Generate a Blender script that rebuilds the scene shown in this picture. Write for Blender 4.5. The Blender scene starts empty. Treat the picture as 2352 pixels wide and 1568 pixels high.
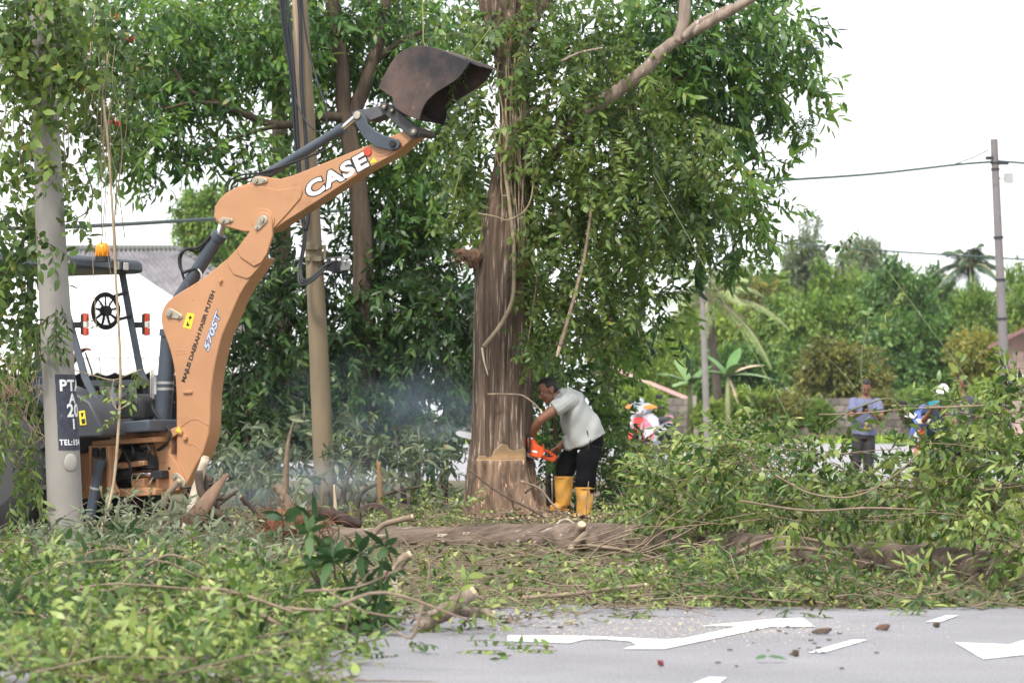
import bpy, bmesh, math, random
import numpy as np
from mathutils import Vector, Matrix
# ------------------------------------------------------------------ camera, sky, sun, exposure
SC = bpy.context.scene
COL = SC.collection
CAMH, HORIZ, FPX = 1.0, 955.0, 2352 * 100 / 36.0      # eye height; traced horizon row; focal length in traced pixels
PITCH = math.atan((HORIZ - 784.0) / FPX)
cam = bpy.data.cameras.new('camera')
cam.lens = 100; cam.sensor_width = 36; cam.clip_end = 2000; cam.clip_start = 0.1
cam.dof.use_dof = True; cam.dof.focus_distance = 20.5; cam.dof.aperture_fstop = 5.0
co = bpy.data.objects.new('camera', cam); COL.objects.link(co)
co.location = (0, 0, CAMH); co.rotation_euler = (math.pi / 2 + PITCH, 0, 0)
SC.camera = co
SUN_AZ, SUN_EL = math.radians(205), math.radians(52)   # compass bearing (from +Y, clockwise) and height
W = bpy.data.worlds.new('World'); SC.world = W; W.use_nodes = True
nt = W.node_tree; nt.nodes.clear()
sky = nt.nodes.new('ShaderNodeTexSky'); sky.sky_type = 'NISHITA'; sky.sun_disc = False
sky.sun_elevation = SUN_EL; sky.sun_rotation = SUN_AZ; sky.air_density = 1.0; sky.dust_density = 2.0; sky.ozone_density = 1.0
hsv = nt.nodes.new('ShaderNodeHueSaturation'); hsv.inputs['Saturation'].default_value = 0.28
bg = nt.nodes.new('ShaderNodeBackground'); bg.inputs['Strength'].default_value = 0.15
wo = nt.nodes.new('ShaderNodeOutputWorld')
cl = nt.nodes.new('ShaderNodeMixRGB'); cl.inputs[0].default_value = 0.82; cl.inputs[2].default_value = (3.7, 3.8, 3.95, 1)   # bright even cloud layer over the clear sky
nt.links.new(sky.outputs[0], hsv.inputs['Color']); nt.links.new(hsv.outputs[0], cl.inputs[1]); nt.links.new(cl.outputs[0], bg.inputs[0]); nt.links.new(bg.outputs[0], wo.inputs[0])
sl = bpy.data.lights.new('sun', 'SUN'); sl.energy = 1.5; sl.angle = math.radians(10); sl.color = (1.0, 0.94, 0.84)
so = bpy.data.objects.new('sun', sl); COL.objects.link(so)
sd = Vector((math.sin(SUN_AZ) * math.cos(SUN_EL), math.cos(SUN_AZ) * math.cos(SUN_EL), math.sin(SUN_EL)))
so.rotation_euler = (-sd).to_track_quat('-Z', 'Y').to_euler(); so.location = (0, 0, 40)
vs = SC.view_settings
SC.display_settings.display_device = 'sRGB'
vs.view_transform = 'Standard'; vs.look = 'None'; vs.gamma = 1; vs.use_curve_mapping = False; vs.exposure = 1.52
SC.cycles.max_bounces = 6; SC.cycles.diffuse_bounces = 3; SC.cycles.transmission_bounces = 4; SC.cycles.transparent_max_bounces = 8
SC.cycles.volume_bounces = 1

random.seed(7)
rng = np.random.default_rng(11)
R = math.radians
CAMP = np.array([0, 0, CAMH])
_c, _s = math.cos(PITCH), math.sin(PITCH)

def ray(u, v):
    x = (u - 1176.0) / FPX; y = -(v - 784.0) / FPX
    return np.array([x, _c - y * _s, _s + y * _c])

def P(u, v, d):
    """world point seen at traced position (u, v) at distance d along +Y"""
    r = ray(u, v); return CAMP + r * (d / r[1])

def G(u, v):
    r = ray(u, v); return CAMP + r * (-CAMH / r[2])

def PX(d):
    return FPX / d

# ------------------------------------------------------------------ materials
def nodes(m):
    m.use_nodes = True; t = m.node_tree; t.nodes.clear(); return t

def mat(name, col, rough=0.6, var=0.12, scale=6.0, bump=0.0, metal=0.0, dirt=None, dirt_amt=0.0, spec=0.4, stretch=(1, 1, 1)):
    m = bpy.data.materials.new(name); t = nodes(m); N, Lk = t.nodes, t.links
    out = N.new('ShaderNodeOutputMaterial'); b = N.new('ShaderNodeBsdfPrincipled')
    tc = N.new('ShaderNodeTexCoord'); mp = N.new('ShaderNodeMapping'); mp.inputs['Scale'].default_value = stretch
    Lk.new(tc.outputs['Object'], mp.inputs[0])
    n = N.new('ShaderNodeTexNoise'); n.inputs['Scale'].default_value = scale; n.inputs['Detail'].default_value = 6
    Lk.new(mp.outputs[0], n.inputs['Vector'])
    r = N.new('ShaderNodeValToRGB'); e = r.color_ramp.elements
    e[0].position = 0.3; e[1].position = 0.7
    e[0].color = [c * (1 - var) for c in col] + [1]; e[1].color = [min(1, c * (1 + var)) for c in col] + [1]
    Lk.new(n.outputs['Fac'], r.inputs[0]); last = r.outputs[0]
    if dirt:
        n2 = N.new('ShaderNodeTexNoise'); n2.inputs['Scale'].default_value = scale * 0.6; n2.inputs['Detail'].default_value = 10; n2.inputs['Roughness'].default_value = 0.7
        Lk.new(mp.outputs[0], n2.inputs['Vector'])
        r2 = N.new('ShaderNodeValToRGB'); r2.color_ramp.elements[0].position = 0.66 - dirt_amt * 0.3; r2.color_ramp.elements[1].position = 0.78 - dirt_amt * 0.2
        Lk.new(n2.outputs['Fac'], r2.inputs[0])
        mx = N.new('ShaderNodeMixRGB'); mx.inputs[2].default_value = (*dirt, 1)
        Lk.new(r2.outputs[0], mx.inputs[0]); Lk.new(last, mx.inputs[1]); last = mx.outputs[0]
    Lk.new(last, b.inputs['Base Color'])
    b.inputs['Roughness'].default_value = rough; b.inputs['Metallic'].default_value = metal
    b.inputs['Specular IOR Level'].default_value = spec
    if bump:
        bp = N.new('ShaderNodeBump'); bp.inputs['Strength'].default_value = bump; bp.inputs['Distance'].default_value = 0.02
        Lk.new(n.outputs['Fac'], bp.inputs['Height']); Lk.new(bp.outputs[0], b.inputs['Normal'])
    Lk.new(b.outputs[0], out.inputs[0])
    return m

def bark_mat(name, dark, mid, light, zs=0.12, scale=14, light_amt=0.62, bump=0.8):
    """vertical fibres: noise stretched along the trunk, pale lichen streaks on top"""
    m = bpy.data.materials.new(name); t = nodes(m); N, Lk = t.nodes, t.links
    out = N.new('ShaderNodeOutputMaterial'); b = N.new('ShaderNodeBsdfPrincipled'); tc = N.new('ShaderNodeTexCoord')
    mp = N.new('ShaderNodeMapping'); mp.inputs['Scale'].default_value = (1, 1, zs); Lk.new(tc.outputs['Object'], mp.inputs[0])
    n = N.new('ShaderNodeTexNoise'); n.inputs['Scale'].default_value = scale; n.inputs['Detail'].default_value = 8; n.inputs['Roughness'].default_value = 0.65
    Lk.new(mp.outputs[0], n.inputs['Vector'])
    r = N.new('ShaderNodeValToRGB'); e = r.color_ramp.elements
    e[0].position = 0.32; e[0].color = (*dark, 1); e[1].position = 0.68; e[1].color = (*mid, 1); Lk.new(n.outputs['Fac'], r.inputs[0])
    n2 = N.new('ShaderNodeTexNoise'); n2.inputs['Scale'].default_value = scale * 2.2; n2.inputs['Detail'].default_value = 5
    mp2 = N.new('ShaderNodeMapping'); mp2.inputs['Scale'].default_value = (1, 1, zs * 0.9); mp2.inputs['Location'].default_value = (3, 1, 2)
    Lk.new(tc.outputs['Object'], mp2.inputs[0]); Lk.new(mp2.outputs[0], n2.inputs['Vector'])
    r2 = N.new('ShaderNodeValToRGB'); r2.color_ramp.elements[0].position = light_amt; r2.color_ramp.elements[1].position = light_amt + 0.08
    Lk.new(n2.outputs['Fac'], r2.inputs[0])
    mx = N.new('ShaderNodeMixRGB'); mx.inputs[2].default_value = (*light, 1)
    Lk.new(r2.outputs[0], mx.inputs[0]); Lk.new(r.outputs[0], mx.inputs[1]); Lk.new(mx.outputs[0], b.inputs['Base Color'])
    b.inputs['Roughness'].default_value = 0.85; b.inputs['Specular IOR Level'].default_value = 0.2
    bp = N.new('ShaderNodeBump'); bp.inputs['Strength'].default_value = bump; bp.inputs['Distance'].default_value = 0.03
    Lk.new(n.outputs['Fac'], bp.inputs['Height']); Lk.new(bp.outputs[0], b.inputs['Normal']); Lk.new(b.outputs[0], out.inputs[0])
    return m

def leaf_mat(name, dark, mid, light, yellow, twig=(0.10, 0.075, 0.05), trans=0.3, rough=0.42, ypos=0.97):
    m = bpy.data.materials.new(name); t = nodes(m); N, Lk = t.nodes, t.links
    out = N.new('ShaderNodeOutputMaterial'); b = N.new('ShaderNodeBsdfPrincipled'); a = N.new('ShaderNodeAttribute'); a.attribute_name = 'tone'
    r = N.new('ShaderNodeValToRGB'); cr = r.color_ramp
    cr.elements[0].position = 0.0; cr.elements[0].color = (*twig, 1)
    cr.elements[1].position = 0.05; cr.elements[1].color = (*twig, 1)
    for p, c in ((0.07, dark), (0.45, mid), (0.88, light), (ypos, light), (ypos + 0.02, yellow)):
        el = cr.elements.new(p); el.color = (*c, 1)
    Lk.new(a.outputs['Fac'], r.inputs[0]); Lk.new(r.outputs[0], b.inputs['Base Color'])
    b.inputs['Roughness'].default_value = rough; b.inputs['Specular IOR Level'].default_value = 0.45
    tr = N.new('ShaderNodeBsdfTranslucent'); hs = N.new('ShaderNodeHueSaturation'); hs.inputs['Value'].default_value = 1.8; hs.inputs['Hue'].default_value = 0.485
    Lk.new(r.outputs[0], hs.inputs['Color']); Lk.new(hs.outputs[0], tr.inputs[0])
    mx = N.new('ShaderNodeMixShader'); mx.inputs[0].default_value = trans
    Lk.new(b.outputs[0], mx.inputs[1]); Lk.new(tr.outputs[0], mx.inputs[2]); Lk.new(mx.outputs[0], out.inputs[0])
    return m

# ------------------------------------------------------------------ object helpers
def tag(o, label=None, cat=None, group=None, kind=None):
    if label: o['label'] = label
    if cat: o['category'] = cat
    if group: o['group'] = group
    if kind: o['kind'] = kind
    return o

def thing(name, label, cat, loc=(0, 0, 0), group=None):
    o = bpy.data.objects.new(name, None); COL.objects.link(o); o.location = Vector([float(c) for c in loc]); o.empty_display_size = 0.2
    return tag(o, label, cat, group)

def link(name, me, parent=None, mats=None, loc=None):
    o = bpy.data.objects.new(name, me); COL.objects.link(o)
    if mats is not None:
        for m in (mats if isinstance(mats, (list, tuple)) else [mats]): me.materials.append(m)
    if parent is not None:
        o.parent = parent
        o.matrix_parent_inverse = (Matrix.Translation(parent.location) if parent.parent is None else Matrix.Identity(4)).inverted()
    elif loc is None and len(me.vertices):
        a = np.empty(len(me.vertices) * 3, np.float32); me.vertices.foreach_get('co', a); a = a.reshape(-1, 3)
        c = Vector((float(a[:, 0].mean()), float(a[:, 1].mean()), float(a[:, 2].min())))
        me.transform(Matrix.Translation(-c)); o.location = c
    return o

def nrm(v):
    v = np.asarray(v, float); n = np.linalg.norm(v); return v / n if n > 1e-9 else v

class MB:
    """collects pieces and links them as one mesh"""
    def __init__(s): s.v = []; s.f = []; s.mi = []
    def add(s, V, F, mi=0):
        o = len(s.v); s.v.extend([tuple(map(float, p)) for p in V]); s.f.extend([tuple(i + o for i in f) for f in F]); s.mi.extend([mi] * len(F)); return s
    def box(s, c, size, ax=None, mi=0):
        c = np.asarray(c, float); ax = np.eye(3) if ax is None else np.asarray(ax, float)
        V = [c + ax[0] * size[0] / 2 * a + ax[1] * size[1] / 2 * b + ax[2] * size[2] / 2 * d for a in (-1, 1) for b in (-1, 1) for d in (-1, 1)]
        return s.add(V, [(0, 1, 3, 2), (4, 6, 7, 5), (0, 4, 5, 1), (2, 3, 7, 6), (0, 2, 6, 4), (1, 5, 7, 3)], mi)
    def tube(s, pts, rad, n=8, caps=True, mi=0, side=None, rad2=None, jit=0.0):
        pts = [np.asarray(p, float) for p in pts]; k = len(pts)
        rad = [rad] * k if np.isscalar(rad) else list(rad); rad2 = rad if rad2 is None else ([rad2] * k if np.isscalar(rad2) else list(rad2))
        V = []; F = []; pa = None
        for i in range(k):
            tg = nrm(pts[min(i + 1, k - 1)] - pts[max(i - 1, 0)])
            if side is not None: a = np.asarray(side, float)
            else:
                a = pa if pa is not None else (np.array([1.0, 0, 0]) if abs(tg[0]) < 0.8 else np.array([0, 1.0, 0]))
            a = nrm(a - tg * np.dot(a, tg)); b = np.cross(tg, a); pa = a
            for j in range(n):
                th = 2 * math.pi * j / n; q = 1 + (random.uniform(-jit, jit) if jit else 0)
                V.append(pts[i] + (a * math.cos(th) * rad[i] + b * math.sin(th) * rad2[i]) * q)
        for i in range(k - 1):
            for j in range(n):
                F.append((i * n + j, i * n + (j + 1) % n, (i + 1) * n + (j + 1) % n, (i + 1) * n + j))
        if caps:
            F.append(tuple(range(n - 1, -1, -1))); F.append(tuple(range((k - 1) * n, k * n)))
        return s.add(V, F, mi)
    def ball(s, c, r, ax=None, n=12, m=8, mi=0):
        ax = np.eye(3) if ax is None else np.asarray(ax, float); r = (r, r, r) if np.isscalar(r) else r
        V = [np.asarray(c) + ax[2] * r[2]]; F = []
        for i in range(1, m):
            ph = math.pi * i / m
            for j in range(n):
                th = 2 * math.pi * j / n
                V.append(np.asarray(c) + ax[0] * r[0] * math.sin(ph) * math.cos(th) + ax[1] * r[1] * math.sin(ph) * math.sin(th) + ax[2] * r[2] * math.cos(ph))
        V.append(np.asarray(c) - ax[2] * r[2]); e = len(V) - 1
        for j in range(n): F.append((0, 1 + j, 1 + (j + 1) % n))
        for i in range(m - 2):
            for j in range(n): F.append((1 + i * n + j, 1 + (i + 1) * n + j, 1 + (i + 1) * n + (j + 1) % n, 1 + i * n + (j + 1) % n))
        for j in range(n): F.append((1 + (m - 2) * n + j, e, 1 + (m - 2) * n + (j + 1) % n))
        return s.add(V, F, mi)
    def prism(s, lo, hi, mi=0):
        """two matching outlines (world points) joined into a slab"""
        n = len(lo); F = [tuple(range(n)), tuple(range(2 * n - 1, n - 1, -1))]
        for i in range(n): F.append((i, n + i, n + (i + 1) % n, (i + 1) % n))
        return s.add(list(lo) + list(hi), F, mi)
    def mesh(s, name, smooth=False, fix=False):
        me = bpy.data.meshes.new(name); me.from_pydata(s.v, [], s.f); me.polygons.foreach_set('material_index', s.mi)
        if fix:
            bm = bmesh.new(); bm.from_mesh(me); bmesh.ops.recalc_face_normals(bm, faces=bm.faces); bm.to_mesh(me); bm.free()
        if smooth: me.polygons.foreach_set('use_smooth', [True] * len(me.polygons))
        me.update(); return me
    def build(s, name, mats, parent=None, smooth=False, bevel=0.0, fix=True, auto=False):
        o = link(name, s.mesh(name, smooth or auto, fix), parent, mats)
        if auto:
            try: o.data.set_sharp_from_angle(angle=R(40))
            except Exception: pass
        if bevel:
            b = o.modifiers.new('bevel', 'BEVEL'); b.width = bevel; b.segments = 2; b.limit_method = 'ANGLE'; b.angle_limit = R(35)
        return o

def npmesh(name, V, T, tone=None, smooth=False):
    """triangle mesh straight from arrays"""
    me = bpy.data.meshes.new(name); nv, nf = len(V), len(T)
    me.vertices.add(nv); me.vertices.foreach_set('co', np.ascontiguousarray(V, np.float32).ravel())
    me.loops.add(nf * 3); me.loops.foreach_set('vertex_index', np.ascontiguousarray(T, np.int32).ravel())
    me.polygons.add(nf); me.polygons.foreach_set('loop_start', np.arange(0, nf * 3, 3, dtype=np.int32))
    try: me.polygons.foreach_set('loop_total', np.full(nf, 3, np.int32))
    except Exception: pass
    if smooth: me.polygons.foreach_set('use_smooth', np.ones(nf, bool))
    me.update(calc_edges=True)
    if tone is not None:
        at = me.attributes.new('tone', 'FLOAT', 'POINT'); at.data.foreach_set('value', np.ascontiguousarray(tone, np.float32))
    return me

# ------------------------------------------------------------------ foliage: sprigs of folded leaves, instanced into one array
def leaf_arr(base, d, up, L, Wd, bend, tone):
    d = nrm(d); up = nrm(up - d * np.dot(up, d)); sd_ = np.cross(d, up)
    f = lambda t: base + d * L * t - up * bend * L * t * t
    V = np.array([f(0), f(.32) + sd_ * Wd * .5, f(.32) - sd_ * Wd * .5, f(.7) + sd_ * Wd * .4, f(.7) - sd_ * Wd * .4, f(1.0)])
    return V, np.array([(0, 2, 1), (1, 2, 4), (1, 4, 3), (3, 4, 5)]), np.full(6, tone)

def make_sprig(nl, T, L, Wd, spread=55, droop=0.25, bend=0.25, rosette=False, twig=0.0035, curve=0.15, pair=False):
    Vs, Fs, Ts = [], [], []; o = 0
    axis = lambda t: np.array([T * t, 0, -curve * T * t * t])
    # twig
    ring = []
    for t in (0, .5, 1.0):
        for k in range(3):
            a = 2 * math.pi * k / 3; ring.append(axis(t) + np.array([0, math.cos(a), math.sin(a)]) * twig * (1.2 - t * .8))
    F = []
    for i in range(2):
        for k in range(3):
            a, b, c, d = i * 3 + k, i * 3 + (k + 1) % 3, i * 3 + 3 + (k + 1) % 3, i * 3 + 3 + k; F += [(a, b, c), (a, c, d)]
    Vs.append(np.array(ring)); Fs.append(np.array(F)); Ts.append(np.full(9, 0.02)); o = 9
    for i in range(nl):
        if rosette: t = 0.75 + 0.25 * i / nl; az = i * 2.4
        elif pair: t = 0.15 + 0.85 * (i // 2) / max(1, nl / 2 - 1); az = (math.pi * .5 if i % 2 else -math.pi * .5) + random.uniform(-.35, .35)
        else: t = 0.1 + 0.9 * i / max(1, nl - 1); az = i * 2.4 + random.uniform(-.4, .4)
        t = min(t, 1.0); sp = R(spread + random.uniform(-18, 18)) * (0.55 if (t > .95 and not rosette) else 1)
        rad = np.array([0, math.cos(az + math.pi / 2), math.sin(az + math.pi / 2)])
        d = np.array([1.0, 0, 0]) * math.cos(sp) + rad * math.sin(sp); d[2] -= droop * random.uniform(.4, 1.5)
        up = np.array([random.uniform(-.4, .4), random.uniform(-.4, .4), 1.0])
        V, F, tn = leaf_arr(axis(t), d, up, L * random.uniform(.5, 1.3), Wd * random.uniform(.65, 1.3), bend * random.uniform(.2, 1.8), random.uniform(-.25, .25))
        Vs.append(V); Fs.append(F + o); Ts.append(tn); o += 6
    return np.concatenate(Vs), np.concatenate(Fs), np.concatenate(Ts)

def foliage_arrays(sprigs, pos, dirs, scale, tone0, roll=0.7):
    n = len(pos); pos = np.asarray(pos, float); x = np.asarray(dirs, float); x = x / (np.linalg.norm(x, axis=1, keepdims=True) + 1e-9)
    up = np.tile([0, 0, 1.0], (n, 1)) + rng.normal(0, roll, (n, 3)) * 0.5
    y = np.cross(up, x); y /= (np.linalg.norm(y, axis=1, keepdims=True) + 1e-9); z = np.cross(x, y)
    M = np.stack([x, y, z], axis=2) * np.asarray(scale).reshape(-1, 1, 1)
    which = rng.integers(0, len(sprigs), n); Vo, To, Ao = [], [], []; off = 0
    for k, (V, F, tn) in enumerate(sprigs):
        idx = np.nonzero(which == k)[0]
        if not len(idx): continue
        W_ = np.einsum('nij,vj->nvi', M[idx], V) + pos[idx][:, None, :]
        tt = np.where(tn[None, :] == 0.02, 0.02, np.where(rng.random((len(idx), len(tn) // 3 + 1)).repeat(3, 1)[:, :len(tn)] < .012, 1.0, np.clip(tone0[idx][:, None] + tn[None, :], 0.08, .95)))
        Vo.append(W_.reshape(-1, 3)); Ao.append(tt.ravel())
        To.append((F[None] + (np.arange(len(idx)) * len(V))[:, None, None]).reshape(-1, 3) + off); off += len(idx) * len(V)
    return np.concatenate(Vo), np.concatenate(To), np.concatenate(Ao)

TRIS = [0]
def foliage(name, m, sprigs, pos, dirs, parent=None, smin=.8, smax=1.25, roll=0.7, tone=(0.45, 0.2), kind='stuff'):
    n = len(pos); t0 = rng.normal(tone[0], tone[1], n)
    # light and dark clumps: tone also drifts slowly through space
    pos = np.asarray(pos); t0 = t0 + tone_patch(pos, .8, .17)
    V, T, A = foliage_arrays(sprigs, pos, dirs, rng.uniform(smin, smax, n), t0, roll)
    TRIS[0] += len(T)
    o = link(name, npmesh(name, V, T, A), parent, m)
    if kind: o['kind'] = kind
    return o

def clump_points(clumps, dens, out=0.75, down=0.35, seed=None):
    """clumps: (u, v, d, ru, rv, rd[, weight]) with ru, rv in traced pixels at distance d and rd in metres; dens = sprigs per square metre of front"""
    ps, ds = [], []
    for c in clumps:
        u, v, d, ru, rv, rd = c[:6]; w = c[6] if len(c) > 6 else 1.0
        ctr = P(u, v, d); r = np.array([ru / PX(d), rd, rv / PX(d)]); n = max(4, int(dens * w * math.pi * r[0] * r[2]))
        q = rng.normal(0, 1, (n, 3)); q /= np.linalg.norm(q, axis=1, keepdims=True)
        rad = np.where(rng.random(n) < .6, rng.uniform(.72, 1.04, n), rng.random(n) ** (1 / 3))
        ps.append(ctr + q * rad[:, None] * r)
        dd = q * out + rng.normal(0, .55, (n, 3)); dd[:, 2] -= down; ds.append(dd)
    return np.concatenate(ps), np.concatenate(ds)

def tone_patch(pos, s=1.0, amp=0.2):
    return amp * (np.sin(pos[:, 0] * 2.1 * s + 1.3) * np.sin(pos[:, 2] * 2.7 * s + pos[:, 1]) + 0.5 * np.sin(pos[:, 0] * 5.3 * s + pos[:, 2] * 4.1 * s))

def bez(pts, n=6):
    """smooth polyline through points (Catmull-Rom)"""
    p = [np.asarray(q, float) for q in pts]
    if len(p) < 3: return [p[0] + (p[-1] - p[0]) * t for t in np.linspace(0, 1, n)]
    p = [2 * p[0] - p[1]] + p + [2 * p[-1] - p[-2]]; out = []
    for i in range(1, len(p) - 2):
        for t in np.linspace(0, 1, n, endpoint=False):
            out.append(0.5 * (2 * p[i] + (p[i + 1] - p[i - 1]) * t + (2 * p[i - 1] - 5 * p[i] + 4 * p[i + 1] - p[i + 2]) * t * t + (3 * p[i] - p[i - 1] - 3 * p[i + 1] + p[i + 2]) * t ** 3))
    out.append(p[-2]); return out

def text_mesh(s, size, origin, ex, ey, lift, nrm_, offset=0.0, xs=1.0, extrude=0.001, shear=0.0, space=1.0):
    cu = bpy.data.curves.new('text', 'FONT'); cu.body = s; cu.size = size; cu.extrude = extrude; cu.offset = offset; cu.shear = shear; cu.space_character = space
    cu.resolution_u = 4
    ob = bpy.data.objects.new('text', cu); COL.objects.link(ob); bpy.context.view_layer.update()
    me = bpy.data.meshes.new_from_object(ob.evaluated_get(bpy.context.evaluated_depsgraph_get()))
    bpy.data.objects.remove(ob); bpy.data.curves.remove(cu)
    ex, ey, nn = nrm(ex), nrm(ey), nrm(nrm_); o = np.asarray(origin, float) + nn * lift
    Mx = Matrix([[ex[0] * xs, ey[0], nn[0], o[0]], [ex[1] * xs, ey[1], nn[1], o[1]], [ex[2] * xs, ey[2], nn[2], o[2]], [0, 0, 0, 1]])
    me.transform(Mx); return me

def fuse(mb, voxel, smooth=4):
    """melts overlapping closed pieces into one continuous skin"""
    me = mb.mesh('fuse', fix=False); ob = bpy.data.objects.new('fuse', me); COL.objects.link(ob)
    r = ob.modifiers.new('r', 'REMESH'); r.mode = 'VOXEL'; r.voxel_size = voxel
    s = ob.modifiers.new('s', 'SMOOTH'); s.factor = 0.5; s.iterations = smooth
    bpy.context.view_layer.update()
    out = bpy.data.meshes.new_from_object(ob.evaluated_get(bpy.context.evaluated_depsgraph_get()))
    bpy.data.objects.remove(ob); bpy.data.meshes.remove(me)
    out.polygons.foreach_set('use_smooth', [True] * len(out.polygons)); return out
# ------------------------------------------------------------------ leaf materials and sprigs
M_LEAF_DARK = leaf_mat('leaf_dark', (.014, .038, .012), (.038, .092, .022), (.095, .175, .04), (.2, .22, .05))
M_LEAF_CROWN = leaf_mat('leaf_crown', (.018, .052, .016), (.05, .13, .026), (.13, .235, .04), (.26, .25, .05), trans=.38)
M_LEAF_VINE = leaf_mat('leaf_vine', (.028, .062, .014), (.08, .15, .026), (.17, .24, .05), (.3, .25, .05), twig=(.16, .12, .07), trans=.36)
M_LEAF_CUT = leaf_mat('leaf_cut', (.032, .078, .016), (.11, .185, .036), (.26, .325, .088), (.45, .4, .11), twig=(.17, .12, .08), trans=.25)
M_LEAF_GREY = leaf_mat('leaf_wilted', (.06, .085, .05), (.145, .185, .105), (.26, .30, .18), (.3, .26, .12), twig=(.17, .13, .1))
M_LEAF_BIG = leaf_mat('leaf_big', (.025, .06, .022), (.05, .105, .035), (.1, .165, .06), (.2, .24, .06), trans=.2)
M_FAR_DARK = leaf_mat('far_leaf_dark', (.03, .08, .02), (.075, .175, .035), (.15, .26, .05), (.2, .22, .05))
M_FAR_MID = leaf_mat('far_leaf_mid', (.05, .11, .018), (.13, .235, .035), (.23, .33, .06), (.3, .28, .07))
M_FAR_YEL = leaf_mat('far_leaf_yellow', (.09, .125, .02), (.21, .23, .04), (.34, .31, .06), (.45, .33, .06), ypos=.9)
M_FAR_OLIVE = leaf_mat('far_leaf_olive', (.06, .085, .018), (.15, .165, .032), (.25, .24, .05), (.3, .24, .06))
M_FAR_BRIGHT = leaf_mat('far_leaf_bright', (.09, .17, .02), (.2, .31, .04), (.32, .42, .07), (.36, .36, .08))
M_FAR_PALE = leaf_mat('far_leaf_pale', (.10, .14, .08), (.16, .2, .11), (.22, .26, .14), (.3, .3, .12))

SP_ACACIA = [make_sprig(random.randint(9, 13), .36, .13, .04, spread=48, droop=.35, bend=.3) for _ in range(7)]
SP_VINE = [make_sprig(random.randint(11, 15), .36, .078, .034, spread=62, droop=.45, bend=.35, pair=i % 2 == 0) for i in range(7)]
SP_CUT = [make_sprig(random.randint(10, 15), .34, .085, .034, spread=60, droop=.25, bend=.5, pair=i % 2 == 0, twig=.0045) for i in range(8)]
SP_CUTL = [make_sprig(random.randint(9, 13), .34, .125, .03, spread=45, droop=.25, bend=.35, twig=.0045) for i in range(6)]
SP_BIG = [make_sprig(random.randint(7, 9), .2, .17, .055, spread=70, droop=.3, bend=.35, rosette=True, twig=.006) for _ in range(5)]
SP_OVAL = [make_sprig(random.randint(7, 10), .32, .085, .05, spread=65, droop=.5, bend=.3, twig=.003) for _ in range(6)]
SP_FAR = [make_sprig(9, .55, .24, .11, spread=60, droop=.35, bend=.35, twig=.012) for _ in range(5)]

# ------------------------------------------------------------------ ground, roads
def gz(x, y):
    z = 0.07 * math.exp(-((x - .3) ** 2 / 2.2 + (y - 27.2) ** 2 / 3)) - 0.14 * math.exp(-((x + 4.4) ** 2 / 3.5 + (y - 26) ** 2 / 5))
    k = max(0, min(1, (y - 16) / 2)) * max(0, min(1, (42 - y) / 3))
    return k * (z + 0.02 * math.sin(x * 3.1 + y * 1.7) * math.sin(y * 2.3) + .012 * math.sin(x * 7.7 - y * 5))

def soil_mat():
    m = bpy.data.materials.new('soil'); t = nodes(m); N, Lk = t.nodes, t.links
    out = N.new('ShaderNodeOutputMaterial'); b = N.new('ShaderNodeBsdfPrincipled'); tc = N.new('ShaderNodeTexCoord')
    n = N.new('ShaderNodeTexNoise'); n.inputs['Scale'].default_value = 1.2; n.inputs['Detail'].default_value = 9
    n2 = N.new('ShaderNodeTexNoise'); n2.inputs['Scale'].default_value = 22; n2.inputs['Detail'].default_value = 8
    Lk.new(tc.outputs['Object'], n.inputs['Vector']); Lk.new(tc.outputs['Object'], n2.inputs['Vector'])
    r = N.new('ShaderNodeValToRGB'); e = r.color_ramp.elements; e[0].position = .42; e[0].color = (.13, .095, .065, 1); e[1].position = .6; e[1].color = (.075, .10, .035, 1)
    Lk.new(n.outputs['Fac'], r.inputs[0])
    r2 = N.new('ShaderNodeValToRGB'); e = r2.color_ramp.elements; e[0].position = .3; e[0].color = (.55, .5, .45, 1); e[1].position = .7; e[1].color = (1.4, 1.3, 1.2, 1)
    Lk.new(n2.outputs['Fac'], r2.inputs[0])
    mx = N.new('ShaderNodeMixRGB'); mx.blend_type = 'MULTIPLY'; mx.inputs[0].default_value = 1
    Lk.new(r.outputs[0], mx.inputs[1]); Lk.new(r2.outputs[0], mx.inputs[2]); Lk.new(mx.outputs[0], b.inputs['Base Color']); b.inputs['Roughness'].default_value = .95
    bp = N.new('ShaderNodeBump'); bp.inputs['Strength'].default_value = .7; bp.inputs['Distance'].default_value = .04; Lk.new(n2.outputs['Fac'], bp.inputs['Height'])
    Lk.new(bp.outputs[0], b.inputs['Normal']); Lk.new(b.outputs[0], out.inputs[0]); return m

xs = np.concatenate([[-700, -300, -120, -60, -30, -18], np.arange(-12, 12.01, .25), [18, 30, 60, 120, 300, 700]])
ys = np.concatenate([[-60, -20, 0, 6], np.arange(10, 46.01, .25), [50, 60, 80, 100, 115, 150, 220, 400, 800, 1500]])
mb = MB(); nx = len(xs)
V = [(x, y, gz(x, y)) for y in ys for x in xs]
mb.add(V, [(j * nx + i, j * nx + i + 1, (j + 1) * nx + i + 1, (j + 1) * nx + i) for j in range(len(ys) - 1) for i in range(nx - 1)])
tag(mb.build('ground', soil_mat(), smooth=True, fix=False), kind='structure')

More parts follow.
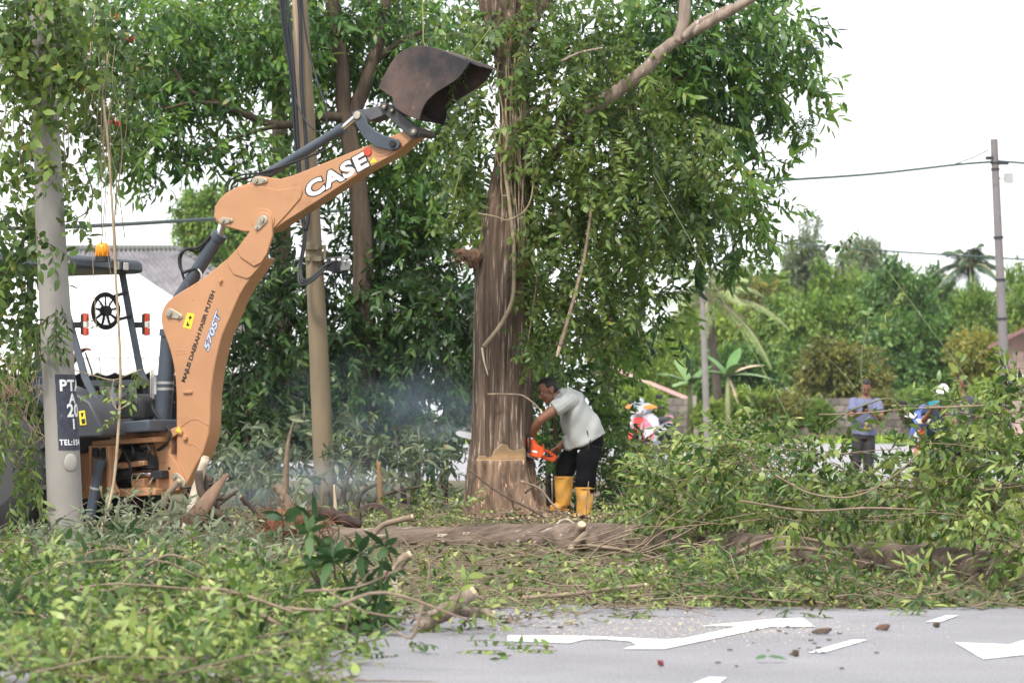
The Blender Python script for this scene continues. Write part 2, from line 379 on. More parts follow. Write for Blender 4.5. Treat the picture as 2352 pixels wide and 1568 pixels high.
def asphalt_mat(name, col):
    m = bpy.data.materials.new(name); t = nodes(m); N, Lk = t.nodes, t.links
    out = N.new('ShaderNodeOutputMaterial'); b = N.new('ShaderNodeBsdfPrincipled'); tc = N.new('ShaderNodeTexCoord')
    n = N.new('ShaderNodeTexNoise'); n.inputs['Scale'].default_value = 90; n.inputs['Detail'].default_value = 4
    n1 = N.new('ShaderNodeTexNoise'); n1.inputs['Scale'].default_value = .9; n1.inputs['Detail'].default_value = 8; n1.inputs['Roughness'].default_value = .65
    vo = N.new('ShaderNodeTexVoronoi'); vo.inputs['Scale'].default_value = 140
    for q in (n, n1, vo): Lk.new(tc.outputs['Object'], q.inputs['Vector'])
    r = N.new('ShaderNodeValToRGB'); e = r.color_ramp.elements; e[0].position = .3; e[1].position = .72
    e[0].color = [c * .80 for c in col] + [1]; e[1].color = [c * 1.14 for c in col] + [1]; Lk.new(n1.outputs['Fac'], r.inputs[0])
    r2 = N.new('ShaderNodeValToRGB'); e = r2.color_ramp.elements; e[0].position = .35; e[0].color = (.6, .6, .62, 1); e[1].position = .62; e[1].color = (1.16, 1.16, 1.16, 1); Lk.new(n.outputs['Fac'], r2.inputs[0])
    mx = N.new('ShaderNodeMixRGB'); mx.blend_type = 'MULTIPLY'; mx.inputs[0].default_value = 1; Lk.new(r.outputs[0], mx.inputs[1]); Lk.new(r2.outputs[0], mx.inputs[2])
    Lk.new(mx.outputs[0], b.inputs['Base Color']); b.inputs['Roughness'].default_value = .8
    bp = N.new('ShaderNodeBump'); bp.inputs['Strength'].default_value = .5; bp.inputs['Distance'].default_value = .006; Lk.new(vo.outputs['Distance'], bp.inputs['Height'])
    Lk.new(bp.outputs[0], b.inputs['Normal']); Lk.new(b.outputs[0], out.inputs[0]); return m

M_ASPH = asphalt_mat('asphalt', (.245, .24, .255))
M_PAINT = mat('road_paint', (.66, .66, .66), rough=.7, var=.12, scale=26, dirt=(.36, .355, .36), dirt_amt=.2)
mb = MB(); edge = [(x, 14.9 + .12 * math.sin(x * 2.3) + .07 * math.sin(x * 6.1)) for x in np.arange(-30, 30.1, .3)]
mb.add([(-30, -20, .004), (30, -20, .004)] + [(x, y, .004) for x, y in reversed(edge)], [tuple(range(len(edge) + 2))])
tag(mb.build('road', M_ASPH, fix=False), kind='structure')
mb = MB(); mb.add([(-160, 44, .004), (160, 44, .004), (160, 102, .004), (-160, 102, .004)], [(0, 1, 2, 3)])
tag(mb.build('far_road', asphalt_mat('far_asphalt', (.33, .32, .335)), fix=False), kind='structure')
def marking(pts, name='road_marking', z=.008):
    g_ = [G(u, v)[:2] for u, v in pts]; w_ = []
    for i in range(len(g_)):
        a_, c_ = g_[i], g_[(i + 1) % len(g_)]; n_ = max(1, int(np.linalg.norm(c_ - a_) / .05)); w_ += [a_ + (c_ - a_) * k / n_ + rng.normal(0, .0012, 2) * (k > 0) for k in range(n_)]
    pts = w_
    b = MB(); b.add([(p_[0], p_[1], z) for p_ in pts], [tuple(range(len(pts)))]); tag(b.build(name, M_PAINT), kind='structure')
def c7(pts): return [(1176 + x / 2, 1387 + y / 2) for x, y in pts]
marking(c7([(-20, 150), (340, 152), (700, 168), (790, 163), (1045, 108), (862, 107), (1240, 70), (1335, 69), (1393, 111), (1190, 110), (700, 213), (508, 213), (572, 196), (545, 178), (430, 168), (340, 168), (262, 186), (-20, 176)]))
marking(c7([(1360, 229), (1432, 230), (1637, 170), (1562, 170)])); marking(c7([(1898, 88), (1968, 88), (2052, 57), (1996, 57)]))
marking(c7([(2033, 182), (2285, 192), (2352, 172), (2520, 130), (2620, 150), (2460, 215), (2352, 240), (2165, 260)])); marking(c7([(800, 385), (905, 342), (988, 344), (930, 385)]))
for yy in (51.5, 72):
    b = MB(); b.add([(-60, yy, .008), (60, yy, .008), (60, yy + .25, .008), (-60, yy + .25, .008)], [(0, 1, 2, 3)]); tag(b.build('far_road_line', M_PAINT), kind='structure')
# low grass strip at the foot of the wall
n = 9000; gx = rng.uniform(-40, 40, n); gy = rng.uniform(102, 111.5, n)
Vg = np.zeros((n, 3, 3)); a = rng.uniform(0, 6.28, n); h = rng.uniform(.12, .4, n)
Vg[:, 0] = np.stack([gx - .09 * np.cos(a), gy - .09 * np.sin(a), 0 * gx], 1); Vg[:, 1] = np.stack([gx + .09 * np.cos(a), gy + .09 * np.sin(a), 0 * gx], 1)
Vg[:, 2] = np.stack([gx + rng.normal(0, .08, n), gy + rng.normal(0, .08, n), h], 1)
tag(link('verge_grass', npmesh('verge_grass', Vg.reshape(-1, 3), np.arange(n * 3).reshape(-1, 3), np.repeat(rng.uniform(.2, .9, n), 3)), None, M_FAR_BRIGHT), kind='stuff')

# ------------------------------------------------------------------ concrete block walls across the road
M_BLOCK = [mat('block_grey', (.19, .165, .15), .9, .2, 5, dirt=(.09, .08, .07), dirt_amt=.3), mat('block_dark', (.125, .11, .10), .9, .2, 5), mat('block_pale', (.24, .21, .19), .9, .2, 5)]
M_MORTAR = mat('mortar', (.34, .31, .28), .95)
def block_wall(name_label, u0, u1, d, rows, skip=()):
    x0 = (u0 - 1176) / PX(d); x1 = (u1 - 1176) / PX(d); w, h = .40, .285
    t = thing('block_wall', name_label, 'wall', ((x0 + x1) / 2, d, 0)); meshes = []
    for m in M_BLOCK:
        b = MB(); b.box((0, 0, 0), (w - .025, .14, h - .025)); meshes.append(b.mesh('block')); meshes[-1].materials.append(m)
    MB().box(((x0 + x1) / 2, d + .03, rows * h / 2), (x1 - x0 - .02, .09, rows * h - .02)).build('mortar', M_MORTAR, t)
    nc = int((x1 - x0) / w)
    for r_ in range(rows):
        for c in range(nc + (r_ % 2)):
            if (r_, c) in skip: continue
            o = bpy.data.objects.new('block', random.choices(meshes, (5, 3, 2))[0]); COL.objects.link(o); o.parent = t
            xc = x0 + (c + .5) * w - (w / 2 if r_ % 2 else 0)
            sc = 1.0
            if r_ % 2 and c in (0, nc): sc = .5; xc += w / 4 if c == 0 else -w / 4
            o.location = (xc - t.location.x, random.uniform(-.012, .008), r_ * h + h / 2); o.scale = (sc, 1, 1)
    for xx in (x0 - .1, x1 + .1): MB().box((xx, d, rows * h / 2 + .05), (.19, .2, rows * h + .1)).build('post', M_MORTAR, t)
    return t
block_wall('grey concrete block wall behind the man in the blue shirt', 1800, 2345, 112, 6)
block_wall('short grey concrete block wall behind the orange and white motorcycle', 1440, 1588, 112, 6)

# ------------------------------------------------------------------ shed, houses and white tent
M_RUST = mat('rusty_sheet', (.42, .25, .22), .8, .3, 2.5, dirt=(.5, .42, .37), dirt_amt=.5)
M_DARKW = mat('dark_timber', (.05, .045, .04), .9)
def corrug(p00, p10, p11, p01, n, amp, up, rows=1):
    """corrugated sheet: waves run from edge p00-p01 to p10-p11"""
    p = [np.asarray(q, float) for q in (p00, p10, p11, p01)]; V = []; F = []; up = np.asarray(up, float); k = n * 4
    for j in range(rows + 1):
        for i in range(k + 1):
            s, t = i / k, j / rows; q = (p[0] * (1 - s) + p[1] * s) * (1 - t) + (p[3] * (1 - s) + p[2] * s) * t
            V.append(q + up * amp * math.sin(i * math.pi / 2))
    o = len(V); V += [v - up * .012 for v in V]
    for j in range(rows):
        for i in range(k):
            a = j * (k + 1) + i; F.append((a, a + 1, a + k + 2, a + k + 1)); F.append((o + a, o + a + k + 1, o + a + k + 2, o + a + 1))
    return V, F
t = thing('shed', 'low dark shed with a rusty pink sheet roof beside the short block wall', 'shed', P(1480, 1010, 118))
b = MB(); b.add(*corrug(P(1400, 838, 122), P(1400, 846, 117), P(1595, 926, 117), P(1595, 918, 122), 12, .03, (.35, 0, .93))); b.build('roof', M_RUST, t, fix=False)
b = MB(); b.box(P(1470, 965, 121), (2.4, .1, 1.9)); b.build('wall', M_DARKW, t)
for u in (1415, 1500, 1580): MB().tube([P(u, 955 + 55, 117.6), P(u, 850 + (u - 1400) * .4 + 6, 117.6)], .05).build('post', M_DARKW, t)

M_TILE = mat('roof_tile', (.20, .19, .205), .85, .2, 3, dirt=(.11, .105, .11), dirt_amt=.45); M_RIDGE = mat('ridge_tile', (.13, .135, .125), .9, .2, 6)
M_CREAM = mat('cream_plaster', (.5, .46, .4), .9)
t = thing('house', 'house with a grey tiled hip roof behind the white tent', 'house', P(320, 1000, 70))
rz = P(300, 573, 70)[2]; ez_ = rz - 1.75; rl, rr = P(150, 573, 70)[0], P(409, 573, 70)[0]
b = MB(); b.add(*corrug((rl, 70, rz), (rr, 70, rz), (rr + 3, 66.4, ez_), (rl, 66.4, ez_), 26, .035, (0, -.4, .9))); b.build('roof', M_TILE, t, fix=False)
b = MB(); b.add(*corrug((rr, 70, rz), (rr, 70.01, rz), (rr + 3, 73.6, ez_), (rr + 3, 66.4, ez_), 18, .035, (.4, 0, .9))); b.build('roof', M_TILE, t, fix=False)
b = MB(); b.add(*corrug((rr, 70.02, rz), (rl, 70.02, rz), (rl, 73.6, ez_), (rr + 3, 73.6, ez_), 18, .035, (0, .4, .9))); b.build('roof', M_TILE, t, fix=False)
me = None
for i in range(26):
    xx = rl + (rr - rl) * (i + .5) / 26
    if me is None:
        q = MB(); q.tube([(-.075, 0, 0), (.075, 0, 0)], [.075, .095], 8); me = q.mesh('tile', True); me.materials.append(M_RIDGE)
    o = bpy.data.objects.new('tile', me); COL.objects.link(o); o.parent = t; o.location = (xx - t.location.x, 70 - t.location.y, rz + .02 - t.location.z)
for i in range(22):
    k = (i + .5) / 22; o = bpy.data.objects.new('tile', me); COL.objects.link(o); o.parent = t
    o.location = (rr + 3 * k - t.location.x, 70 - 3.6 * k - t.location.y, rz - (rz - ez_) * k + .02 - t.location.z); o.rotation_euler = (0, R(20), R(-50))
MB().box(((rl + rr) / 2 + .8, 70, ez_ / 2 - .1), (rr - rl + 3, 5.6, ez_ - .15)).build('wall', M_CREAM, t)

t = thing('house', 'pinkish house with a dark overhanging roof at the far right edge', 'house', P(2400, 1010, 90))
M_PINK = mat('pink_plaster', (.55, .4, .33), .9); M_EAVE = mat('dark_eave', (.10, .085, .085), .8)
b = MB(); q = lambda u, v, d: P(u, v, d)
b.prism([q(2270, 802, 86), q(2480, 700, 86), q(2480, 690, 86), q(2270, 793, 86)], [q(2270, 802, 96), q(2480, 700, 96), q(2480, 690, 96), q(2270, 793, 96)]); b.build('roof', mat('maroon_roof', (.2, .11, .10), .8), t)
MB().box(P(2410, 880, 90), (1.9, 4, 3.2)).build('wall', M_PINK, t)
MB().box(P(2338, 905, 88), (.3, .3, 2.6)).build('pillar', M_PINK, t)

M_TENT = mat('tent_canvas', (.8, .8, .82), .6, .03, 2); M_POLE = mat('tent_pole', (.55, .55, .56), .4, metal=.6); M_DK = mat('under_tent_shade', (.02, .02, .022), .9)
t = thing('tent', 'large white event tent behind the backhoe cab', 'tent', P(250, 1060, 48))
A0, A1 = P(30, 640, 50), P(318, 629, 50); e0, e1 = P(-250, 822, 45), P(640, 818, 45); f0, f1 = P(-250, 818, 55), P(640, 812, 55); f0[2] = e0[2]; f1[2] = e1[2]
def sagq(a, b_, c, d_, n=8, sag=.10):
    V = []; F = []
    for j in range(n + 1):
        for i in range(n + 1):
            s, tt = i / n, j / n; p_ = (a * (1 - s) + b_ * s) * (1 - tt) + (d_ * (1 - s) + c * s) * tt; p_ = p_ - np.array([0, 0, sag * math.sin(math.pi * tt) * (.6 + .4 * math.sin(math.pi * s))]); V.append(p_)
    for j in range(n):
        for i in range(n): k = j * (n + 1) + i; F.append((k, k + 1, k + n + 2, k + n + 1))
    return V, F
b = MB(); b.add(*sagq(A0, A1, e1, e0)); b.add(*sagq(A1, A1 + [.001, 0, 0], f1, e1)); b.add(*sagq(A1, A0, f0, f1)); b.add(*sagq(A0, A0 + [-.001, 0, 0], e0, f0)); b.build('canopy', M_TENT, t, smooth=True, fix=False)
b = MB(); n = 180; V = []; F = []
for i in range(n + 1):
    s = i / n; top = e0 * (1 - s) + e1 * s; w = .02 * math.sin(i * .9); dep = .24 + .05 * abs(math.sin(i * math.pi / 8))
    for k, zz in enumerate((.0, -.05, -.11, -dep)): V.append(top + [0, -.005 + (.02 if k == 1 else -.015 if k == 2 else w), zz])
for i in range(n):
    for k in range(3): a_ = i * 4 + k; F.append((a_, a_ + 1, a_ + 5, a_ + 4))
b.add(V, F); b.build('valance', M_TENT, t, smooth=True, fix=False)
for u in (-240, 110, 355, 630):
    p_ = P(u, 838, 45.1); MB().tube([(p_[0], p_[1], 0), (p_[0], p_[1], e0[2] - .02)], .03).build('pole', M_POLE, t)
MB().box(P(150, 930, 54), (9.5, .05, 2.1)).build('shade_sheet', M_DK, t)  # near-black sheet paints the shade beneath the tent roof

# ------------------------------------------------------------------ far trees
M_TRUNK = bark_mat('far_bark', (.06, .05, .04), (.13, .11, .09), (.2, .18, .15))
def crown_mesh(nclump, nspr, flat=.8, seed=0, loose=1.0):
    r_ = np.random.default_rng(seed); ps, ds = [], []
    for i in range(nclump):
        q = r_.normal(0, 1, 3); q /= np.linalg.norm(q); q = q * (r_.random() ** .5) * .72; q[2] *= flat; rr_ = r_.uniform(.2, .38) * loose; n = nspr // nclump
        k = r_.normal(0, 1, (n, 3)); k /= np.linalg.norm(k, axis=1, keepdims=True); rad = np.where(r_.random(n) < .7, r_.uniform(.75, 1.05, n), r_.random(n) ** .4)
        ps.append(q + k * rad[:, None] * rr_ * [1, 1, .75]); dd = k + r_.normal(0, .5, (n, 3)); dd[:, 2] -= .25; ds.append(dd)
    return np.concatenate(ps), np.concatenate(ds)
CROWNS = []
for i, (nc, ns, fl, lo) in enumerate(((22, 2200, .8, 1.0), (16, 1900, .95, 1.05), (26, 2400, .6, .85), (14, 900, 1.0, .75))):
    p_, d_ = crown_mesh(nc, ns, fl, 40 + i, lo)
    V, T, A = foliage_arrays(SP_FAR, p_, d_, rng.uniform(.26, .42, len(p_)), np.clip(rng.normal(.45, .2, len(p_)) + tone_patch(p_, 3), 0, 1), .7)
    me = npmesh('crown', V, T, A); me.materials.append(M_FAR_MID); CROWNS.append(me); TRIS[0] += len(T)
FARG = 'trees beyond the road'
def far_tree(label, u, vtop, vbot, halfw, d, m, ci, name='broadleaf_tree', group=FARG, trunk_to=None, cat='tree'):
    k = PX(d); top = P(u, vtop, d)[2]; bot = P(u, vbot, d)[2]; x = (u - 1176) / k; rz_ = (top - bot) / 2; cz = (top + bot) / 2
    t = thing(name, label, cat, (x, d, 0), group)
    o = bpy.data.objects.new('crown', CROWNS[ci]); COL.objects.link(o); o.parent = t; o.location = (0, 0, cz); o.scale = (halfw / k * 1.25, halfw / k * .9, rz_ * 1.12); o.rotation_euler = (0, 0, random.uniform(0, 6.28)); o['kind'] = 'stuff'
    o.material_slots[0].link = 'OBJECT'; o.material_slots[0].material = m
    b = MB(); r0 = .05 + .012 * top; b.tube(bez([(x, d, 0), (x + random.uniform(-.1, .1), d, cz * .5), (x, d, cz + rz_ * .3)], 4), [r0 * (1 - .75 * i / 8) for i in range(9)], 7)
    for i in range(4):
        a_ = random.uniform(0, 6.28); z0 = bot * .7 + random.random() * (cz - bot * .7); b.tube(bez([(x, d, max(.3, z0)), (x + math.cos(a_) * halfw / k * .35, d + math.sin(a_) * .8, z0 + rz_ * .5), (x + math.cos(a_) * halfw / k * .6, d + math.sin(a_) * 1.5, cz + rz_ * .35)], 3), [r0 * .45 * (1 - .8 * j / 6) for j in range(7)], 5)
    b.build('trunk', M_TRUNK, t, smooth=True); return t
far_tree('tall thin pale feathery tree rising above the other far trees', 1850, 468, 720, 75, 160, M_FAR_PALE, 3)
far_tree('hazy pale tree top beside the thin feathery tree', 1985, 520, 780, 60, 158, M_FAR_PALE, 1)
far_tree('big dark green tree left of the distant palm', 2065, 552, 900, 105, 128, M_FAR_DARK, 0)
far_tree('mid green rounded tree behind the olive bushes', 1890, 640, 960, 115, 126, M_FAR_MID, 1)
far_tree('yellow green tree behind the thin grey pole', 1700, 600, 900, 105, 145, M_FAR_OLIVE, 2)
far_tree('olive brown tree directly behind the man in the blue shirt', 1925, 745, 985, 125, 117, M_FAR_OLIVE, 0)
far_tree('dark tree crown between the olive tree and the yellow tree', 2110, 690, 980, 120, 121, M_FAR_DARK, 1)
far_tree('small yellowish tree with a pale forked trunk near the right pole', 2245, 735, 900, 75, 114, M_FAR_YEL, 2)
far_tree('green tree behind the leaning pole at the right', 2330, 600, 960, 95, 132, M_FAR_MID, 0)
far_tree('tree crown under the distant palm fronds', 2200, 640, 960, 90, 136, M_FAR_DARK, 2)
far_tree('bright green tree behind the shed roof', 1490, 735, 985, 95, 126, M_FAR_BRIGHT, 2)
far_tree('green tree left of the coconut palm', 1590, 760, 1000, 70, 130, M_FAR_MID, 0)
far_tree('light green rounded tree behind the house roof', 470, 395, 720, 110, 95, M_FAR_MID, 1)
far_tree('dark green tree far behind the two men with phones', 2000, 640, 940, 110, 140, M_FAR_MID, 2)
far_tree('green tree far beyond the trunk being cut', 1120, 700, 1010, 150, 120, M_FAR_MID, 1)
far_tree('green tree far beyond the centre pole', 830, 720, 1010, 150, 118, M_FAR_DARK, 0)
far_tree('dense green tree filling the gap left of the big dark tree', 1800, 650, 930, 100, 138, M_FAR_MID, 0)
far_tree('broad dark tree low behind the two block walls', 1700, 760, 990, 120, 124, M_FAR_DARK, 2)
far_tree('deep green tree low behind the yellow tree', 2260, 690, 980, 110, 129, M_FAR_DARK, 0)
far_tree('round green tree hiding the dark palm trunk', 2228, 622, 960, 70, 122, M_FAR_MID, 1)
far_tree('green tree beyond the right edge of the heap', 2390, 720, 990, 90, 118, M_FAR_OLIVE, 1)
far_tree('soft olive tree behind the dark tree crown', 2040, 700, 960, 110, 148, M_FAR_MID, 1)
far_tree('yellow green tree left behind the shed', 1420, 700, 960, 90, 134, M_FAR_YEL, 0)
far_tree('leafy tree behind the tan pole far beyond the bushes', 660, 760, 1010, 110, 122, M_FAR_MID, 2)
far_tree('tall mid green tree filling the skyline between the two pale trees', 1925, 556, 900, 95, 150, M_FAR_MID, 0)
far_tree('tall soft green tree behind the coconut palm fronds', 1730, 572, 900, 105, 152, M_FAR_MID, 2)
far_tree('broad green tree left of the distant palm top', 2145, 572, 930, 85, 134, M_FAR_DARK, 0)
far_tree('green tree just right of the leaning pole', 2345, 560, 940, 70, 140, M_FAR_MID, 2)
far_tree('light green tree above the rusty shed roof', 1610, 640, 930, 95, 136, M_FAR_BRIGHT, 0)
HG = 'bushes in front of the block walls'
for u, vt, vb, hw, d, m, l in ((1740, 872, 1010, 95, 110, M_FAR_BRIGHT, 'bright green creeper covered bush between the two block walls'), (1640, 905, 1012, 60, 109, M_FAR_BRIGHT, 'small bright bush at the foot of the thin grey pole'),
                      (2110, 865, 1000, 60, 109.5, M_FAR_MID, 'leafy bush over the wall left of the man in the white cap'), (2290, 850, 1000, 75, 109, M_FAR_BRIGHT, 'light green bush beside the right pole base'), (1470, 868, 1000, 80, 108, M_FAR_BRIGHT, 'green bush below the shed roof behind the motorcycle'), (1880, 900, 1010, 55, 109, M_FAR_MID, 'leafy green bush against the wall left of the man in the blue shirt'), (1800, 880, 1010, 60, 109.3, M_FAR_OLIVE, 'olive bush at the left end of the long block wall'), (2180, 885, 1005, 60, 109.2, M_FAR_BRIGHT, 'bright bush against the wall behind the white cap'), (2010, 880, 980, 50, 110, M_FAR_OLIVE, 'olive bush above the wall behind the blue shirt')):
    far_tree(l, u, vt, vb, hw, d, m, random.choice((0, 2)), 'bush', HG, cat='bush')

def frond(b, base, az, elev, L, droop, m=0, wd=.5, n=24):
    pts = []; h = np.array([math.cos(az), math.sin(az), 0])
    for i in range(9):
        s = i / 8; pts.append(np.asarray(base) + h * L * s * math.cos(elev) * (1 - .12 * s) + np.array([0, 0, L * s * math.sin(elev) - droop * L * s * s]))
    b.tube(pts, [.035 * (1 - .8 * i / 8) + .006 for i in range(9)], 5, mi=0)
    sd_ = np.cross(h, [0, 0, 1])
    for i in range(n):
        s = .12 + .88 * i / n; j = min(7, int(s * 8)); f = s * 8 - j; p_ = pts[j] * (1 - f) + pts[j + 1] * f; ll = wd * math.sin(math.pi * min(1, .18 + s * .8)) + .1; tg = nrm(pts[j + 1] - pts[j])
        for sg in (-1, 1):
            dr = nrm(sd_ * sg + tg * .55 + np.array([0, 0, -.45 - random.random() * .4])); e_ = p_ + dr * ll
            w_ = tg * .02; b.add([p_ - w_, p_ + w_, p_ + dr * ll * .55 + w_ * .9 - [0, 0, .0], e_, p_ + dr * ll * .55 - w_ * .9], [(0, 1, 2, 4), (4, 2, 3)], 1)
M_FROND = mat('palm_leaflet', (.21, .27, .10), .5, .25, 3); M_RACH = mat('palm_stalk', (.32, .3, .17), .6); M_FRONDD = mat('palm_leaflet_dark', (.045, .085, .045), .5, .25, 3); M_DRY = mat('dry_leaf', (.55, .42, .3), .8, .25, 3)
def palm(label, u, v, d, L, n, mf, trunk=True):
    t = thing('coconut_palm', label, 'palm', ((u - 1176) / PX(d), d, 0), 'coconut palms beyond the road'); c = P(u, v, d)
    for i in range(n):
        b = MB(); k = i / n; frond(b, c, i * 2.4, R(75 - 95 * k), L * random.uniform(.85, 1.1), .55, wd=.5, n=46); b.build('frond', [M_RACH, mf], t, fix=False)
    b = MB(); b.tube(bez([(c[0] + .5, d, 0), (c[0] + .25, d, c[2] * .5), c], 5), [.2 - .006 * i for i in range(11)], 8, jit=.05); b.build('trunk', M_TRUNK, t, smooth=True)
palm('coconut palm with drooping pale fronds behind the thin grey pole', 1628, 690, 112, 3.5, 20, M_FROND)
palm('dark coconut palm top rising beside the leaning pole', 2228, 612, 124, 2.3, 16, M_FRONDD)
def banana(label, u, v, d, leaves):
    t = thing('banana_plant', label, 'banana plant', ((u - 1176) / PX(d), d, 0), 'banana plants beyond the road'); c = P(u, v, d)
    b = MB(); b.tube([(c[0], d, 0), (c[0], d, c[2])], [.14, .08], 8); b.build('trunk', mat('banana_stem', (.2, .22, .1), .6), t, smooth=True)
    for az, el, L, wd, m in leaves:
        h = np.array([math.cos(az), math.sin(az), 0]); sd_ = np.cross(h, [0, 0, 1]); V = []; F = []; k = 8
        for i in range(k + 1):
            s = i / k; p_ = c + h * L * s * math.cos(el) + np.array([0, 0, L * s * math.sin(el) - .35 * L * s * s]); w_ = wd * math.sin(math.pi * (.06 + .92 * s)) ** .6
            V += [p_ + sd_ * w_ - [0, 0, .25 * w_], p_, p_ - sd_ * w_ - [0, 0, .25 * w_]]
        for i in range(k): a_ = i * 3; F += [(a_, a_ + 1, a_ + 4, a_ + 3), (a_ + 1, a_ + 2, a_ + 5, a_ + 4)]
        b = MB(); b.add(V, F); b.build('leaf', m, t, smooth=True, fix=False)
M_BAN = mat('banana_leaf', (.09, .19, .05), .4, .15, 3); M_BANP = mat('banana_leaf_pale', (.17, .27, .10), .4, .15, 3)
banana('banana plant with one dried leaf right of the coconut palm', 1672, 862, 108, [(0.15, R(35), 1.7, .22, M_DRY), (-.1, R(15), 1.8, .26, M_BANP), (2.6, R(55), 1.7, .25, M_BAN), (.9, R(65), 1.9, .26, M_BAN), (-1.2, R(40), 1.5, .25, M_BANP), (3.6, R(25), 1.5, .25, M_BAN), (-.6, R(-60), .9, .1, M_DRY)])
banana('leafy banana plant left of the coconut palm trunk', 1585, 880, 109, [(3.2, R(35), 1.6, .24, M_BAN), (2.2, R(60), 1.8, .25, M_BANP), (.6, R(50), 1.7, .24, M_BAN), (-1.3, R(30), 1.5, .24, M_BAN), (4.2, R(15), 1.5, .24, M_BANP)])

# ------------------------------------------------------------------ poles and wires on the far side
M_CONC = mat('concrete', (.30, .275, .25), .85, .14, 4, .3, dirt=(.2, .18, .16), dirt_amt=.3); M_CONCD = mat('concrete_dark', (.17, .155, .155), .85, .12, 4, dirt=(.10, .09, .09), dirt_amt=.3)
M_BLACK = mat('black_plate', (.03, .033, .05), .6, .3, 20); M_WHITE = mat('white_paint', (.78, .78, .78), .6, .05, 20); M_CABLE = mat('black_cable', (.02, .022, .028), .5); M_STEEL = mat('galvanised', (.4, .4, .4), .5, metal=.5)
M_WIREG = mat('green_cable', (.03, .06, .05), .5)
def pole(label, top, foot, d, r0, r1, m, name='utility_pole', n=16):
    a, f = P(*top, d), P(*foot, d); f = a + (f - a) * ((a[2] + .1) / (a[2] - f[2])) if f[2] > .01 else f
    t = thing(name, label, 'utility pole', (f[0], d, 0)); pts = [f + (a - f) * k for k in np.linspace(0, 1, 9)]
    MB().tube(pts, [r0 + (r1 - r0) * k for k in np.linspace(0, 1, 9)], n).build('shaft', m, t, auto=True); return t, a, f
t, a, f = pole('dark leaning concrete pole carrying the overhead cable at the far right', (2283, 320), (2312, 960), 65, .12, .085, M_CONCD)
at_ = lambda k: a + (f - a) * k
for k in (.07, .09, .3, .43, .55): MB().tube([at_(k), at_(k + .006)], .125 if k > .2 else .105, 16).build('clamp', M_CABLE, t)
b = MB(); p_ = at_(.075); b.box(p_ + [-.1, -.05, .12], (.25, .05, .08)); b.box(p_ + [.15, -.05, .0], (.3, .05, .07)); b.build('insulator', M_CABLE, t)
b = MB(); b.box(at_(.12) + [.3, 0, 0], (.2, .15, .22)); b.tube([at_(.12), at_(.12) + [.3, 0, 0]], .02); b.build('junction_box', M_STEEL, t)
p0, p1 = at_(.735), at_(.797); pl = MB().tube([p0, p1], .132, 20).build('number_plate', M_BLACK, t, auto=True)
b = MB()
for i in range(4): b.box(p0 + (p1 - p0) * (.2 + .2 * i) + [random.uniform(-.03, .03), -.136, 0], (.09, .004, .022)); b.box(p0 + (p1 - p0) * (.26 + .2 * i) + [random.uniform(-.05, .05), -.136, 0], (.02, .004, .06))
b.build('lettering', M_WHITE, pl)
b = MB(); b.box(P(2334, 877, 66), (.32, .03, .34)); b.build('sign', M_WHITE, t)
t2, a2, f2 = pole('thin pale grey pole in front of the coconut palm', (1610, 560), (1623, 965), 78, .095, .075, mat('pole_pale', (.2, .185, .17), .85, .12, 4))
def wire(label, pts, r, m=M_WIREG, grp='overhead cables'):
    tag(MB().tube(bez(pts, 8), r, 5).build('overhead_cable', m, smooth=True), label, 'cable', grp)
wire('thick green overhead cable running left from the leaning pole top', [P(2278, 372, 65), P(2200, 378, 64), P(2000, 400, 61), P(1755, 417, 57), P(1300, 450, 52), P(1000, 470, 48), P(450, 505, 40), P(160, 521, 36), P(-60, 526, 34)], .028)
wire('short overhead cable leaving the frame right of the leaning pole', [P(2288, 370, 65), P(2352, 375, 66), P(2450, 384, 68)], .028)
wire('thin lower overhead wire crossing in front of the far trees', [P(1500, 520, 75), P(1780, 555, 73), P(2000, 574, 72), P(2292, 592, 70), P(2450, 602, 69)], .022)
wire('slim stay wire rising to the leaning pole top', [P(2270, 345, 65), P(2235, 362, 64.6), P(2190, 378, 64)], .014)
# ------------------------------------------------------------------ the tree being cut
M_BARK = bark_mat('bark', (.042, .029, .021), (.205, .145, .108), (.44, .36, .29), zs=.055, scale=22, light_amt=.585, bump=1.0)
M_STUMP = bark_mat('stripped_bark', (.06, .038, .027), (.27, .185, .13), (.55, .35, .24), zs=.2, scale=15, light_amt=.6, bump=1.0)
M_CUTW = mat('fresh_wood', (.52, .38, .25), .8, .12, 3, stretch=(6, 1, 3)); M_CUTR = mat('sapwood', (.62, .47, .3), .8, .1, 8)
M_BARK2 = bark_mat('bark_brown', (.05, .035, .026), (.12, .09, .065), (.2, .16, .13), zs=.15, scale=12, light_amt=.68)
M_LIMB = bark_mat('bark_pale', (.15, .115, .09), (.34, .27, .22), (.5, .45, .4), zs=.3, scale=10, light_amt=.62)
M_VINEW = mat('vine_wood', (.30, .235, .155), .8, .25, 12, .3); M_STICK = mat('stick_bark', (.22, .165, .12), .85, .3, 14, .4); M_STICKD = mat('stick_dark', (.09, .066, .05), .9, .3, 14, .4)
M_STICKP = mat('stick_pale', (.46, .4, .32), .85, .25, 10, .3, dirt=(.14, .11, .08), dirt_amt=.35); M_TIP = mat('cut_end', (.5, .4, .28), .8, .1, 20); M_ROOT = mat('root_fibre', (.22, .10, .055), .95, .35, 18)
TD = 27.0
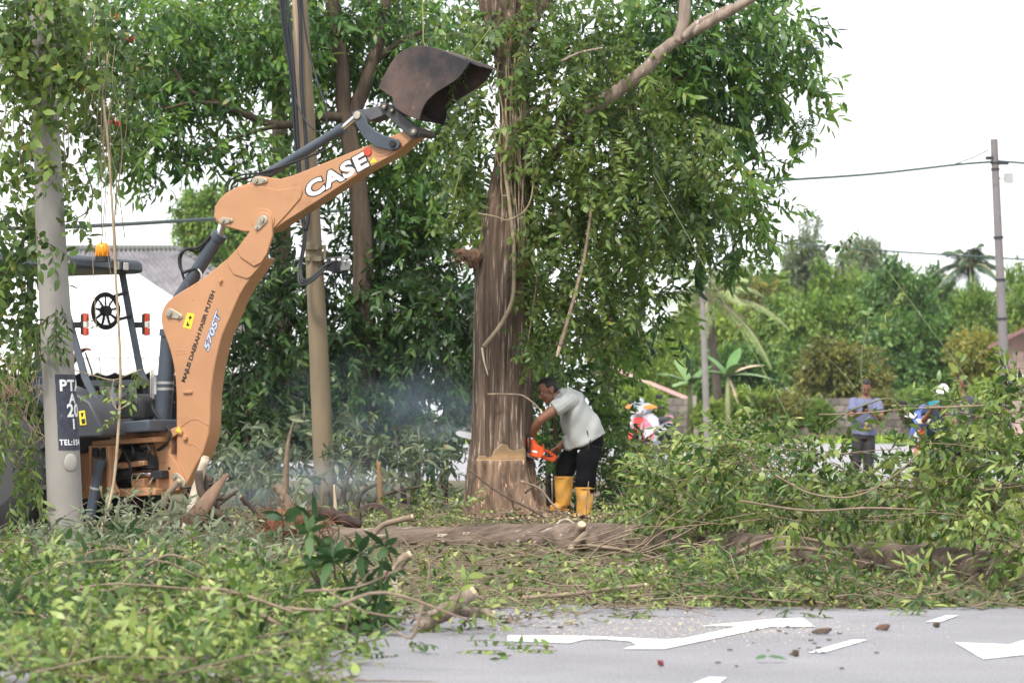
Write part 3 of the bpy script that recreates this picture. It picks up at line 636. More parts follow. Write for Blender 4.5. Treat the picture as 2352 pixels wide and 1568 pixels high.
prof = [(0, 1188, 1062, 1262), (0, 1160, 1066, 1243), (0, 1110, 1071, 1226), (0, 1056, 1077, 1217), (0, 1000, 1081, 1215), (0, 900, 1085, 1216), (0, 800, 1086, 1218), (0, 700, 1089, 1219), (0, 600, 1096, 1221), (0, 520, 1106, 1222), (0, 450, 1118, 1222), (0, 380, 1134, 1219), (0, 300, 1148, 1216), (0, 200, 1145, 1214), (0, 120, 1132, 1212), (0, 60, 1116, 1216), (0, 0, 1098, 1220), (0, -60, 1088, 1222), (0, -300, 1090, 1200)]
tree = thing('tree_being_cut', 'large fluted tree trunk with a fresh wedge cut above its base, draped in creepers', 'tree', P(1150, 1185, TD))
pz = np.array([P(1150, v, TD)[2] for _, v, l, r_ in prof]); pc = np.array([((l + r_) / 2 - 1176) / PX(TD) for _, v, l, r_ in prof]); pr = np.array([(r_ - l) / 2 / PX(TD) for _, v, l, r_ in prof])
ZC, ZT = P(1150, 1056, TD)[2], P(1150, 1012, TD)[2]
NA = 132
def flute(th, z):
    s = .06 * math.sin(5 * th + .5 + .25 * z) + .045 * math.sin(8 * th + 1.7 - .5 * z) + .022 * math.sin(17 * th + z * 1.1) + .012 * math.sin(31 * th - z * 2.1)
    if z < .5: s += .05 * (.5 - z) * math.sin(7 * th + 2)
    dg = (math.degrees(th) + 90 + 180) % 360 - 180
    s += np.interp(dg, [-75, -58, -34, -17, -3, 12, 29, 46, 64, 85], [0, -.02, .06, -.07, .11, .07, -.12, .13, -.02, 0]) * float(np.interp(z, [0, 1.6, 3.2], [1, .75, .3]))
    return s + .012 * math.sin(23 * th + 7 * z) * math.sin(9 * z)
zs = sorted(set(list(np.linspace(pz[0] - .1, ZC, 16)) + list(np.linspace(ZC, ZT + .05, 56)) + list(np.linspace(ZT + .06, pz[-1], 90))))
rows = []
for z in zs:
    rows.append((z, False))
    if abs(z - ZC) < 1e-9: rows.append((z + .001, True))
V, clampd = [], []
for z, dup in rows:
    cx, r0 = np.interp(z, pz, pc), np.interp(z, pz, pr)
    for j in range(NA):
        th = 2 * math.pi * j / NA; r_ = r0 * (1 + flute(th, z)); x, y = r_ * math.cos(th), r_ * math.sin(th); c_ = False
        if (dup or z > ZC + .0005) and z < ZT + .10 and x > -.235:
            yl = -((.19 + (z - ZC) / (ZT - ZC) * .14) - x * math.sin(R(12))) / math.cos(R(12))
            if y < yl: y = yl; c_ = True
        V.append((cx + x, TD + y, z)); clampd.append(c_)
b = MB(); F, mi = [], []
for i in range(len(rows) - 1):
    for j in range(NA):
        k = (j + 1) % NA; q = (i * NA + j, i * NA + k, (i + 1) * NA + k, (i + 1) * NA + j); F.append(q); nc = sum(clampd[a] for a in q)
        th = 2 * math.pi * (j + .5) / NA; front = math.sin(th) < .15 and math.cos(th) > -.72 and rows[i + 1][0] <= ZC + .002
        mi.append(2 if nc == 4 else (3 if nc >= 2 else (1 if front else 0)))
b.v = V; b.f = F; b.mi = mi; tr = b.build('trunk', [M_BARK, M_STUMP, M_CUTW, M_CUTR], tree, fix=False, smooth=True)
def limb(pts, r0, r1, m, parent, n=10, name='limb', jit=.06, sub=6):
    q = bez(pts, sub); return MB().tube(q, [r0 + (r1 - r0) * i / (len(q) - 1) for i in range(len(q))], n, jit=jit).build(name, m, parent, smooth=True)
limb([P(1195, 330, 27), P(1300, 290, 26.9), P(1410, 215, 26.7), P(1480, 162, 26.5), P(1520, 118, 26.5), P(1562, 88, 26.5), P(1630, 52, 26.4), P(1725, -2, 26.3), P(1840, -70, 26.2)], .075, .038, M_LIMB, tree, jit=.10)
limb([P(1556, 98, 26.5), P(1570, 50, 26.5), P(1572, -20, 26.5), P(1560, -90, 26.5)], .06, .045, M_LIMB, tree)
limb([P(1570, 88, 26.45), P(1600, 55, 26.42), P(1650, 28, 26.4), P(1685, 12, 26.4)], .035, .02, M_LIMB, tree)
limb([P(1140, 30, 27), P(1120, -40, 27), P(1080, -160, 26.8)], .16, .1, M_BARK, tree); limb([P(1200, 60, 27), P(1260, -30, 27.2), P(1380, -160, 27.5)], .13, .08, M_BARK, tree)
limb([P(1210, 420, 27.1), P(1300, 330, 27.5), P(1420, 260, 28), P(1600, 160, 28.5)], .07, .03, M_BARK2, tree)
limb([P(1215, 560, 27.1), P(1320, 480, 27.6), P(1460, 420, 28), P(1650, 400, 28.5)], .05, .02, M_BARK2, tree)
# stub with torn fibres on the left of the trunk
b = MB(); b.tube(bez([P(1098, 600, 26.85), P(1070, 585, 26.8), P(1045, 580, 26.75)], 4), [.075, .08, .075, .07, .06, .05, .035, .025, .01], 9, jit=.45)
for i in range(40): p_ = P(random.uniform(1040, 1085), random.uniform(572, 610), 26.72); b.tube([p_, p_ + np.array([random.uniform(-.09, .02), 0, random.uniform(-.05, .04)])], [.005, .002], 3)
b.build('torn_stub', mat('torn_brown', (.13, .075, .05), .95, .35, 18), tree)
b = MB()
for i in range(26): p_ = P(1203 + random.uniform(-8, 8), 618 + random.uniform(-14, 14), 26.74); b.tube([p_, p_ + np.array([random.uniform(-.05, .06), -.04, random.uniform(-.06, .06)])], [.007, .003], 3)
b.build('torn_bark', mat('torn_orange', (.42, .2, .1), .9), tree)
# crown and drapery: (u, v, d, ru, rv, rd)
dr = [(1250, 60, 26.9, 130, 90, .6), (1290, 180, 26.9, 130, 95, .6), (1350, 300, 27, 150, 90, .7), (1260, 290, 26.6, 60, 110, .3), (1420, 190, 27.2, 110, 100, .7), (1290, 420, 27, 90, 100, .5), (1400, 430, 27.2, 130, 100, .7), (1520, 330, 27.6, 120, 120, .8), (1340, 540, 27, 100, 90, .5), (1440, 550, 27.4, 100, 100, .6), (1560, 450, 27.8, 100, 90, .7), (1330, 660, 27.1, 90, 90, .5), (1410, 680, 27.4, 75, 75, .5), (1270, 600, 26.7, 45, 120, .25), (1255, 720, 26.8, 35, 80, .2), (1195, 90, 26.55, 35, 80, .2, .6), (1075, 130, 26.9, 45, 110, .4), (1080, 290, 26.9, 65, 110, .4), (1090, 430, 27.3, 50, 90, .4), (1200, 240, 26.55, 22, 70, .1, .4)]
p_, d_ = clump_points(dr, 150, down=.75)
foliage('creeper_foliage', M_LEAF_VINE, SP_VINE, p_, d_, tree, tone=(.52, .22), roll=.8)
cr = [(1400, 20, 28.5, 190, 110, 1), (1560, 110, 28.8, 150, 130, 1), (1650, 40, 29, 140, 110, 1, 1.1), (1700, 170, 29.3, 120, 110, 1), (1790, 110, 29.5, 70, 110, .8), (1830, 210, 29.5, 38, 80, .5), (1800, 60, 29.5, 55, 70, .6), (1620, 260, 29, 110, 100, .9), (1660, 400, 29, 110, 80, .9), (1740, 465, 29, 62, 65, .7), (1690, 525, 29, 75, 50, .7), (1590, 510, 28.7, 100, 80, .9), (1500, 720, 28.4, 80, 70, .6), (1430, 770, 28.2, 60, 60, .5, .8), (1480, 460, 28.6, 130, 110, .9), (1500, 200, 28.6, 130, 120, .9)]
p_, d_ = clump_points(cr, 120, down=.45); tp = tone_patch(p_, 1.0)
foliage('crown', M_LEAF_CROWN, SP_ACACIA, p_, d_, tree, tone=(.55, .24))
# dangling strings of small leaves at the crown's right edge
p_, d_ = [], []
for u, v0, v1 in ((1862, 230, 318), (1838, 250, 345), (1760, 215, 300), (1795, 210, 290), (1690, 560, 620), (1760, 545, 590), (1720, 250, 290), (1822, 270, 320)):
    for v in np.arange(v0, v1, 9): p_.append(P(u + 4 * math.sin(v * .1), v, 29.2)); d_.append((random.uniform(-.5, .5), random.uniform(-.5, .5), -1))
foliage('leaf_strings', M_LEAF_CROWN, SP_VINE, p_, d_, tree, .35, .55)

# vines on and beside the trunk
def vine(label, pts, r0, r1, m=M_VINEW, name='hanging_vine', leaves=0, group=None, tip=None, lm=None, jit=.12, ls=(.55, .9)):
    q = bez(pts, 7); k = len(q); o = MB().tube(q, [r0 + (r1 - r0) * i / (k - 1) for i in range(k)], 7, jit=jit)
    t = thing(name, label, 'vine', min(q, key=lambda a: a[2]), group); o.build('stem', m, t, smooth=True)
    if tip is not None: MB().tube([q[-1], q[-1] + nrm(q[-1] - q[-2]) * tip], [r1 * 1.02, r1 * .5], 7).build('broken_tip', M_TIP, t)
    if leaves:
        ii = rng.integers(1, k, leaves); ps = np.array([q[i] for i in ii]) + rng.normal(0, .02, (leaves, 3)); ds = rng.normal(0, .7, (leaves, 3)); ds[:, 2] -= .6
        foliage('leaves', lm or M_LEAF_VINE, SP_VINE, ps, ds, t, *ls)
    return t
fv = 26.62
vine('thick bare vine hanging down the front of the big trunk, snapped near the bottom', [P(1280, 235, fv), P(1215, 255, fv), P(1175, 300, fv), P(1160, 370, fv - .02), P(1168, 450, fv - .03), P(1178, 540, fv - .05), P(1181, 620, fv - .07), P(1176, 690, fv - .07), P(1150, 745, fv - .08), P(1110, 796, fv - .08)], .018, .019, group=None)
vine('pale broken vine end pointing down the trunk', [P(1107, 798, fv - .1), P(1112, 830, fv - .1), P(1121, 862, fv - .1)], .012, .005, M_STICKP)
vine('looped thin vine crossing the trunk below the creepers', [P(1232, 235, fv), P(1222, 330, fv - .05), P(1225, 420, fv - .08), P(1210, 478, fv - .1), P(1168, 505, fv - .12), P(1140, 498, fv - .1), P(1098, 490, fv)], .009, .007)
vine('bare vine with a broken end hanging right of the trunk', [P(1362, 430, 26.7), P(1353, 520, 26.6), P(1342, 590, 26.6), P(1322, 670, 26.5), P(1300, 750, 26.4), P(1286, 795, 26.4)], .014, .02, M_STICK, tip=.1)
vine('broken twig jutting from the trunk beside the worker', [P(1120, 905, 26.6), P(1165, 905, 26.55), P(1200, 908, 26.5), P(1225, 925, 26.45), P(1240, 940, 26.4)], .009, .007, M_STICK, tip=.04)
vine('leafy vine hanging in front of the excavator bucket', [P(970, -20, 25.4), P(972, 60, 25.4), P(975, 103, 25.4), P(1002, 138, 25.4), P(1038, 178, 25.4), P(1062, 210, 25.4), P(1079, 264, 25.4), P(1077, 300, 25.4), P(1060, 330, 25.4), P(1054, 400, 25.4), P(1040, 460, 25.4)], .006, .004, mat('vine_green', (.25, .26, .10), .7), leaves=7)
vine('leafy vine strand over the open mouth of the bucket', [P(1130, 60, 25.3), P(1085, 120, 25.3), P(1055, 165, 25.3), P(1030, 215, 25.3)], .005, .004, mat('vine_green_b', (.22, .25, .09), .7), leaves=9)
vine('leafy vine dangling down the right edge of the trunk', [P(1225, 560, 26.5), P(1232, 640, 26.5), P(1222, 720, 26.5), P(1212, 790, 26.5), P(1208, 822, 26.5)], .006, .004, leaves=34, group=None)
VG = 'long thin creepers slanting down to the fallen branches'
M_VG = mat('vine_stem_green', (.13, .14, .06), .7, .2, 10)
vine('long taut creeper slanting from the creeper curtain down to the felled branches', [P(1500, 400, 22), P(1590, 560, 21), P(1660, 690, 20), P(1720, 790, 19.5), P(1780, 900, 19), P(1850, 1030, 18.5), P(1890, 1110, 18)], .0022, .0022, M_VG, group=VG, leaves=3)
vine('slanting creeper with yellow green leaves in front of the far trees', [P(1960, 508, 18), P(1990, 560, 18), P(2060, 650, 17.7), P(2130, 745, 17.4), P(2200, 840, 17.2), P(2250, 930, 17)], .002, .002, M_VG, group=VG, leaves=5, lm=M_LEAF_CUT)
vine('upright leafy shoot standing above the man in the blue shirt', [P(1985, 905, 17.5), P(1978, 860, 17.5), P(1982, 800, 17.5), P(1993, 750, 17.5), P(1992, 715, 17.5)], .005, .003, M_VG, leaves=4, lm=M_LEAF_CUT, ls=(.4, .6))
vine('thin bare creeper arching beside the man in the blue shirt', [P(1880, 805, 18), P(1930, 850, 18), P(1975, 905, 17.8), P(2030, 985, 17.5)], .002, .002, M_VG)
vine('brown straight twig lying across in front of the man in the blue shirt', [P(1880, 952, 17.3), P(1960, 950, 17.3), P(2040, 943, 17.3), P(2120, 937, 17.2), P(2260, 931, 17)], .004, .006, M_STICK, name='twig', group=None)
vine('leafy tendril bending over the phone man', [P(1900, 975, 17.4), P(1950, 945, 17.3), P(2000, 925, 17.2), P(2040, 915, 17.2), P(2070, 935, 17.2), P(2090, 960, 17.2)], .006, .004, M_VG, leaves=5, lm=M_LEAF_CUT, ls=(.45, .7))

b = MB()
for i in range(20):
    u = random.uniform(1140, 1212); v = random.uniform(60, 380); b.tube(bez([P(u + random.uniform(-8, 8), v + k * random.uniform(40, 75), fv - .03) for k in range(5)], 4), random.uniform(.003, .008), 5, jit=.15)
b.build('creeper_stems', M_VINEW, tree, smooth=True)['kind'] = 'stuff'
# ------------------------------------------------------------------ trees behind the backhoe
t2 = thing('slim_tree', 'slim dark tree behind the bucket with a forked trunk and wide leafy crown', 'tree', P(835, 1010, 33))
limb([P(838, 1080, 33), P(838, 900, 33), P(836, 700, 33), P(833, 560, 33), P(822, 430, 33), P(806, 330, 33), P(790, 250, 33), P(785, 150, 33), P(760, -20, 33)], .14, .08, M_BARK2, t2, name='trunk')
limb([P(800, 290, 33), P(830, 220, 33), P(860, 130, 33), P(880, 40, 33), P(892, -40, 33)], .09, .06, M_BARK2, t2)
limb([P(795, 272, 33), P(740, 268, 32.8), P(640, 288, 32.5), P(560, 262, 32.2), P(490, 235, 32), P(430, 205, 31.8), P(400, 160, 31.8)], .06, .022, M_BARK2, t2)
limb([P(560, 262, 32.2), P(500, 240, 32), P(440, 236, 31.5), P(380, 250, 31.2)], .03, .012, M_BARK2, t2); limb([P(640, 288, 32.5), P(560, 310, 32), P(470, 350, 31.6)], .03, .01, M_BARK2, t2)
limb([P(860, 140, 33), P(930, 90, 33), P(1010, 60, 33.2)], .04, .02, M_BARK2, t2)
cr = [(640, 60, 33.5, 190, 110, 1.1), (820, 70, 34, 160, 110, 1.1), (980, 80, 33.5, 130, 110, 1), (470, 110, 33, 150, 100, 1), (330, 90, 32.6, 140, 110, 1), (420, 290, 32, 110, 60, .6, .8), (350, 340, 31.8, 100, 55, .6, .8), (300, 240, 32, 90, 80, .8, .8), (560, 180, 32.6, 120, 70, .8, .7), (700, 200, 33.4, 80, 90, .8, .8), (560, 345, 32.2, 90, 45, .6, .7), (640, 370, 32.6, 80, 70, .6), (930, 300, 34, 110, 120, .9), (1020, 420, 34, 90, 130, .9), (900, 450, 34, 90, 110, .8), (740, 330, 34.5, 60, 80, .6), (430, 190, 32.2, 80, 60, .6, .6), (300, 390, 31.8, 60, 45, .4, .6)]
p_, d_ = clump_points(cr, 150, down=.5); foliage('crown', M_LEAF_CROWN, SP_ACACIA, p_, d_, t2, tone=(.54, .24))
t3 = thing('slim_tree', 'thin dark tree trunk seen left of the centre pole behind its cables', 'tree', P(640, 1000, 36))
limb([P(655, 1060, 36), P(650, 700, 36), P(646, 400, 36), P(640, 150, 36), P(636, -40, 36)], .12, .09, M_BARK2, t3, name='trunk')
p_, d_ = clump_points([(560, 20, 36.5, 160, 90, 1), (720, 20, 36.5, 150, 80, 1), (250, 30, 35, 140, 90, 1), (1030, 10, 36, 130, 80, 1)], 90, down=.4); foliage('crown', M_LEAF_CROWN, SP_ACACIA, p_, d_, t3, tone=(.5, .22))
BG = 'dense dark bushes behind the poles'
def bush(label, cl, dens, m, sp, tone=(.32, .2), stems=5, name='bush', group=None, down=.35):
    u, v, d = cl[-1][:3]; t = thing(name, label, 'bush', (*P(u, v, d)[:2], 0), group); p_, d_ = clump_points(cl, dens, down=down); foliage('foliage', m, sp, p_, d_, t, tone=tone)
    for c in cl[:stems]:
        e = P(c[0], c[1], c[2]); limb([(t.location.x * .5 + e[0] * .5, t.location.y, 0), e * .6 + np.array([t.location.x, t.location.y, 0]) * .4, e], .035, .01, M_BARK2, t, 6, 'stem', sub=4)
    return t
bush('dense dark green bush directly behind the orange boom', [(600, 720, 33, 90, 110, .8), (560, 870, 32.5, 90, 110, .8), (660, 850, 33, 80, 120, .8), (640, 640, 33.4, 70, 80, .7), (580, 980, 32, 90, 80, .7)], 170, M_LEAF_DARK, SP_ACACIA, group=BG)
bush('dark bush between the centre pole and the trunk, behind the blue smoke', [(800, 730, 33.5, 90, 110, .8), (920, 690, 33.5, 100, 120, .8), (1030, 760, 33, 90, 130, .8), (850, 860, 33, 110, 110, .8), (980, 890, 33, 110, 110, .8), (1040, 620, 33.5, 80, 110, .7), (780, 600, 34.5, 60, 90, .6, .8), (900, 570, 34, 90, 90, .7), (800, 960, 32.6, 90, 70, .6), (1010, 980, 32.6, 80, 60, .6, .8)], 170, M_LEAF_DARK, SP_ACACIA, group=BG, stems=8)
bush('wilted grey green low bush left of the trunk base', [(800, 1040, 30.5, 80, 60, .5), (870, 1020, 30.3, 60, 70, .5), (930, 1090, 29.5, 90, 45, .5), (1000, 1110, 29.2, 60, 40, .5), (640, 1060, 30.5, 90, 60, .5), (560, 1050, 30, 70, 60, .4), (700, 1100, 29.6, 90, 40, .4)], 95, M_LEAF_GREY, SP_ACACIA, tone=(.4, .22), stems=4)
bush('green leafy bush behind the bent worker', [(1280, 820, 28.8, 60, 70, .4), (1330, 880, 29, 90, 70, .5), (1375, 925, 29, 35, 65, .5), (1415, 1010, 28.6, 35, 60, .4), (1250, 950, 28.8, 40, 90, .3), (1400, 1060, 28.2, 70, 60, .4), (1270, 1080, 28, 35, 60, .3)], 190, M_LEAF_CROWN, SP_VINE, tone=(.45, .2))

# ------------------------------------------------------------------ the two near poles
t = thing('utility_pole', 'round concrete pole with a black painted number panel, overgrown with creepers', 'utility pole', P(152, 1290, 20)); D0 = 20.0
pl_ = [(-60, 62, 116), (0, 66, 120), (250, 76, 134), (500, 81, 148), (800, 95, 168), (1000, 103, 181), (1250, 112, 194), (1300, 114, 196)]
pts = [P((l + r_) / 2, v, D0) for v, l, r_ in pl_]; rad = [(r_ - l) / 2 / PX(D0) for v, l, r_ in pl_]
MB().tube(pts, rad, 40, side=(1, 0, 0)).build('shaft', mat('concrete_pole', (.245, .23, .212), .8, .1, 3, .25, dirt=(.2, .185, .165), dirt_amt=.25), t, auto=True)
pv = np.array([a for a, _, _ in pl_]); pcx = np.array([q[0] for q in pts]); pzz = np.array([q[2] for q in pts])
def onpole(u, v, lift=.003):
    """point on the pole's round face below traced (u, v)"""
    z = np.interp(v, pv, pzz); cx = np.interp(v, pv, pcx); r_ = np.interp(v, pv, rad); x = (u - 1176) / PX(D0) - cx; a_ = math.asin(max(-.995, min(.995, x / r_)))
    return a_, z, cx, r_
def wrap(me):
    for vv in me.vertices:
        a_, z, cx, r_ = vv.co.x, vv.co.z, 0, 0; r_ = float(np.interp(-z, -pzz, rad)); cx = float(np.interp(-z, -pzz, pcx)); l = vv.co.y
        vv.co = (cx + (r_ + l) * math.sin(a_), D0 - (r_ + l) * math.cos(a_), z)
a0 = onpole(136, 930)[0]; zt, zb = onpole(150, 860)[1], onpole(150, 1033)[1]
b = MB(); n = 22; V = []; F = []
for i in range(n + 1):
    for j in range(13): V.append((a0 + (a0 * 0 + 2.0 - a0 * .0) * i / n + .012 * math.sin(j * 2.1) * (i == 0), .003, zb + (zt - zb) * j / 12 + (.0015 * math.sin(i * 1.7) if j in (0, 12) else 0)))
for i in range(n):
    for j in range(12): k = i * 13 + j; F.append((k, k + 13, k + 14, k + 1))
b.add(V, F); me = b.mesh('number_panel'); wrap(me); panel = link('number_panel', me, t, mat('black_panel', (.035, .04, .06), .6, .3, 30, dirt=(.2, .19, .18), dirt_amt=.12))
rr = .125
for s, u, v, sz in (('PTA', 142.5, 897, .108), ('A', 163.5, 925, .094), ('20', 159.5, 956, .125), ('1', 168.5, 984, .098), ('TEL:154', 144, 1021, .054)):
    a_, z, cx, r_ = onpole(u, v); me = text_mesh(s, sz, (0, 0, 0), (1, 0, 0), (0, 0, 1), 0, (0, -1, 0), offset=.03 * sz, xs=.95 if s == 'PTA' else .85, extrude=.0005, space=1.1)
    bm = bmesh.new(); bm.from_mesh(me)
    for _ in range(3):
        bmesh.ops.triangulate(bm, faces=bm.faces[:]); le = [e for e in bm.edges if e.calc_length() > .012]
        if le: bmesh.ops.subdivide_edges(bm, edges=le, cuts=1)
    bm.to_mesh(me); bm.free()
    for vv in me.vertices: vv.co = (a_ + vv.co.x / r_, .005 + (.0008 if vv.co.y < 0 else 0), z + vv.co.z)
    wrap(me); link('lettering', me, panel, mat('stencil_white', (.72, .72, .74), .6, .1, 60))
b = MB(); a_, z, cx, r_ = onpole(168, 1062); c = np.array([cx + r_ * math.sin(a_), D0 - r_ * math.cos(a_), z]); b.ball(c, (.05, .012, .065), [(math.cos(a_), math.sin(a_), 0), (math.sin(a_), -math.cos(a_), 0), (0, 0, 1)], 18, 10); b.build('cast_boss', mat('concrete_boss', (.33, .315, .29), .85), t, smooth=True)

t = thing('utility_pole', 'tall tan pole at centre left with black cables and a bracketed cable box', 'utility pole', P(748, 1150, 30)); D1 = 30.0
pl_ = [(-60, 668, 702), (0, 671, 706), (250, 687, 722), (500, 698, 736), (700, 706, 748), (1000, 717, 765), (1150, 724, 772), (1180, 725, 774)]
pts = [P((l + r_) / 2, v, D1) for v, l, r_ in pl_]; pts[-1][2] = -.05
MB().tube(pts, [(r_ - l) / 2 / PX(D1) for v, l, r_ in pl_], 28, side=(1, 0, 0)).build('shaft', mat('tan_pole', (.205, .16, .105), .85, .16, 5, .3, dirt=(.12, .09, .06), dirt_amt=.4, stretch=(1, 1, .25)), t, auto=True)
b = MB(); q = bez([P(676, -60, 29.83), P(684, 150, 29.83), P(692, 380, 29.83), P(697, 520, 29.83)], 5)
b.tube(q, .035, 4); b.build('timber_batten', mat('batten', (.46, .33, .22), .8, .2, 8, stretch=(3, 3, .4)), t)
b = MB()
for v0, v1, l, r_ in ((563, 572, 704, 741), (589, 599, 705, 743)):
    b.tube([P((l + r_) / 2, v0, D1), P((l + r_) / 2, v1, D1)], .093, 28)
    b.box(P(718 if v0 < 580 else 726, (v0 + v1) / 2, 29.88), (.11, .02, .05)); b.box(P(l + 2, (v0 + v1) / 2, 29.93), (.05, .06, .05))
b.tube([P(746, 562, 29.95), P(746, 595, 29.95)], .015); b.build('clamp', mat('olive_steel', (.2, .17, .11), .6, .2, 9, metal=.3), t)
bx = thing('cable_box', 'black and grey cable junction box fixed to the right of the tan pole', 'junction box', P(775, 632, 29.9))
b = MB(); b.prism([P(*q_, 29.78) for q_ in ((750, 592), (786, 588), (800, 600), (800, 634), (788, 634), (784, 628), (750, 622))], [P(*q_, 30.05) for q_ in ((750, 592), (786, 588), (800, 600), (800, 634), (788, 634), (784, 628), (750, 622))]); b.build('box', M_CABLE, bx, bevel=.01)
b = MB(); b.prism([P(*q_, 29.74) for q_ in ((782, 597), (806, 600), (804, 620), (782, 622))], [P(*q_, 29.8) for q_ in ((782, 597), (806, 600), (804, 620), (782, 622))]); b.prism([P(*q_, 29.76) for q_ in ((784, 589), (795, 585), (803, 587), (802, 597), (786, 596))], [P(*q_, 30.0) for q_ in ((784, 589), (795, 585), (803, 587), (802, 597), (786, 596))]); b.build('cover', mat('grey_plastic', (.2, .2, .2), .5), bx, bevel=.006)
b = MB()
for u in (765, 779): b.ball(P(u, 597, 29.72), (.022, .02, .018))
b.ball(P(792, 600, 29.72), .012); b.build('connector', M_WHITE, bx, smooth=True)
CG = 'black cables running down the tan pole'
def cable(label, pts, r, m=M_CABLE): tag(MB().tube(bez(pts, 8), r, 6).build('cable', m, smooth=True), label, 'cable', CG)
dz = 29.72
for i, (o, r_) in enumerate(((0, .013), (5, .011), (9, .012))):
    cable(('outer', 'middle', 'inner')[i] + ' black cable of the bundle looping under the cable box', [P(640 + o, -40, dz), P(650 + o, 60, dz), P(668 + o, 180, dz), P(676 + o, 300, dz), P(690 + o * .5, 480, dz), P(698 + o * .5, 540, dz), P(688 + o * .5, 610, dz), P(686 + o * .8, 642 - o, dz - .05), P(694 + o * .5, 655 - o * 1.2, dz - .1), P(715, 646 - o, dz - .12), P(745, 620 - o, dz - .08), P(764 + o * 1.5, 598, dz)], r_)
cable('thick black cable pressed against the middle of the tan pole', [P(684, -40, dz), P(690, 60, dz), P(693, 200, dz), P(703, 330, dz), P(709, 480, dz), P(702, 530, dz)], .022)
cable('second thick cable lying left of the timber strip on the tan pole', [P(655, -40, dz), P(672, 120, dz), P(680, 240, dz), P(684, 330, dz), P(694, 470, dz), P(700, 528, dz)], .016)
cable('thin cable loop bowing out right of the tan pole', [P(690, -40, dz), P(700, 60, dz), P(715, 140, dz), P(738, 215, dz - .1), P(750, 250, dz - .15), P(748, 290, dz - .15), P(735, 304, dz - .12), P(712, 290, dz - .1), P(690, 258, dz - .05), P(678, 220, dz)], .009)

# creepers around the near left pole
t = thing('creeper', 'thick curtain of leafy creepers with red berries hanging over the near left pole', 'climbing plant', P(60, 1270, 20.3))
cl = [(40, 60, 20.4, 130, 90, .5), (170, 80, 20.6, 110, 100, .5), (230, 190, 21, 80, 110, .4, .8), (30, 240, 20.4, 60, 130, .4), (150, 300, 21, 60, 110, .3, .6), (30, 430, 20.5, 60, 110, .4), (50, 580, 20.4, 55, 90, .35, .9), (120, 430, 20.0, 50, 60, .25, .6), (20, 690, 20.5, 45, 70, .3, 1.2), (25, 790, 20.5, 45, 60, .3, 1.2), (15, 560, 20.6, 45, 60, .3), (250, 300, 21.2, 50, 80, .3, .5), (110, 535, 19.85, 40, 35, .2, .8), (95, 50, 19.6, 80, 80, .12, 2), (100, 150, 19.6, 50, 60, .1, 2), (110, 235, 19.6, 32, 40, .1, 1), (120, 440, 19.65, 30, 40, .1, .7), (100, 340, 19.7, 25, 40, .1, .6)]
p_, d_ = clump_points(cl, 200, down=.8); foliage('foliage', M_LEAF_VINE, SP_OVAL, p_, d_, t, .7, 1.1, tone=(.34, .2))
p_, d_ = clump_points([(110, 735, 19.75, 40, 50, .15), (60, 770, 19.9, 45, 50, .2), (130, 715, 19.7, 22, 40, .1), (40, 950, 20.1, 60, 70, .3), (60, 1050, 20.2, 50, 60, .3, .8), (30, 880, 20.2, 40, 60, .3), (75, 1130, 20.1, 40, 60, .2, .7), (20, 1120, 20.3, 40, 70, .2, .5), (20, 1010, 20.4, 45, 70, .3)], 150, down=1.2); foliage('foliage', M_LEAF_VINE, SP_CUTL, p_, d_, t, .5, .85, tone=(.42, .25))
b = MB()
for i in range(46):
    u, v = random.uniform(-10, 290), random.uniform(0, 250); L = random.uniform(120, 460); dd = random.uniform(19.8, 21); q = [P(u + random.uniform(-18, 18) * (k > 0), v + L * k / 3, dd + random.uniform(-.1, .1)) for k in range(4)]
    b.tube(bez(q, 4), random.uniform(.0018, .004), 4)
for i in range(30):
    u, v = random.uniform(0, 105), random.uniform(780, 900); q = [P(u + random.uniform(-35, 35) * k / 2, v + k * random.uniform(20, 60), 20.1) for k in range(4)]; b.tube(bez(q, 3), .003, 3)
b.build('stems', M_VINEW, t, smooth=True)['kind'] = 'stuff'
b = MB()
for u, v in ((265, 40), (258, 278), (268, 284), (195, 208), (170, 102), (300, 92)):
    for i in range(7): b.ball(P(u + random.uniform(-9, 9), v + random.uniform(-6, 6), 20.4 + random.uniform(-.1, .1)), .008, n=6, m=4)
b.build('berries', mat('red_berry', (.4, .02, .015), .4), t, smooth=True)['kind'] = 'stuff'
vine('long thin vine hanging straight down between pole and boom', [P(237, 230, 19.6), P(248, 330, 19.6), P(258, 480, 19.6), P(266, 640, 19.6), P(275, 800, 19.6), P(276, 900, 19.6), P(268, 1040, 19.5), P(255, 1140, 19.4), P(226, 1235, 19.2)], .008, .011, M_VINEW, group=None)
vine('curly bare tendril against the sky left of the boom', [P(180, 340, 20.2), P(200, 400, 20.2), P(212, 440, 20.2), P(205, 480, 20.2), P(170, 505, 20.1), P(140, 510, 20)], .006, .004, M_STICKD)
vine('leafy vine strand hanging before the white tent', [P(205, 500, 19.9), P(212, 580, 19.9), P(216, 660, 19.9), P(222, 760, 19.9), P(232, 860, 19.8)], .003, .003, leaves=3, ls=(.4, .6))
vine('leafy vine strand drooping across the cab console', [P(172, 850, 19.9), P(215, 862, 19.8), P(260, 872, 19.7), P(300, 858, 19.6), P(325, 848, 19.6)], .004, .003, leaves=5, lm=M_LEAF_CUT, ls=(.5, .7))
vine('vine strand with broad leaves in front of the cab seat', [P(262, 870, 19.5), P(255, 910, 19.5), P(270, 940, 19.5), P(295, 925, 19.5)], .004, .003, leaves=4, lm=M_LEAF_CUT, ls=(.5, .7))
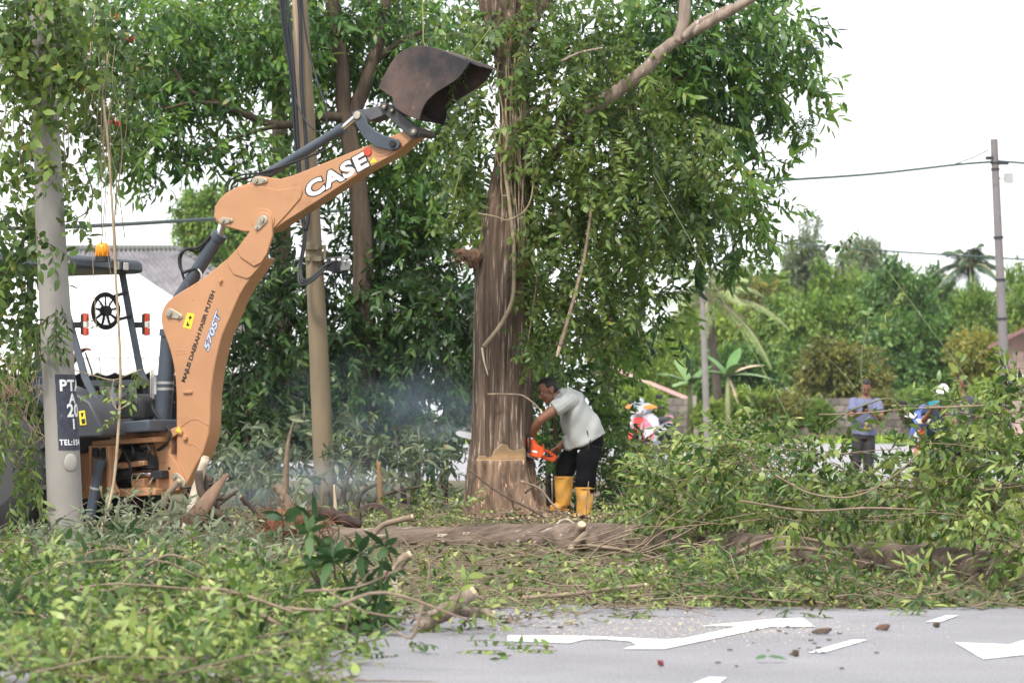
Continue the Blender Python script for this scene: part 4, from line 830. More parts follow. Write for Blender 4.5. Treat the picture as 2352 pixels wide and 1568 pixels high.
# ------------------------------------------------------------------ felled trunk, cut branches, litter
M_LOG = bark_mat('log_bark', (.04, .028, .022), (.225, .17, .133), (.40, .34, .29), zs=1, scale=11, light_amt=.62, bump=1.0)
M_LOG.node_tree.nodes['Mapping'].inputs['Scale'].default_value = (.1, 1, 1); M_LOG.node_tree.nodes['Mapping.001'].inputs['Scale'].default_value = (.1, 1, 1)
t = thing('felled_trunk', 'long felled trunk lying across the verge in front of the worker', 'log', P(1500, 1330, 20))
q = bez([P(690, 1242, 22.6), P(900, 1256, 22.1), P(1150, 1252, 21.8), P(1400, 1248, 21.2), P(1620, 1258, 20.4), P(1850, 1286, 19.2), P(2100, 1304, 18.2), P(2400, 1340, 17.2), P(2600, 1355, 16.6)], 8); k = len(q)
rad = [np.interp(i / (k - 1), [0, .12, .3, .5, .65, .8, 1], [.12, .155, .16, .14, .145, .15, .165]) * (1 + .05 * math.sin(i * .9)) for i in range(k)]
MB().tube(q, rad, 26, jit=.035).build('trunk', M_LOG, t, smooth=True)
for pts, r0, r1 in (([P(1340, 1262, 21.2), P(1330, 1235, 21), P(1336, 1205, 20.9)], .045, .034), ([P(1345, 1228, 20.9), P(1330, 1240, 20.6), P(1312, 1256, 20.4)], .03, .022), ([P(2230, 1200, 18.2), P(2290, 1150, 18), P(2352, 1110, 17.8)], .06, .04)):
    limb(pts, r0, r1, M_STICK, t, 9, 'branch_stub'); e = np.asarray(pts[-1]); dv = nrm(e - np.asarray(pts[-2])); MB().tube([e, e + dv * .012], [r1 * .96, r1 * .9], 9).build('cut_end', M_TIP, t)
b = MB()
for i in range(20): p_ = q[random.randint(4, 30)] + np.array([random.uniform(-.1, .1), -.148, random.uniform(-.06, .12)]); b.box(p_, (random.uniform(.02, .12), .01, random.uniform(.01, .03)))
b.build('peeled_patch', M_STICKP, t)

def stick(label, pts, r0, r1, m=M_STICK, name='branch', tip=True, cat='branch', group='cut branches scattered on the verge', n=9, jit=.14):
    q = bez(pts, 6); k = len(q); t = thing(name, label, cat, min(q, key=lambda a: a[2]), group)
    MB().tube(q, [r0 + (r1 - r0) * i / (k - 1) for i in range(k)], n, jit=jit).build('wood', m, t, smooth=True)
    if tip: MB().tube([q[-1], q[-1] + nrm(q[-1] - q[-2]) * .015], [r1 * .95, r1 * .8], n).build('cut_end', M_TIP, t)
    return t
L = lambda d, *uv: [P(u, v, d + (w[0] if w else 0)) for u, v, *w in uv]
stick('pale blotched pole leaning against the foot of the boom', L(20.6, (424, 1262, -.6), (436, 1190, -.2), (452, 1120), (472, 1052)), .045, .03, M_STICKP)
stick('curved dark branch leaning on the torn bark right of the boom foot', L(20.5, (455, 1080), (462, 1130), (490, 1172), (535, 1202)), .03, .025, M_STICKD)
stick('pale bent branch with a fork below the boom foot', L(20.3, (372, 1165), (385, 1135), (400, 1118), (411, 1105)), .026, .02, M_STICK)
stick('stick with a pale cut end pointing up left of the root mass', L(22.5, (602, 1200), (580, 1168), (553, 1142)), .018, .02, M_STICKD)
stick('splintered pale stake in front of the tan pole', L(23, (772, 1200), (770, 1160), (767, 1112)), .022, .006, M_TIP, tip=False)
stick('upright orange brown stake between tan pole and trunk', L(28, (875, 1165), (872, 1110), (870, 1060)), .03, .022, mat('stake_orange', (.36, .22, .12), .8, .25, 9), tip=False)
stick('tall splintered dead sapling left of the tan pole', L(28.5, (655, 1140), (658, 1060), (663, 1010), (675, 965)), .035, .008, M_STICK, tip=False)
stick('pale branch angled up over the felled trunk left end', L(21.3, (855, 1232), (880, 1205), (945, 1187)), .02, .022, M_STICK)
stick('short thick stub with a chopped pale end in front of the felled trunk', L(16, (885, 1322), (912, 1305), (925, 1285), (940, 1274)), .032, .026, M_STICK)
stick('short pale vertical stick below the chopped stub', L(15.9, (915, 1372), (908, 1345), (905, 1318)), .014, .018, M_STICKP)
stick('thin brown twig leaning across the stump face', L(25.8, (1072, 1074), (1140, 1127), (1220, 1170), (1292, 1212)), .009, .008, M_STICKD, tip=False)
stick('thin pale twig rising beside the stump right side', L(25.6, (1310, 1200), (1270, 1158), (1240, 1122), (1200, 1105)), .009, .008, M_STICK)
stick('dark stub twig sticking out right of the stump', L(26.2, (1205, 1132), (1225, 1115), (1244, 1102)), .012, .01, M_STICKD)
stick('white bare curved twig in front of the yellow boots', L(23.5, (1275, 1222), (1278, 1205), (1300, 1192), (1335, 1212)), .010, .007, M_STICKP, tip=False)
stick('grey upright twig standing before the right boot', L(24, (1345, 1200), (1348, 1150), (1352, 1105)), .005, .004, M_STICK, tip=False)
stick('rough pale log with a fork lying on the near edge of the leaves', L(13.2, (965, 1436), (1000, 1415), (1035, 1395), (1085, 1358)), .046, .036, M_LIMB)
stick('shorter side log of the pale forked log near the road', L(13.3, (1040, 1398), (1080, 1405), (1130, 1410)), .026, .022, M_LIMB)
stick('long thin branch lying across the upper left leaf pile', L(14.5, (385, 1308), (447, 1328), (525, 1322), (595, 1345)), .014, .012)
stick('thin branch lying level across the middle of the left leaf pile', L(13.2, (200, 1388), (303, 1373), (397, 1379), (475, 1388)), .013, .011)
stick('thick curved branch half buried in the left leaf pile', L(12, (318, 1446), (397, 1461), (471, 1453), (542, 1418)), .026, .014)
stick('forked bare branch at the bottom left corner', L(11, (120, 1525), (188, 1546), (262, 1548), (288, 1532)), .018, .012)
stick('long slanting dark twig over the left leaf pile', L(14, (18, 1282), (84, 1322), (162, 1378)), .010, .009, M_STICKD)
stick('dark slanting stick right of the middle of the leaf pile', L(13, (640, 1366), (680, 1385), (716, 1405)), .014, .013, M_STICKD)
stick('slanting stick low in the leaf pile near the road', L(12, (586, 1406), (630, 1428), (672, 1458)), .011, .010)
stick('pale bleached log under the leaves at the left edge', L(14.6, (-30, 1362), (90, 1345), (220, 1330), (345, 1328)), .05, .04, M_STICKP)
stick('second pale bleached log low at the left edge', L(14, (-30, 1378), (40, 1366), (110, 1352)), .05, .045, M_STICKP)
stick('chopped white branch end at the foot of the numbered pole', L(18.6, (190, 1285), (205, 1262), (214, 1246)), .03, .03, M_STICKP)
stick('long brown branch arching through the right leaf heap', L(17, (1700, 1150), (1860, 1172), (2000, 1166), (2180, 1174)), .007, .006)
stick('thin branch curving up through the right heap below the man in blue', L(17, (1780, 1090), (1860, 1132), (1960, 1140), (2050, 1095), (2110, 1040)), .006, .004)
stick('pair of brown branches above the felled trunk, upper one', L(18.2, (1690, 1270), (1760, 1240), (1840, 1235), (1960, 1262)), .013, .012)
stick('brown branch lying on top of the felled trunk at centre right', L(18.0, (1700, 1282), (1800, 1258), (1900, 1266), (2000, 1290)), .016, .010)
stick('bare branch fanning out over the felled trunk near the stub', L(19.5, (1350, 1252), (1430, 1262), (1500, 1280), (1580, 1300)), .012, .008)
stick('lower bare branch of the fan in front of the felled trunk', L(19, (1300, 1290), (1400, 1300), (1480, 1310), (1560, 1322)), .011, .008)
stick('slanting brown branch on the leaves below the fan of twigs', L(16.5, (1330, 1365), (1400, 1330), (1460, 1290)), .014, .01)
stick('long low branch near the front edge of the centre leaves', L(14.5, (1200, 1372), (1300, 1365), (1400, 1352), (1480, 1342)), .012, .009)
stick('dead twig poking out of the creepers at the top', L(26.3, (1288, 142), (1330, 122), (1385, 110)), .014, .007, M_LIMB, tip=False, group=None)
b = MB(); ax = nrm(P(520, 1092, 20.4) - P(438, 1205, 20.2)); c = (P(520, 1092, 20.4) + P(438, 1205, 20.2)) / 2; sd_ = nrm(np.cross(ax, [0, 1, 0])); b.tube([c - ax * .24, c - ax * .1, c + ax * .05, c + ax * .25], [.07, .06, .045, .012], 7, side=sd_, rad2=[.018, .02, .016, .006], jit=.15)
tag(b.build('bark_slab', mat('torn_bark_brown', (.2, .125, .085), .9, .3, 9, .4, stretch=(1, 1, .3)), smooth=True), 'torn brown bark slab leaning right of the boom foot', 'bark')
b = MB(); q = bez([P(440, 1215, 20.9), P(458, 1150, 20.9), P(480, 1092, 20.9)], 5); b.tube(q, [.10 - .006 * i for i in range(len(q))], 9, jit=.25); 
for i in range(34):
    u, v = random.uniform(440, 505), random.uniform(1110, 1190); pts_ = [P(u + random.gauss(0, 10) * k, min(1225, v + k * random.uniform(-18, 26)), 20.8 + random.uniform(-.12, .12)) for k in range(4)]; r_ = random.uniform(.006, .022); b.tube(bez(pts_, 4), [r_ * (1 - .06 * k) for k in range(13)], 6, jit=.25)
q = bez([P(468, 1085, 20.7), P(474, 1130, 20.7), P(482, 1210, 20.7)], 5); b.tube(q, .02, 6, jit=.2)
tag(b.build('root_stump', M_STICKD, smooth=True), 'dark tangled root stump standing right of the boom foot', 'stump')
t = thing('uprooted_stump', 'uprooted reddish root mass with a knobbly stub left of the tan pole', 'stump', P(650, 1250, 22))
b = MB(); b.ball(P(655, 1205, 22), (.16, .14, .13), n=14, m=10); b.build('root_ball', M_ROOT, t, smooth=True)
b = MB()
for i in range(420):
    a_ = rng.normal(0, 1, 3); a_ = nrm(a_); p_ = P(655, 1205, 22) + a_ * [.16, .14, .13]; e = p_ + (a_ * .6 + rng.normal(0, .6, 3)) * random.uniform(.03, .13); b.tube([p_, (p_ + e) / 2 + rng.normal(0, .015, 3), e], [.004, .003, .001], 3, caps=False)
for i in range(90):
    p_ = P(random.uniform(700, 760), random.uniform(1190, 1240), 21.8); e = p_ + rng.normal(0, .09, 3); b.tube([p_, (p_ + e) / 2 + rng.normal(0, .03, 3), e], [.004, .003, .001], 3, caps=False)
o = b.build('root_fibres', M_ROOT, t); o['kind'] = 'stuff'
limb(L(22, (662, 1180), (656, 1150), (645, 1128), (632, 1114)), .05, .035, M_STICK, t, 9, 'stub', .15)
b = MB(); n = 14; lo, hi = [], []
for i in range(n):
    a_ = math.pi * i / (n - 1); lo.append(P(858 - 42 * math.cos(a_), 1200 - 44 * math.sin(a_) ** .8, 23.2))
V = []
for i, p_ in enumerate(lo):
    a_ = math.pi * i / (n - 1); inn = np.array([math.cos(a_), 0, -math.sin(a_)]) * (.03 + .012 * math.sin(i * 2))
    V += [p_, p_ + inn, p_ + inn + [0, .22, 0], p_ + [0, .22, 0]]
F = []
for i in range(n - 1):
    for k in range(4): F.append((i * 4 + k, i * 4 + (k + 1) % 4, i * 4 + 4 + (k + 1) % 4, i * 4 + 4 + k))
F += [(0, 1, 2, 3), (4 * n - 1, 4 * n - 2, 4 * n - 3, 4 * n - 4)]
b.add(V, F); tag(b.build('bark_shell', mat('dark_bark', (.075, .05, .04), .9, .3, 14, .5), smooth=False), 'arched dark brown shell of bark left of the stump', 'bark')
tag(MB().tube(bez(L(22.4, (700, 1180), (740, 1176), (790, 1192), (830, 1206)), 5), [.03 + .02 * math.sin(i * .2) for i in range(16)], 8, jit=.3).build('rotten_branch', mat('rotten_wood', (.05, .035, .03), .95, .3, 12), smooth=True), 'dark rotten branch lying right of the root mass', 'branch')

# ---- leaf heaps (felled crowns)
def heap(label, cl, dens, m, sp, tone, smin=.8, smax=1.2, name='cut_foliage', out=.5, down=-.1, twigs=0, dv=0, sh=1.0, flat=.75):
    cl = [(c[0], c[1] + dv, c[2], c[3], c[4] * sh) + tuple(c[5:]) for c in cl]
    u, v, d = cl[0][:3]; t = thing(name, label, 'cut branches', (*P(u, v, d)[:2], 0)); p_, d_ = clump_points(cl, dens, out=out, down=down); k = p_[:, 2] > .015; p_, d_ = p_[k], d_[k]; d_[:, 2] *= flat
    foliage('foliage', m, sp, p_, d_, t, smin, smax, tone=tone, roll=1.0)
    if twigs:
        b = MB(); ii = rng.integers(0, len(p_), twigs)
        for i in ii:
            a_ = p_[i]; e = a_ + rng.normal(0, 1, 3) * [.35, .25, .12]; e[2] = max(e[2], .02); b.tube([a_, (a_ + e) / 2 + rng.normal(0, .04, 3), e], [.0035, .003, .002], 4, caps=False)
        b.build('twigs', M_STICK, t, smooth=True)['kind'] = 'stuff'
    return t
heap('big heap of freshly cut leafy branches at the right, in front of the men', [(2265, 1030, 17.5, 120, 90, .7), (2190, 1110, 17.5, 110, 90, .7), (2340, 1120, 17, 110, 130, .8), (2010, 1180, 19.6, 150, 45, .6), (1850, 1155, 18.5, 110, 70, .8), (2200, 1165, 19, 150, 50, .5), (1740, 1180, 20.4, 130, 50, .6), (1720, 1060, 19.5, 120, 80, .7), (2345, 945, 17.3, 60, 60, .5), (2225, 960, 17.6, 55, 45, .4, .8), (2390, 1240, 16, 90, 70, .5), (1560, 1120, 20.5, 90, 70, .5), (2340, 890, 17.3, 45, 40, .3), (2235, 925, 17.4, 45, 40, .3), (2120, 1030, 17.8, 45, 40, .3), (2090, 1120, 17.8, 60, 50, .4, .6), (1985, 1085, 18, 70, 35, .3, .7), (1900, 1050, 18.2, 50, 35, .3), (1820, 1055, 18.6, 50, 40, .3)], 340, M_LEAF_CUT, SP_CUT + SP_OVAL[:2] + SP_CUTL[:2], (.42, .28), .6, 1.0, twigs=130, dv=14, sh=.85)
heap('lower leafy branches spilling from the heap onto the verge behind the worker', [(1610, 1065, 21, 110, 60, .6), (1530, 1075, 23, 70, 50, .5), (1740, 1015, 20, 90, 45, .4), (1660, 1030, 20.5, 60, 45, .4), (1510, 1160, 23.5, 80, 40, .5), (1590, 1185, 21, 120, 45, .6), (1670, 1075, 21, 60, 40, .5), (1450, 1075, 28, 50, 45, .4), (1410, 1120, 28, 40, 50, .4), (1480, 1050, 28.5, 60, 30, .4), (1650, 1240, 20.2, 110, 22, .3)], 300, M_LEAF_CUT, SP_CUT, (.48, .2), .6, .95, twigs=70)
heap('long leaved cut branches lying along the edge of the road in front of the felled trunk', [(2050, 1366, 15.0, 130, 36, .4), (1900, 1366, 15.0, 110, 36, .4), (2180, 1366, 15.0, 110, 32, .35), (1760, 1350, 15.2, 110, 52, .4), (1630, 1345, 15.3, 110, 55, .4), (1520, 1360, 15.2, 120, 42, .4), (2290, 1380, 15, 90, 22, .3), (1680, 1310, 16.5, 100, 35, .4), (1560, 1315, 17, 90, 35, .4, .7), (1800, 1400, 14.4, 60, 14, .25, .7), (1460, 1412, 14.1, 60, 14, .2, .7), (2120, 1405, 14.3, 50, 12, .2, .7), (2000, 1398, 14.6, 40, 12, .2, .6)], 640, M_LEAF_CUT, SP_CUTL + SP_CUT[:2], (.42, .26), .4, .7, out=.55, twigs=50, dv=8)
heap('leafy sprigs lying over the forked pale log', [(1020, 1405, 13.0, 70, 25, .15), (950, 1420, 13, 50, 25, .2), (1100, 1395, 13.1, 40, 20, .15, .6)], 200, M_LEAF_CUT, SP_CUT, (.45, .25), .5, .8)
heap('yellow green leafy sprigs fallen on the road edge near the centre', [(1480, 1408, 14.3, 90, 20, .25), (1390, 1400, 14.6, 60, 22, .25), (1570, 1402, 14.6, 70, 18, .25), (1350, 1365, 15.4, 90, 28, .4), (1240, 1360, 15.8, 110, 30, .5), (1120, 1372, 15.2, 110, 32, .5), (1000, 1415, 14.2, 110, 30, .5, .8), (1160, 1405, 14.3, 110, 18, .3, .7), (1000, 1350, 16.5, 80, 25, .4)], 480, M_LEAF_CUT, SP_CUT + SP_CUTL[:3], (.52, .24), .38, .62, twigs=40)
heap('wide pile of cut leafy branches covering the near left ground', [(150, 1430, 12.6, 260, 80, .9), (420, 1430, 12.6, 240, 75, .9), (630, 1450, 12.4, 150, 70, .7), (150, 1360, 14, 260, 50, .8), (480, 1365, 14, 240, 50, .8), (680, 1390, 13.6, 140, 45, .6), (300, 1325, 15.4, 260, 35, .9), (560, 1330, 15.4, 200, 35, .9), (60, 1325, 15.4, 160, 35, .9), (800, 1430, 13.4, 110, 45, .6), (150, 1515, 11.2, 260, 65, .45), (430, 1520, 11.2, 240, 60, .45), (650, 1525, 11.4, 140, 55, .4), (760, 1510, 11.8, 90, 45, .4, .8), (100, 1548, 10.4, 200, 45, .25), (380, 1548, 10.4, 200, 45, .25), (640, 1552, 10.5, 130, 40, .25), (100, 1572, 10.0, 260, 45, .25), (430, 1572, 10.0, 230, 45, .25), (680, 1568, 10.2, 100, 32, .25)], 900, M_LEAF_CUT, SP_CUT + SP_OVAL[:2] + SP_CUTL[:2], (.44, .3), .34, .72, twigs=200, flat=.9)
b = MB()
for i in range(14):
    y = random.uniform(11, 14.6); x = random.uniform(-2.3, -.35) * y / 12; p_ = np.array([x, y, random.uniform(.22, .42) * (1 if y > 12 else .8)]); a_ = random.uniform(-1.2, 1.2) + (math.pi if random.random() < .5 else 0); l_ = random.uniform(.25, .7); e = p_ + np.array([math.cos(a_) * l_, math.sin(a_) * l_ * .7, random.uniform(-.12, .14)]); r_ = random.uniform(.004, .011)
    b.tube(bez([p_, p_ * .6 + e * .4 + rng.normal(0, .05, 3), e], 4), [r_ * (1 - .07 * k) for k in range(9)], 6, jit=.1)
tag(b.build('bare_branches', M_STICK, smooth=True), kind='stuff')
heap('darker long leaved branches mixed into the near left pile of cut branches', [(120, 1400, 13.2, 200, 60, .7), (380, 1420, 12.8, 120, 60, .6), (560, 1480, 11.8, 120, 60, .5), (250, 1500, 11.3, 130, 60, .4), (600, 1360, 14.2, 120, 45, .6), (330, 1330, 15, 130, 30, .6)], 330, M_LEAF_VINE, SP_CUTL, (.35, .25), .5, .85, twigs=60)
heap('wilting grey green branches at the back of the near left pile', [(200, 1330, 15.6, 160, 28, .5), (480, 1322, 15.8, 150, 28, .5), (640, 1345, 15.2, 110, 30, .4)], 300, M_LEAF_GREY, SP_CUT, (.5, .25), .5, .8, twigs=60)
heap('dull leafy branches heaped around the backhoe foot and numbered pole', [(300, 1245, 18.6, 120, 35, .6), (420, 1262, 18, 130, 32, .6), (235, 1215, 19, 40, 40, .4), (560, 1260, 18.5, 110, 35, .5), (60, 1260, 18.3, 110, 40, .5), (340, 1195, 20, 80, 25, .4), (680, 1290, 18, 120, 25, .5)], 420, M_LEAF_GREY, SP_CUTL, (.5, .2), .5, .8, twigs=60)
heap('low leafy litter of branches around the base of the cut trunk', [(1000, 1350, 17, 110, 22, .4), (1180, 1345, 17, 120, 22, .4), (1320, 1345, 17, 100, 22, .4), (1440, 1340, 17, 70, 25, .4), (1000, 1170, 26, 110, 30, .5), (930, 1210, 24, 110, 28, .5), (1100, 1215, 24.5, 120, 20, .4, .6), (780, 1210, 23.5, 100, 25, .5, .7), (1430, 1180, 25, 70, 30, .4), (1050, 1345, 17.5, 140, 22, .5), (1200, 1350, 17.2, 110, 20, .3)], 260, M_LEAF_CUT, SP_CUT, (.5, .24), .4, .68, twigs=40)
heap('sprig of fallen leaves lying on the asphalt left of the arrow', [(1280, 1493, 12.0, 50, 8, .12), (1180, 1500, 11.9, 60, 10, .15, .7), (900, 1500, 11.9, 90, 18, .25, .8), (1040, 1480, 12.4, 80, 15, .2, .6)], 90, M_LEAF_CUT, SP_VINE, (.55, .2), .5, .8, flat=.08)
# dark big leaved shoots: each a sapling with separate leaves
def sapling(label, u, v, d, spots, m=M_LEAF_BIG):
    t = thing('sapling', label, 'sapling', (*P(u, v, d)[:2], 0), 'dark broad leaved saplings in the leaf pile'); p_ = np.array([P(a, b_, d + c) for a, b_, c in spots]); d_ = rng.normal(0, .35, (len(p_), 3)) + [0, -.5, .8]
    o = foliage('leaves', m, SP_BIG, p_, d_, t, .5, .8, tone=(.35, .18))
    for a, b_, c in spots[::2]: limb([(t.location.x, t.location.y, 0), P((a + u) / 2, (b_ + v) / 2 + 15, d + c * .5), P(a, b_ + 6, d + c)], .009, .006, M_STICKD, t, 6, 'stem', sub=4)
sapling('dark broad leaved sapling with big leaf whorls near the middle of the leaf pile', 800, 1440, 13.4, [(690, 1262, 0), (745, 1235, .1), (790, 1280, 0), (830, 1250, .2), (860, 1300, 0), (770, 1330, -.1), (830, 1350, 0), (880, 1345, .1), (800, 1390, -.2), (850, 1410, -.1), (760, 1410, -.2), (880, 1400, 0), (820, 1455, -.3), (860, 1490, -.4), (790, 1480, -.4), (840, 1525, -.5), (720, 1300, 0), (650, 1250, .1), (900, 1290, .1), (740, 1360, -.1), (780, 1440, -.2), (870, 1450, -.2)])
sapling('dark sapling with broad leaves at the far left bottom corner', 150, 1500, 11.8, [(130, 1450, 0), (180, 1470, 0), (90, 1480, 0), (230, 1505, -.1), (300, 1500, 0), (420, 1540, -.2), (450, 1510, -.1), (520, 1540, -.2), (560, 1500, 0), (60, 1420, .1), (600, 1550, -.3), (350, 1540, -.2)])
sapling('small dark sapling beside the foot of the numbered pole', 230, 1290, 17.8, [(205, 1240, 0), (225, 1262, 0), (250, 1235, 0), (260, 1275, 0), (185, 1275, -.1), (300, 1265, 0), (320, 1290, 0), (150, 1300, -.1)])

# ---- litter: loose leaves, twigs and sawdust nobody could count
n = 26000; ly = rng.uniform(13.2, 30, n); lx = rng.uniform(-5.2, 4.6, n) * (ly / 24); keep = (ly > 14.6) | (lx < .1 + rng.normal(0, .3, n)) ; lx, ly = lx[keep], ly[keep]; n = len(lx)
lz = np.array([gz(a, c) for a, c in zip(lx, ly)]) + rng.uniform(.008, .05, n); a_ = rng.uniform(0, 6.28, n); l_ = rng.uniform(.018, .042, n); w_ = l_ * rng.uniform(.25, .45, n)
c_, s_ = np.cos(a_), np.sin(a_); Vq = np.zeros((n, 4, 3)); ctr = np.stack([lx, ly, lz], 1); dx = np.stack([c_, s_, rng.normal(0, .35, n)], 1) * l_[:, None]; dy = np.stack([-s_, c_, rng.normal(0, .35, n)], 1) * w_[:, None]
Vq[:, 0] = ctr - dx; Vq[:, 1] = ctr - dy; Vq[:, 2] = ctr + dx; Vq[:, 3] = ctr + dy; Tq = (np.array([[0, 1, 2], [0, 2, 3]])[None] + (np.arange(n) * 4)[:, None, None]).reshape(-1, 3)
M_LITTER = leaf_mat('leaf_litter', (.07, .05, .03), (.125, .10, .055), (.11, .165, .045), (.28, .3, .09), twig=(.16, .11, .08), trans=.1, rough=.8, ypos=.9)
tag(link('leaf_litter', npmesh('leaf_litter', Vq.reshape(-1, 3), Tq, np.repeat(rng.uniform(.0, 1, n), 4)), None, M_LITTER), kind='stuff')
b = MB()
for i in range(600):
    y = random.uniform(14, 28); x = random.uniform(-5, 4.4) * y / 24; z = gz(x, y) + random.uniform(.01, .12); a_ = random.uniform(0, 6.28); l_ = random.uniform(.1, .45); e = np.array([math.cos(a_) * l_, math.sin(a_) * l_, random.uniform(-.02, .12)])
    p_ = np.array([x, y, z]); b.tube([p_, p_ + e * .5 + rng.normal(0, .02, 3), p_ + e], [.004, .0035, .002], 4, caps=False)
for i in range(36):
    u = random.uniform(1200, 1640); y = random.uniform(18.4, 20.5); p_ = P(u, random.uniform(1240, 1320), y); p_[2] = max(.03, p_[2]); a_ = random.uniform(-1.0, 1.0); l_ = random.uniform(.2, .7); p2 = p_ + np.array([l_ * math.cos(a_), random.uniform(-.2, .2), l_ * math.sin(a_) * .6]); b.tube(bez([p_, (p_ + p2) / 2 + rng.normal(0, .04, 3), p2], 3), random.uniform(.003, .006), 4, caps=False)
tag(b.build('twig_litter', M_STICK, smooth=True, fix=False), kind='stuff')
n = 5200; r1 = rng.random(n) < .6; ly = np.where(r1, rng.normal(13.3, .5, n), rng.normal(26.4, .35, n)); lx = np.where(r1, rng.normal(.7, .55, n), rng.normal(.45, .45, n)); lz = np.array([gz(a, c) for a, c in zip(lx, ly)]) + np.where(r1, .012, .02)
ctr = np.stack([lx, ly, lz], 1); sz = np.where(r1, rng.uniform(.002, .006, n), rng.uniform(.005, .015, n))[:, None]; a_ = rng.uniform(0, 6.28, n); dx = np.stack([np.cos(a_), np.sin(a_), 0 * a_], 1) * sz; dy = np.stack([-np.sin(a_), np.cos(a_), rng.normal(0, .4, n)], 1) * sz * .6
Vq = np.zeros((n, 4, 3)); Vq[:, 0] = ctr - dx; Vq[:, 1] = ctr - dy; Vq[:, 2] = ctr + dx; Vq[:, 3] = ctr + dy; Tq = (np.array([[0, 1, 2], [0, 2, 3]])[None] + (np.arange(n) * 4)[:, None, None]).reshape(-1, 3)
tag(link('sawdust', npmesh('sawdust', Vq.reshape(-1, 3), Tq), None, mat('sawdust', (.62, .47, .30), .9, .15, 30)), kind='stuff')
b = MB()
for i in range(36):
    u, v = random.gauss(1810, 90), random.uniform(1440, 1540); p_ = G(u, v); s_ = random.uniform(.004, .013); b.box(p_ + [0, 0, .008 + s_ * .25], (s_ * random.uniform(1, 2), s_, s_ * .5))
tag(b.build('road_crumbs', M_STICKD), kind='stuff')
def chip(label, u, v, L_, w_, m, cat='bark'):
    p_ = G(u, v); b = MB(); b.tube([p_ + [-L_ / 2, 0, .015], p_ + [-L_ * .2, .01, .02], p_ + [L_ * .25, .0, .022], p_ + [L_ / 2, .01, .03]], [w_ * .3, w_, w_ * .9, w_ * .2], 7, side=(0, 1, 0), rad2=[.006, .014, .014, .005], jit=.25); tag(b.build('bark_chip', m), label, cat)
chip('dark bark chip lying on the road right of the big arrow tip', 1888, 1459, .09, .02, M_STICKD); chip('reddish bark chip on the road near the short dash', 2028, 1450, .065, .018, mat('red_bark', (.12, .07, .05), .9)); chip('small dark chip on the road beside the upper right dash', 2151, 1443, .03, .009, M_STICKD); chip('small dark bark scrap on the near road at centre', 1827, 1510, .026, .008, M_STICKD); chip('tiny reddish leaf scrap on the near road', 1517, 1534, .016, .007, mat('red_leaf', (.18, .05, .05), .8), 'leaf')
b = MB(); p_ = G(1762, 1524)
for az, L_, w_ in ((2.9, .05, .035), (.1, .085, .028)):
    V, F, _ = leaf_arr(p_ + [0, 0, .03], np.array([math.cos(az), math.sin(az) * .5, .1]), np.array([0, -.5, 1.0]), L_, w_, .3, 0); b.add(V, [tuple(f) for f in F])
tag(b.build('fallen_leaf', mat('leaf_on_road', (.06, .12, .05), .5), fix=False), 'pair of dark green leaves lying on the near road', 'leaf')
# ------------------------------------------------------------------ backhoe loader (side plane turned 25 degrees to the lens)
AB = R(25); es = np.array([math.cos(AB), -math.sin(AB), 0]); et = np.array([math.sin(AB), math.cos(AB), 0]); ez = np.array([0, 0, 1.0]); OB = P(415, 1105, 26.3)
def bp(u, v, t=0.0):
    r_ = ray(u, v); return CAMP + r_ * (np.dot(OB + et * t - CAMP, et) / np.dot(r_, et))
M_ORG = mat('orange_paint', (.43, .22, .112), .42, .08, 2.2, .03, dirt=(.25, .125, .07), dirt_amt=.38, spec=.45); M_ORGD = mat('orange_worn', (.40, .185, .085), .55, .12, 6, .1, dirt=(.16, .08, .05), dirt_amt=.3)
M_GREY = mat('slate_paint', (.055, .068, .088), .45, .15, 5, .05, dirt=(.11, .10, .09), dirt_amt=.2); M_BLK = mat('black_rubber', (.018, .018, .02), .7, .2, 12); M_PIN = mat('pin_steel', (.40, .36, .29), .45, .15, 14, metal=.5, dirt=(.2, .15, .1), dirt_amt=.3)
M_CHROME = mat('chrome', (.7, .7, .74), .12, .03, 10, metal=1.0); M_BUCK = mat('bucket_steel', (.10, .068, .058), .6, .3, 2.6, .3, metal=.2, dirt=(.022, .021, .025), dirt_amt=.75); M_YEL = mat('sticker_yellow', (.78, .6, .04), .5, .04, 10); M_INK = mat('ink_black', (.02, .02, .02), .5)
M_RED = mat('red_lens', (.5, .06, .025), .25, .1, 20); M_CLR = mat('clear_lens', (.6, .55, .5), .2, .08, 20); M_AMB = mat('amber_dome', (.85, .3, .015), .2, .15, 9); M_LETW = mat('letter_white', (.8, .8, .82), .5, .06, 14); M_LETB = mat('letter_blue', (.42, .5, .68), .5, .06, 14); M_PANEL = mat('grey_panel', (.2, .21, .23), .5, .1, 6)
bh = thing('backhoe_loader', 'orange backhoe loader with raised arm reaching its bucket into the tree', 'backhoe', (bp(100, 1180, 0)[0], bp(100, 1180, 0)[1], 0))
def plate(name, pts, t0, t1, m, parent=None, bevel=.006, b=None):
    lo = [bp(u, v, t0) for u, v in pts]; hi = [p_ + et * (t1 - t0) for p_ in lo]
    if b is not None: b.prism(lo, hi); return b
    return MB().prism(lo, hi).build(name, m, parent or bh, bevel=bevel, auto=True)
def arc(c, r_, a0, a1, n): return [(c[0] + r_ * math.cos(R(a0 + (a1 - a0) * i / n)), c[1] + r_ * math.sin(R(a0 + (a1 - a0) * i / n))) for i in range(n + 1)]
def sm(pts, n=3): return [(p_[0], p_[1]) for p_ in bez([(u, v, 0) for u, v in pts], n)]
def capsule(p0, p1, r0, r1, n=8):
    a_ = math.degrees(math.atan2(p1[1] - p0[1], p1[0] - p0[0])); return arc(p0, r0, a_ + 90, a_ + 270, n) + arc(p1, r1, a_ - 90, a_ + 90, n)
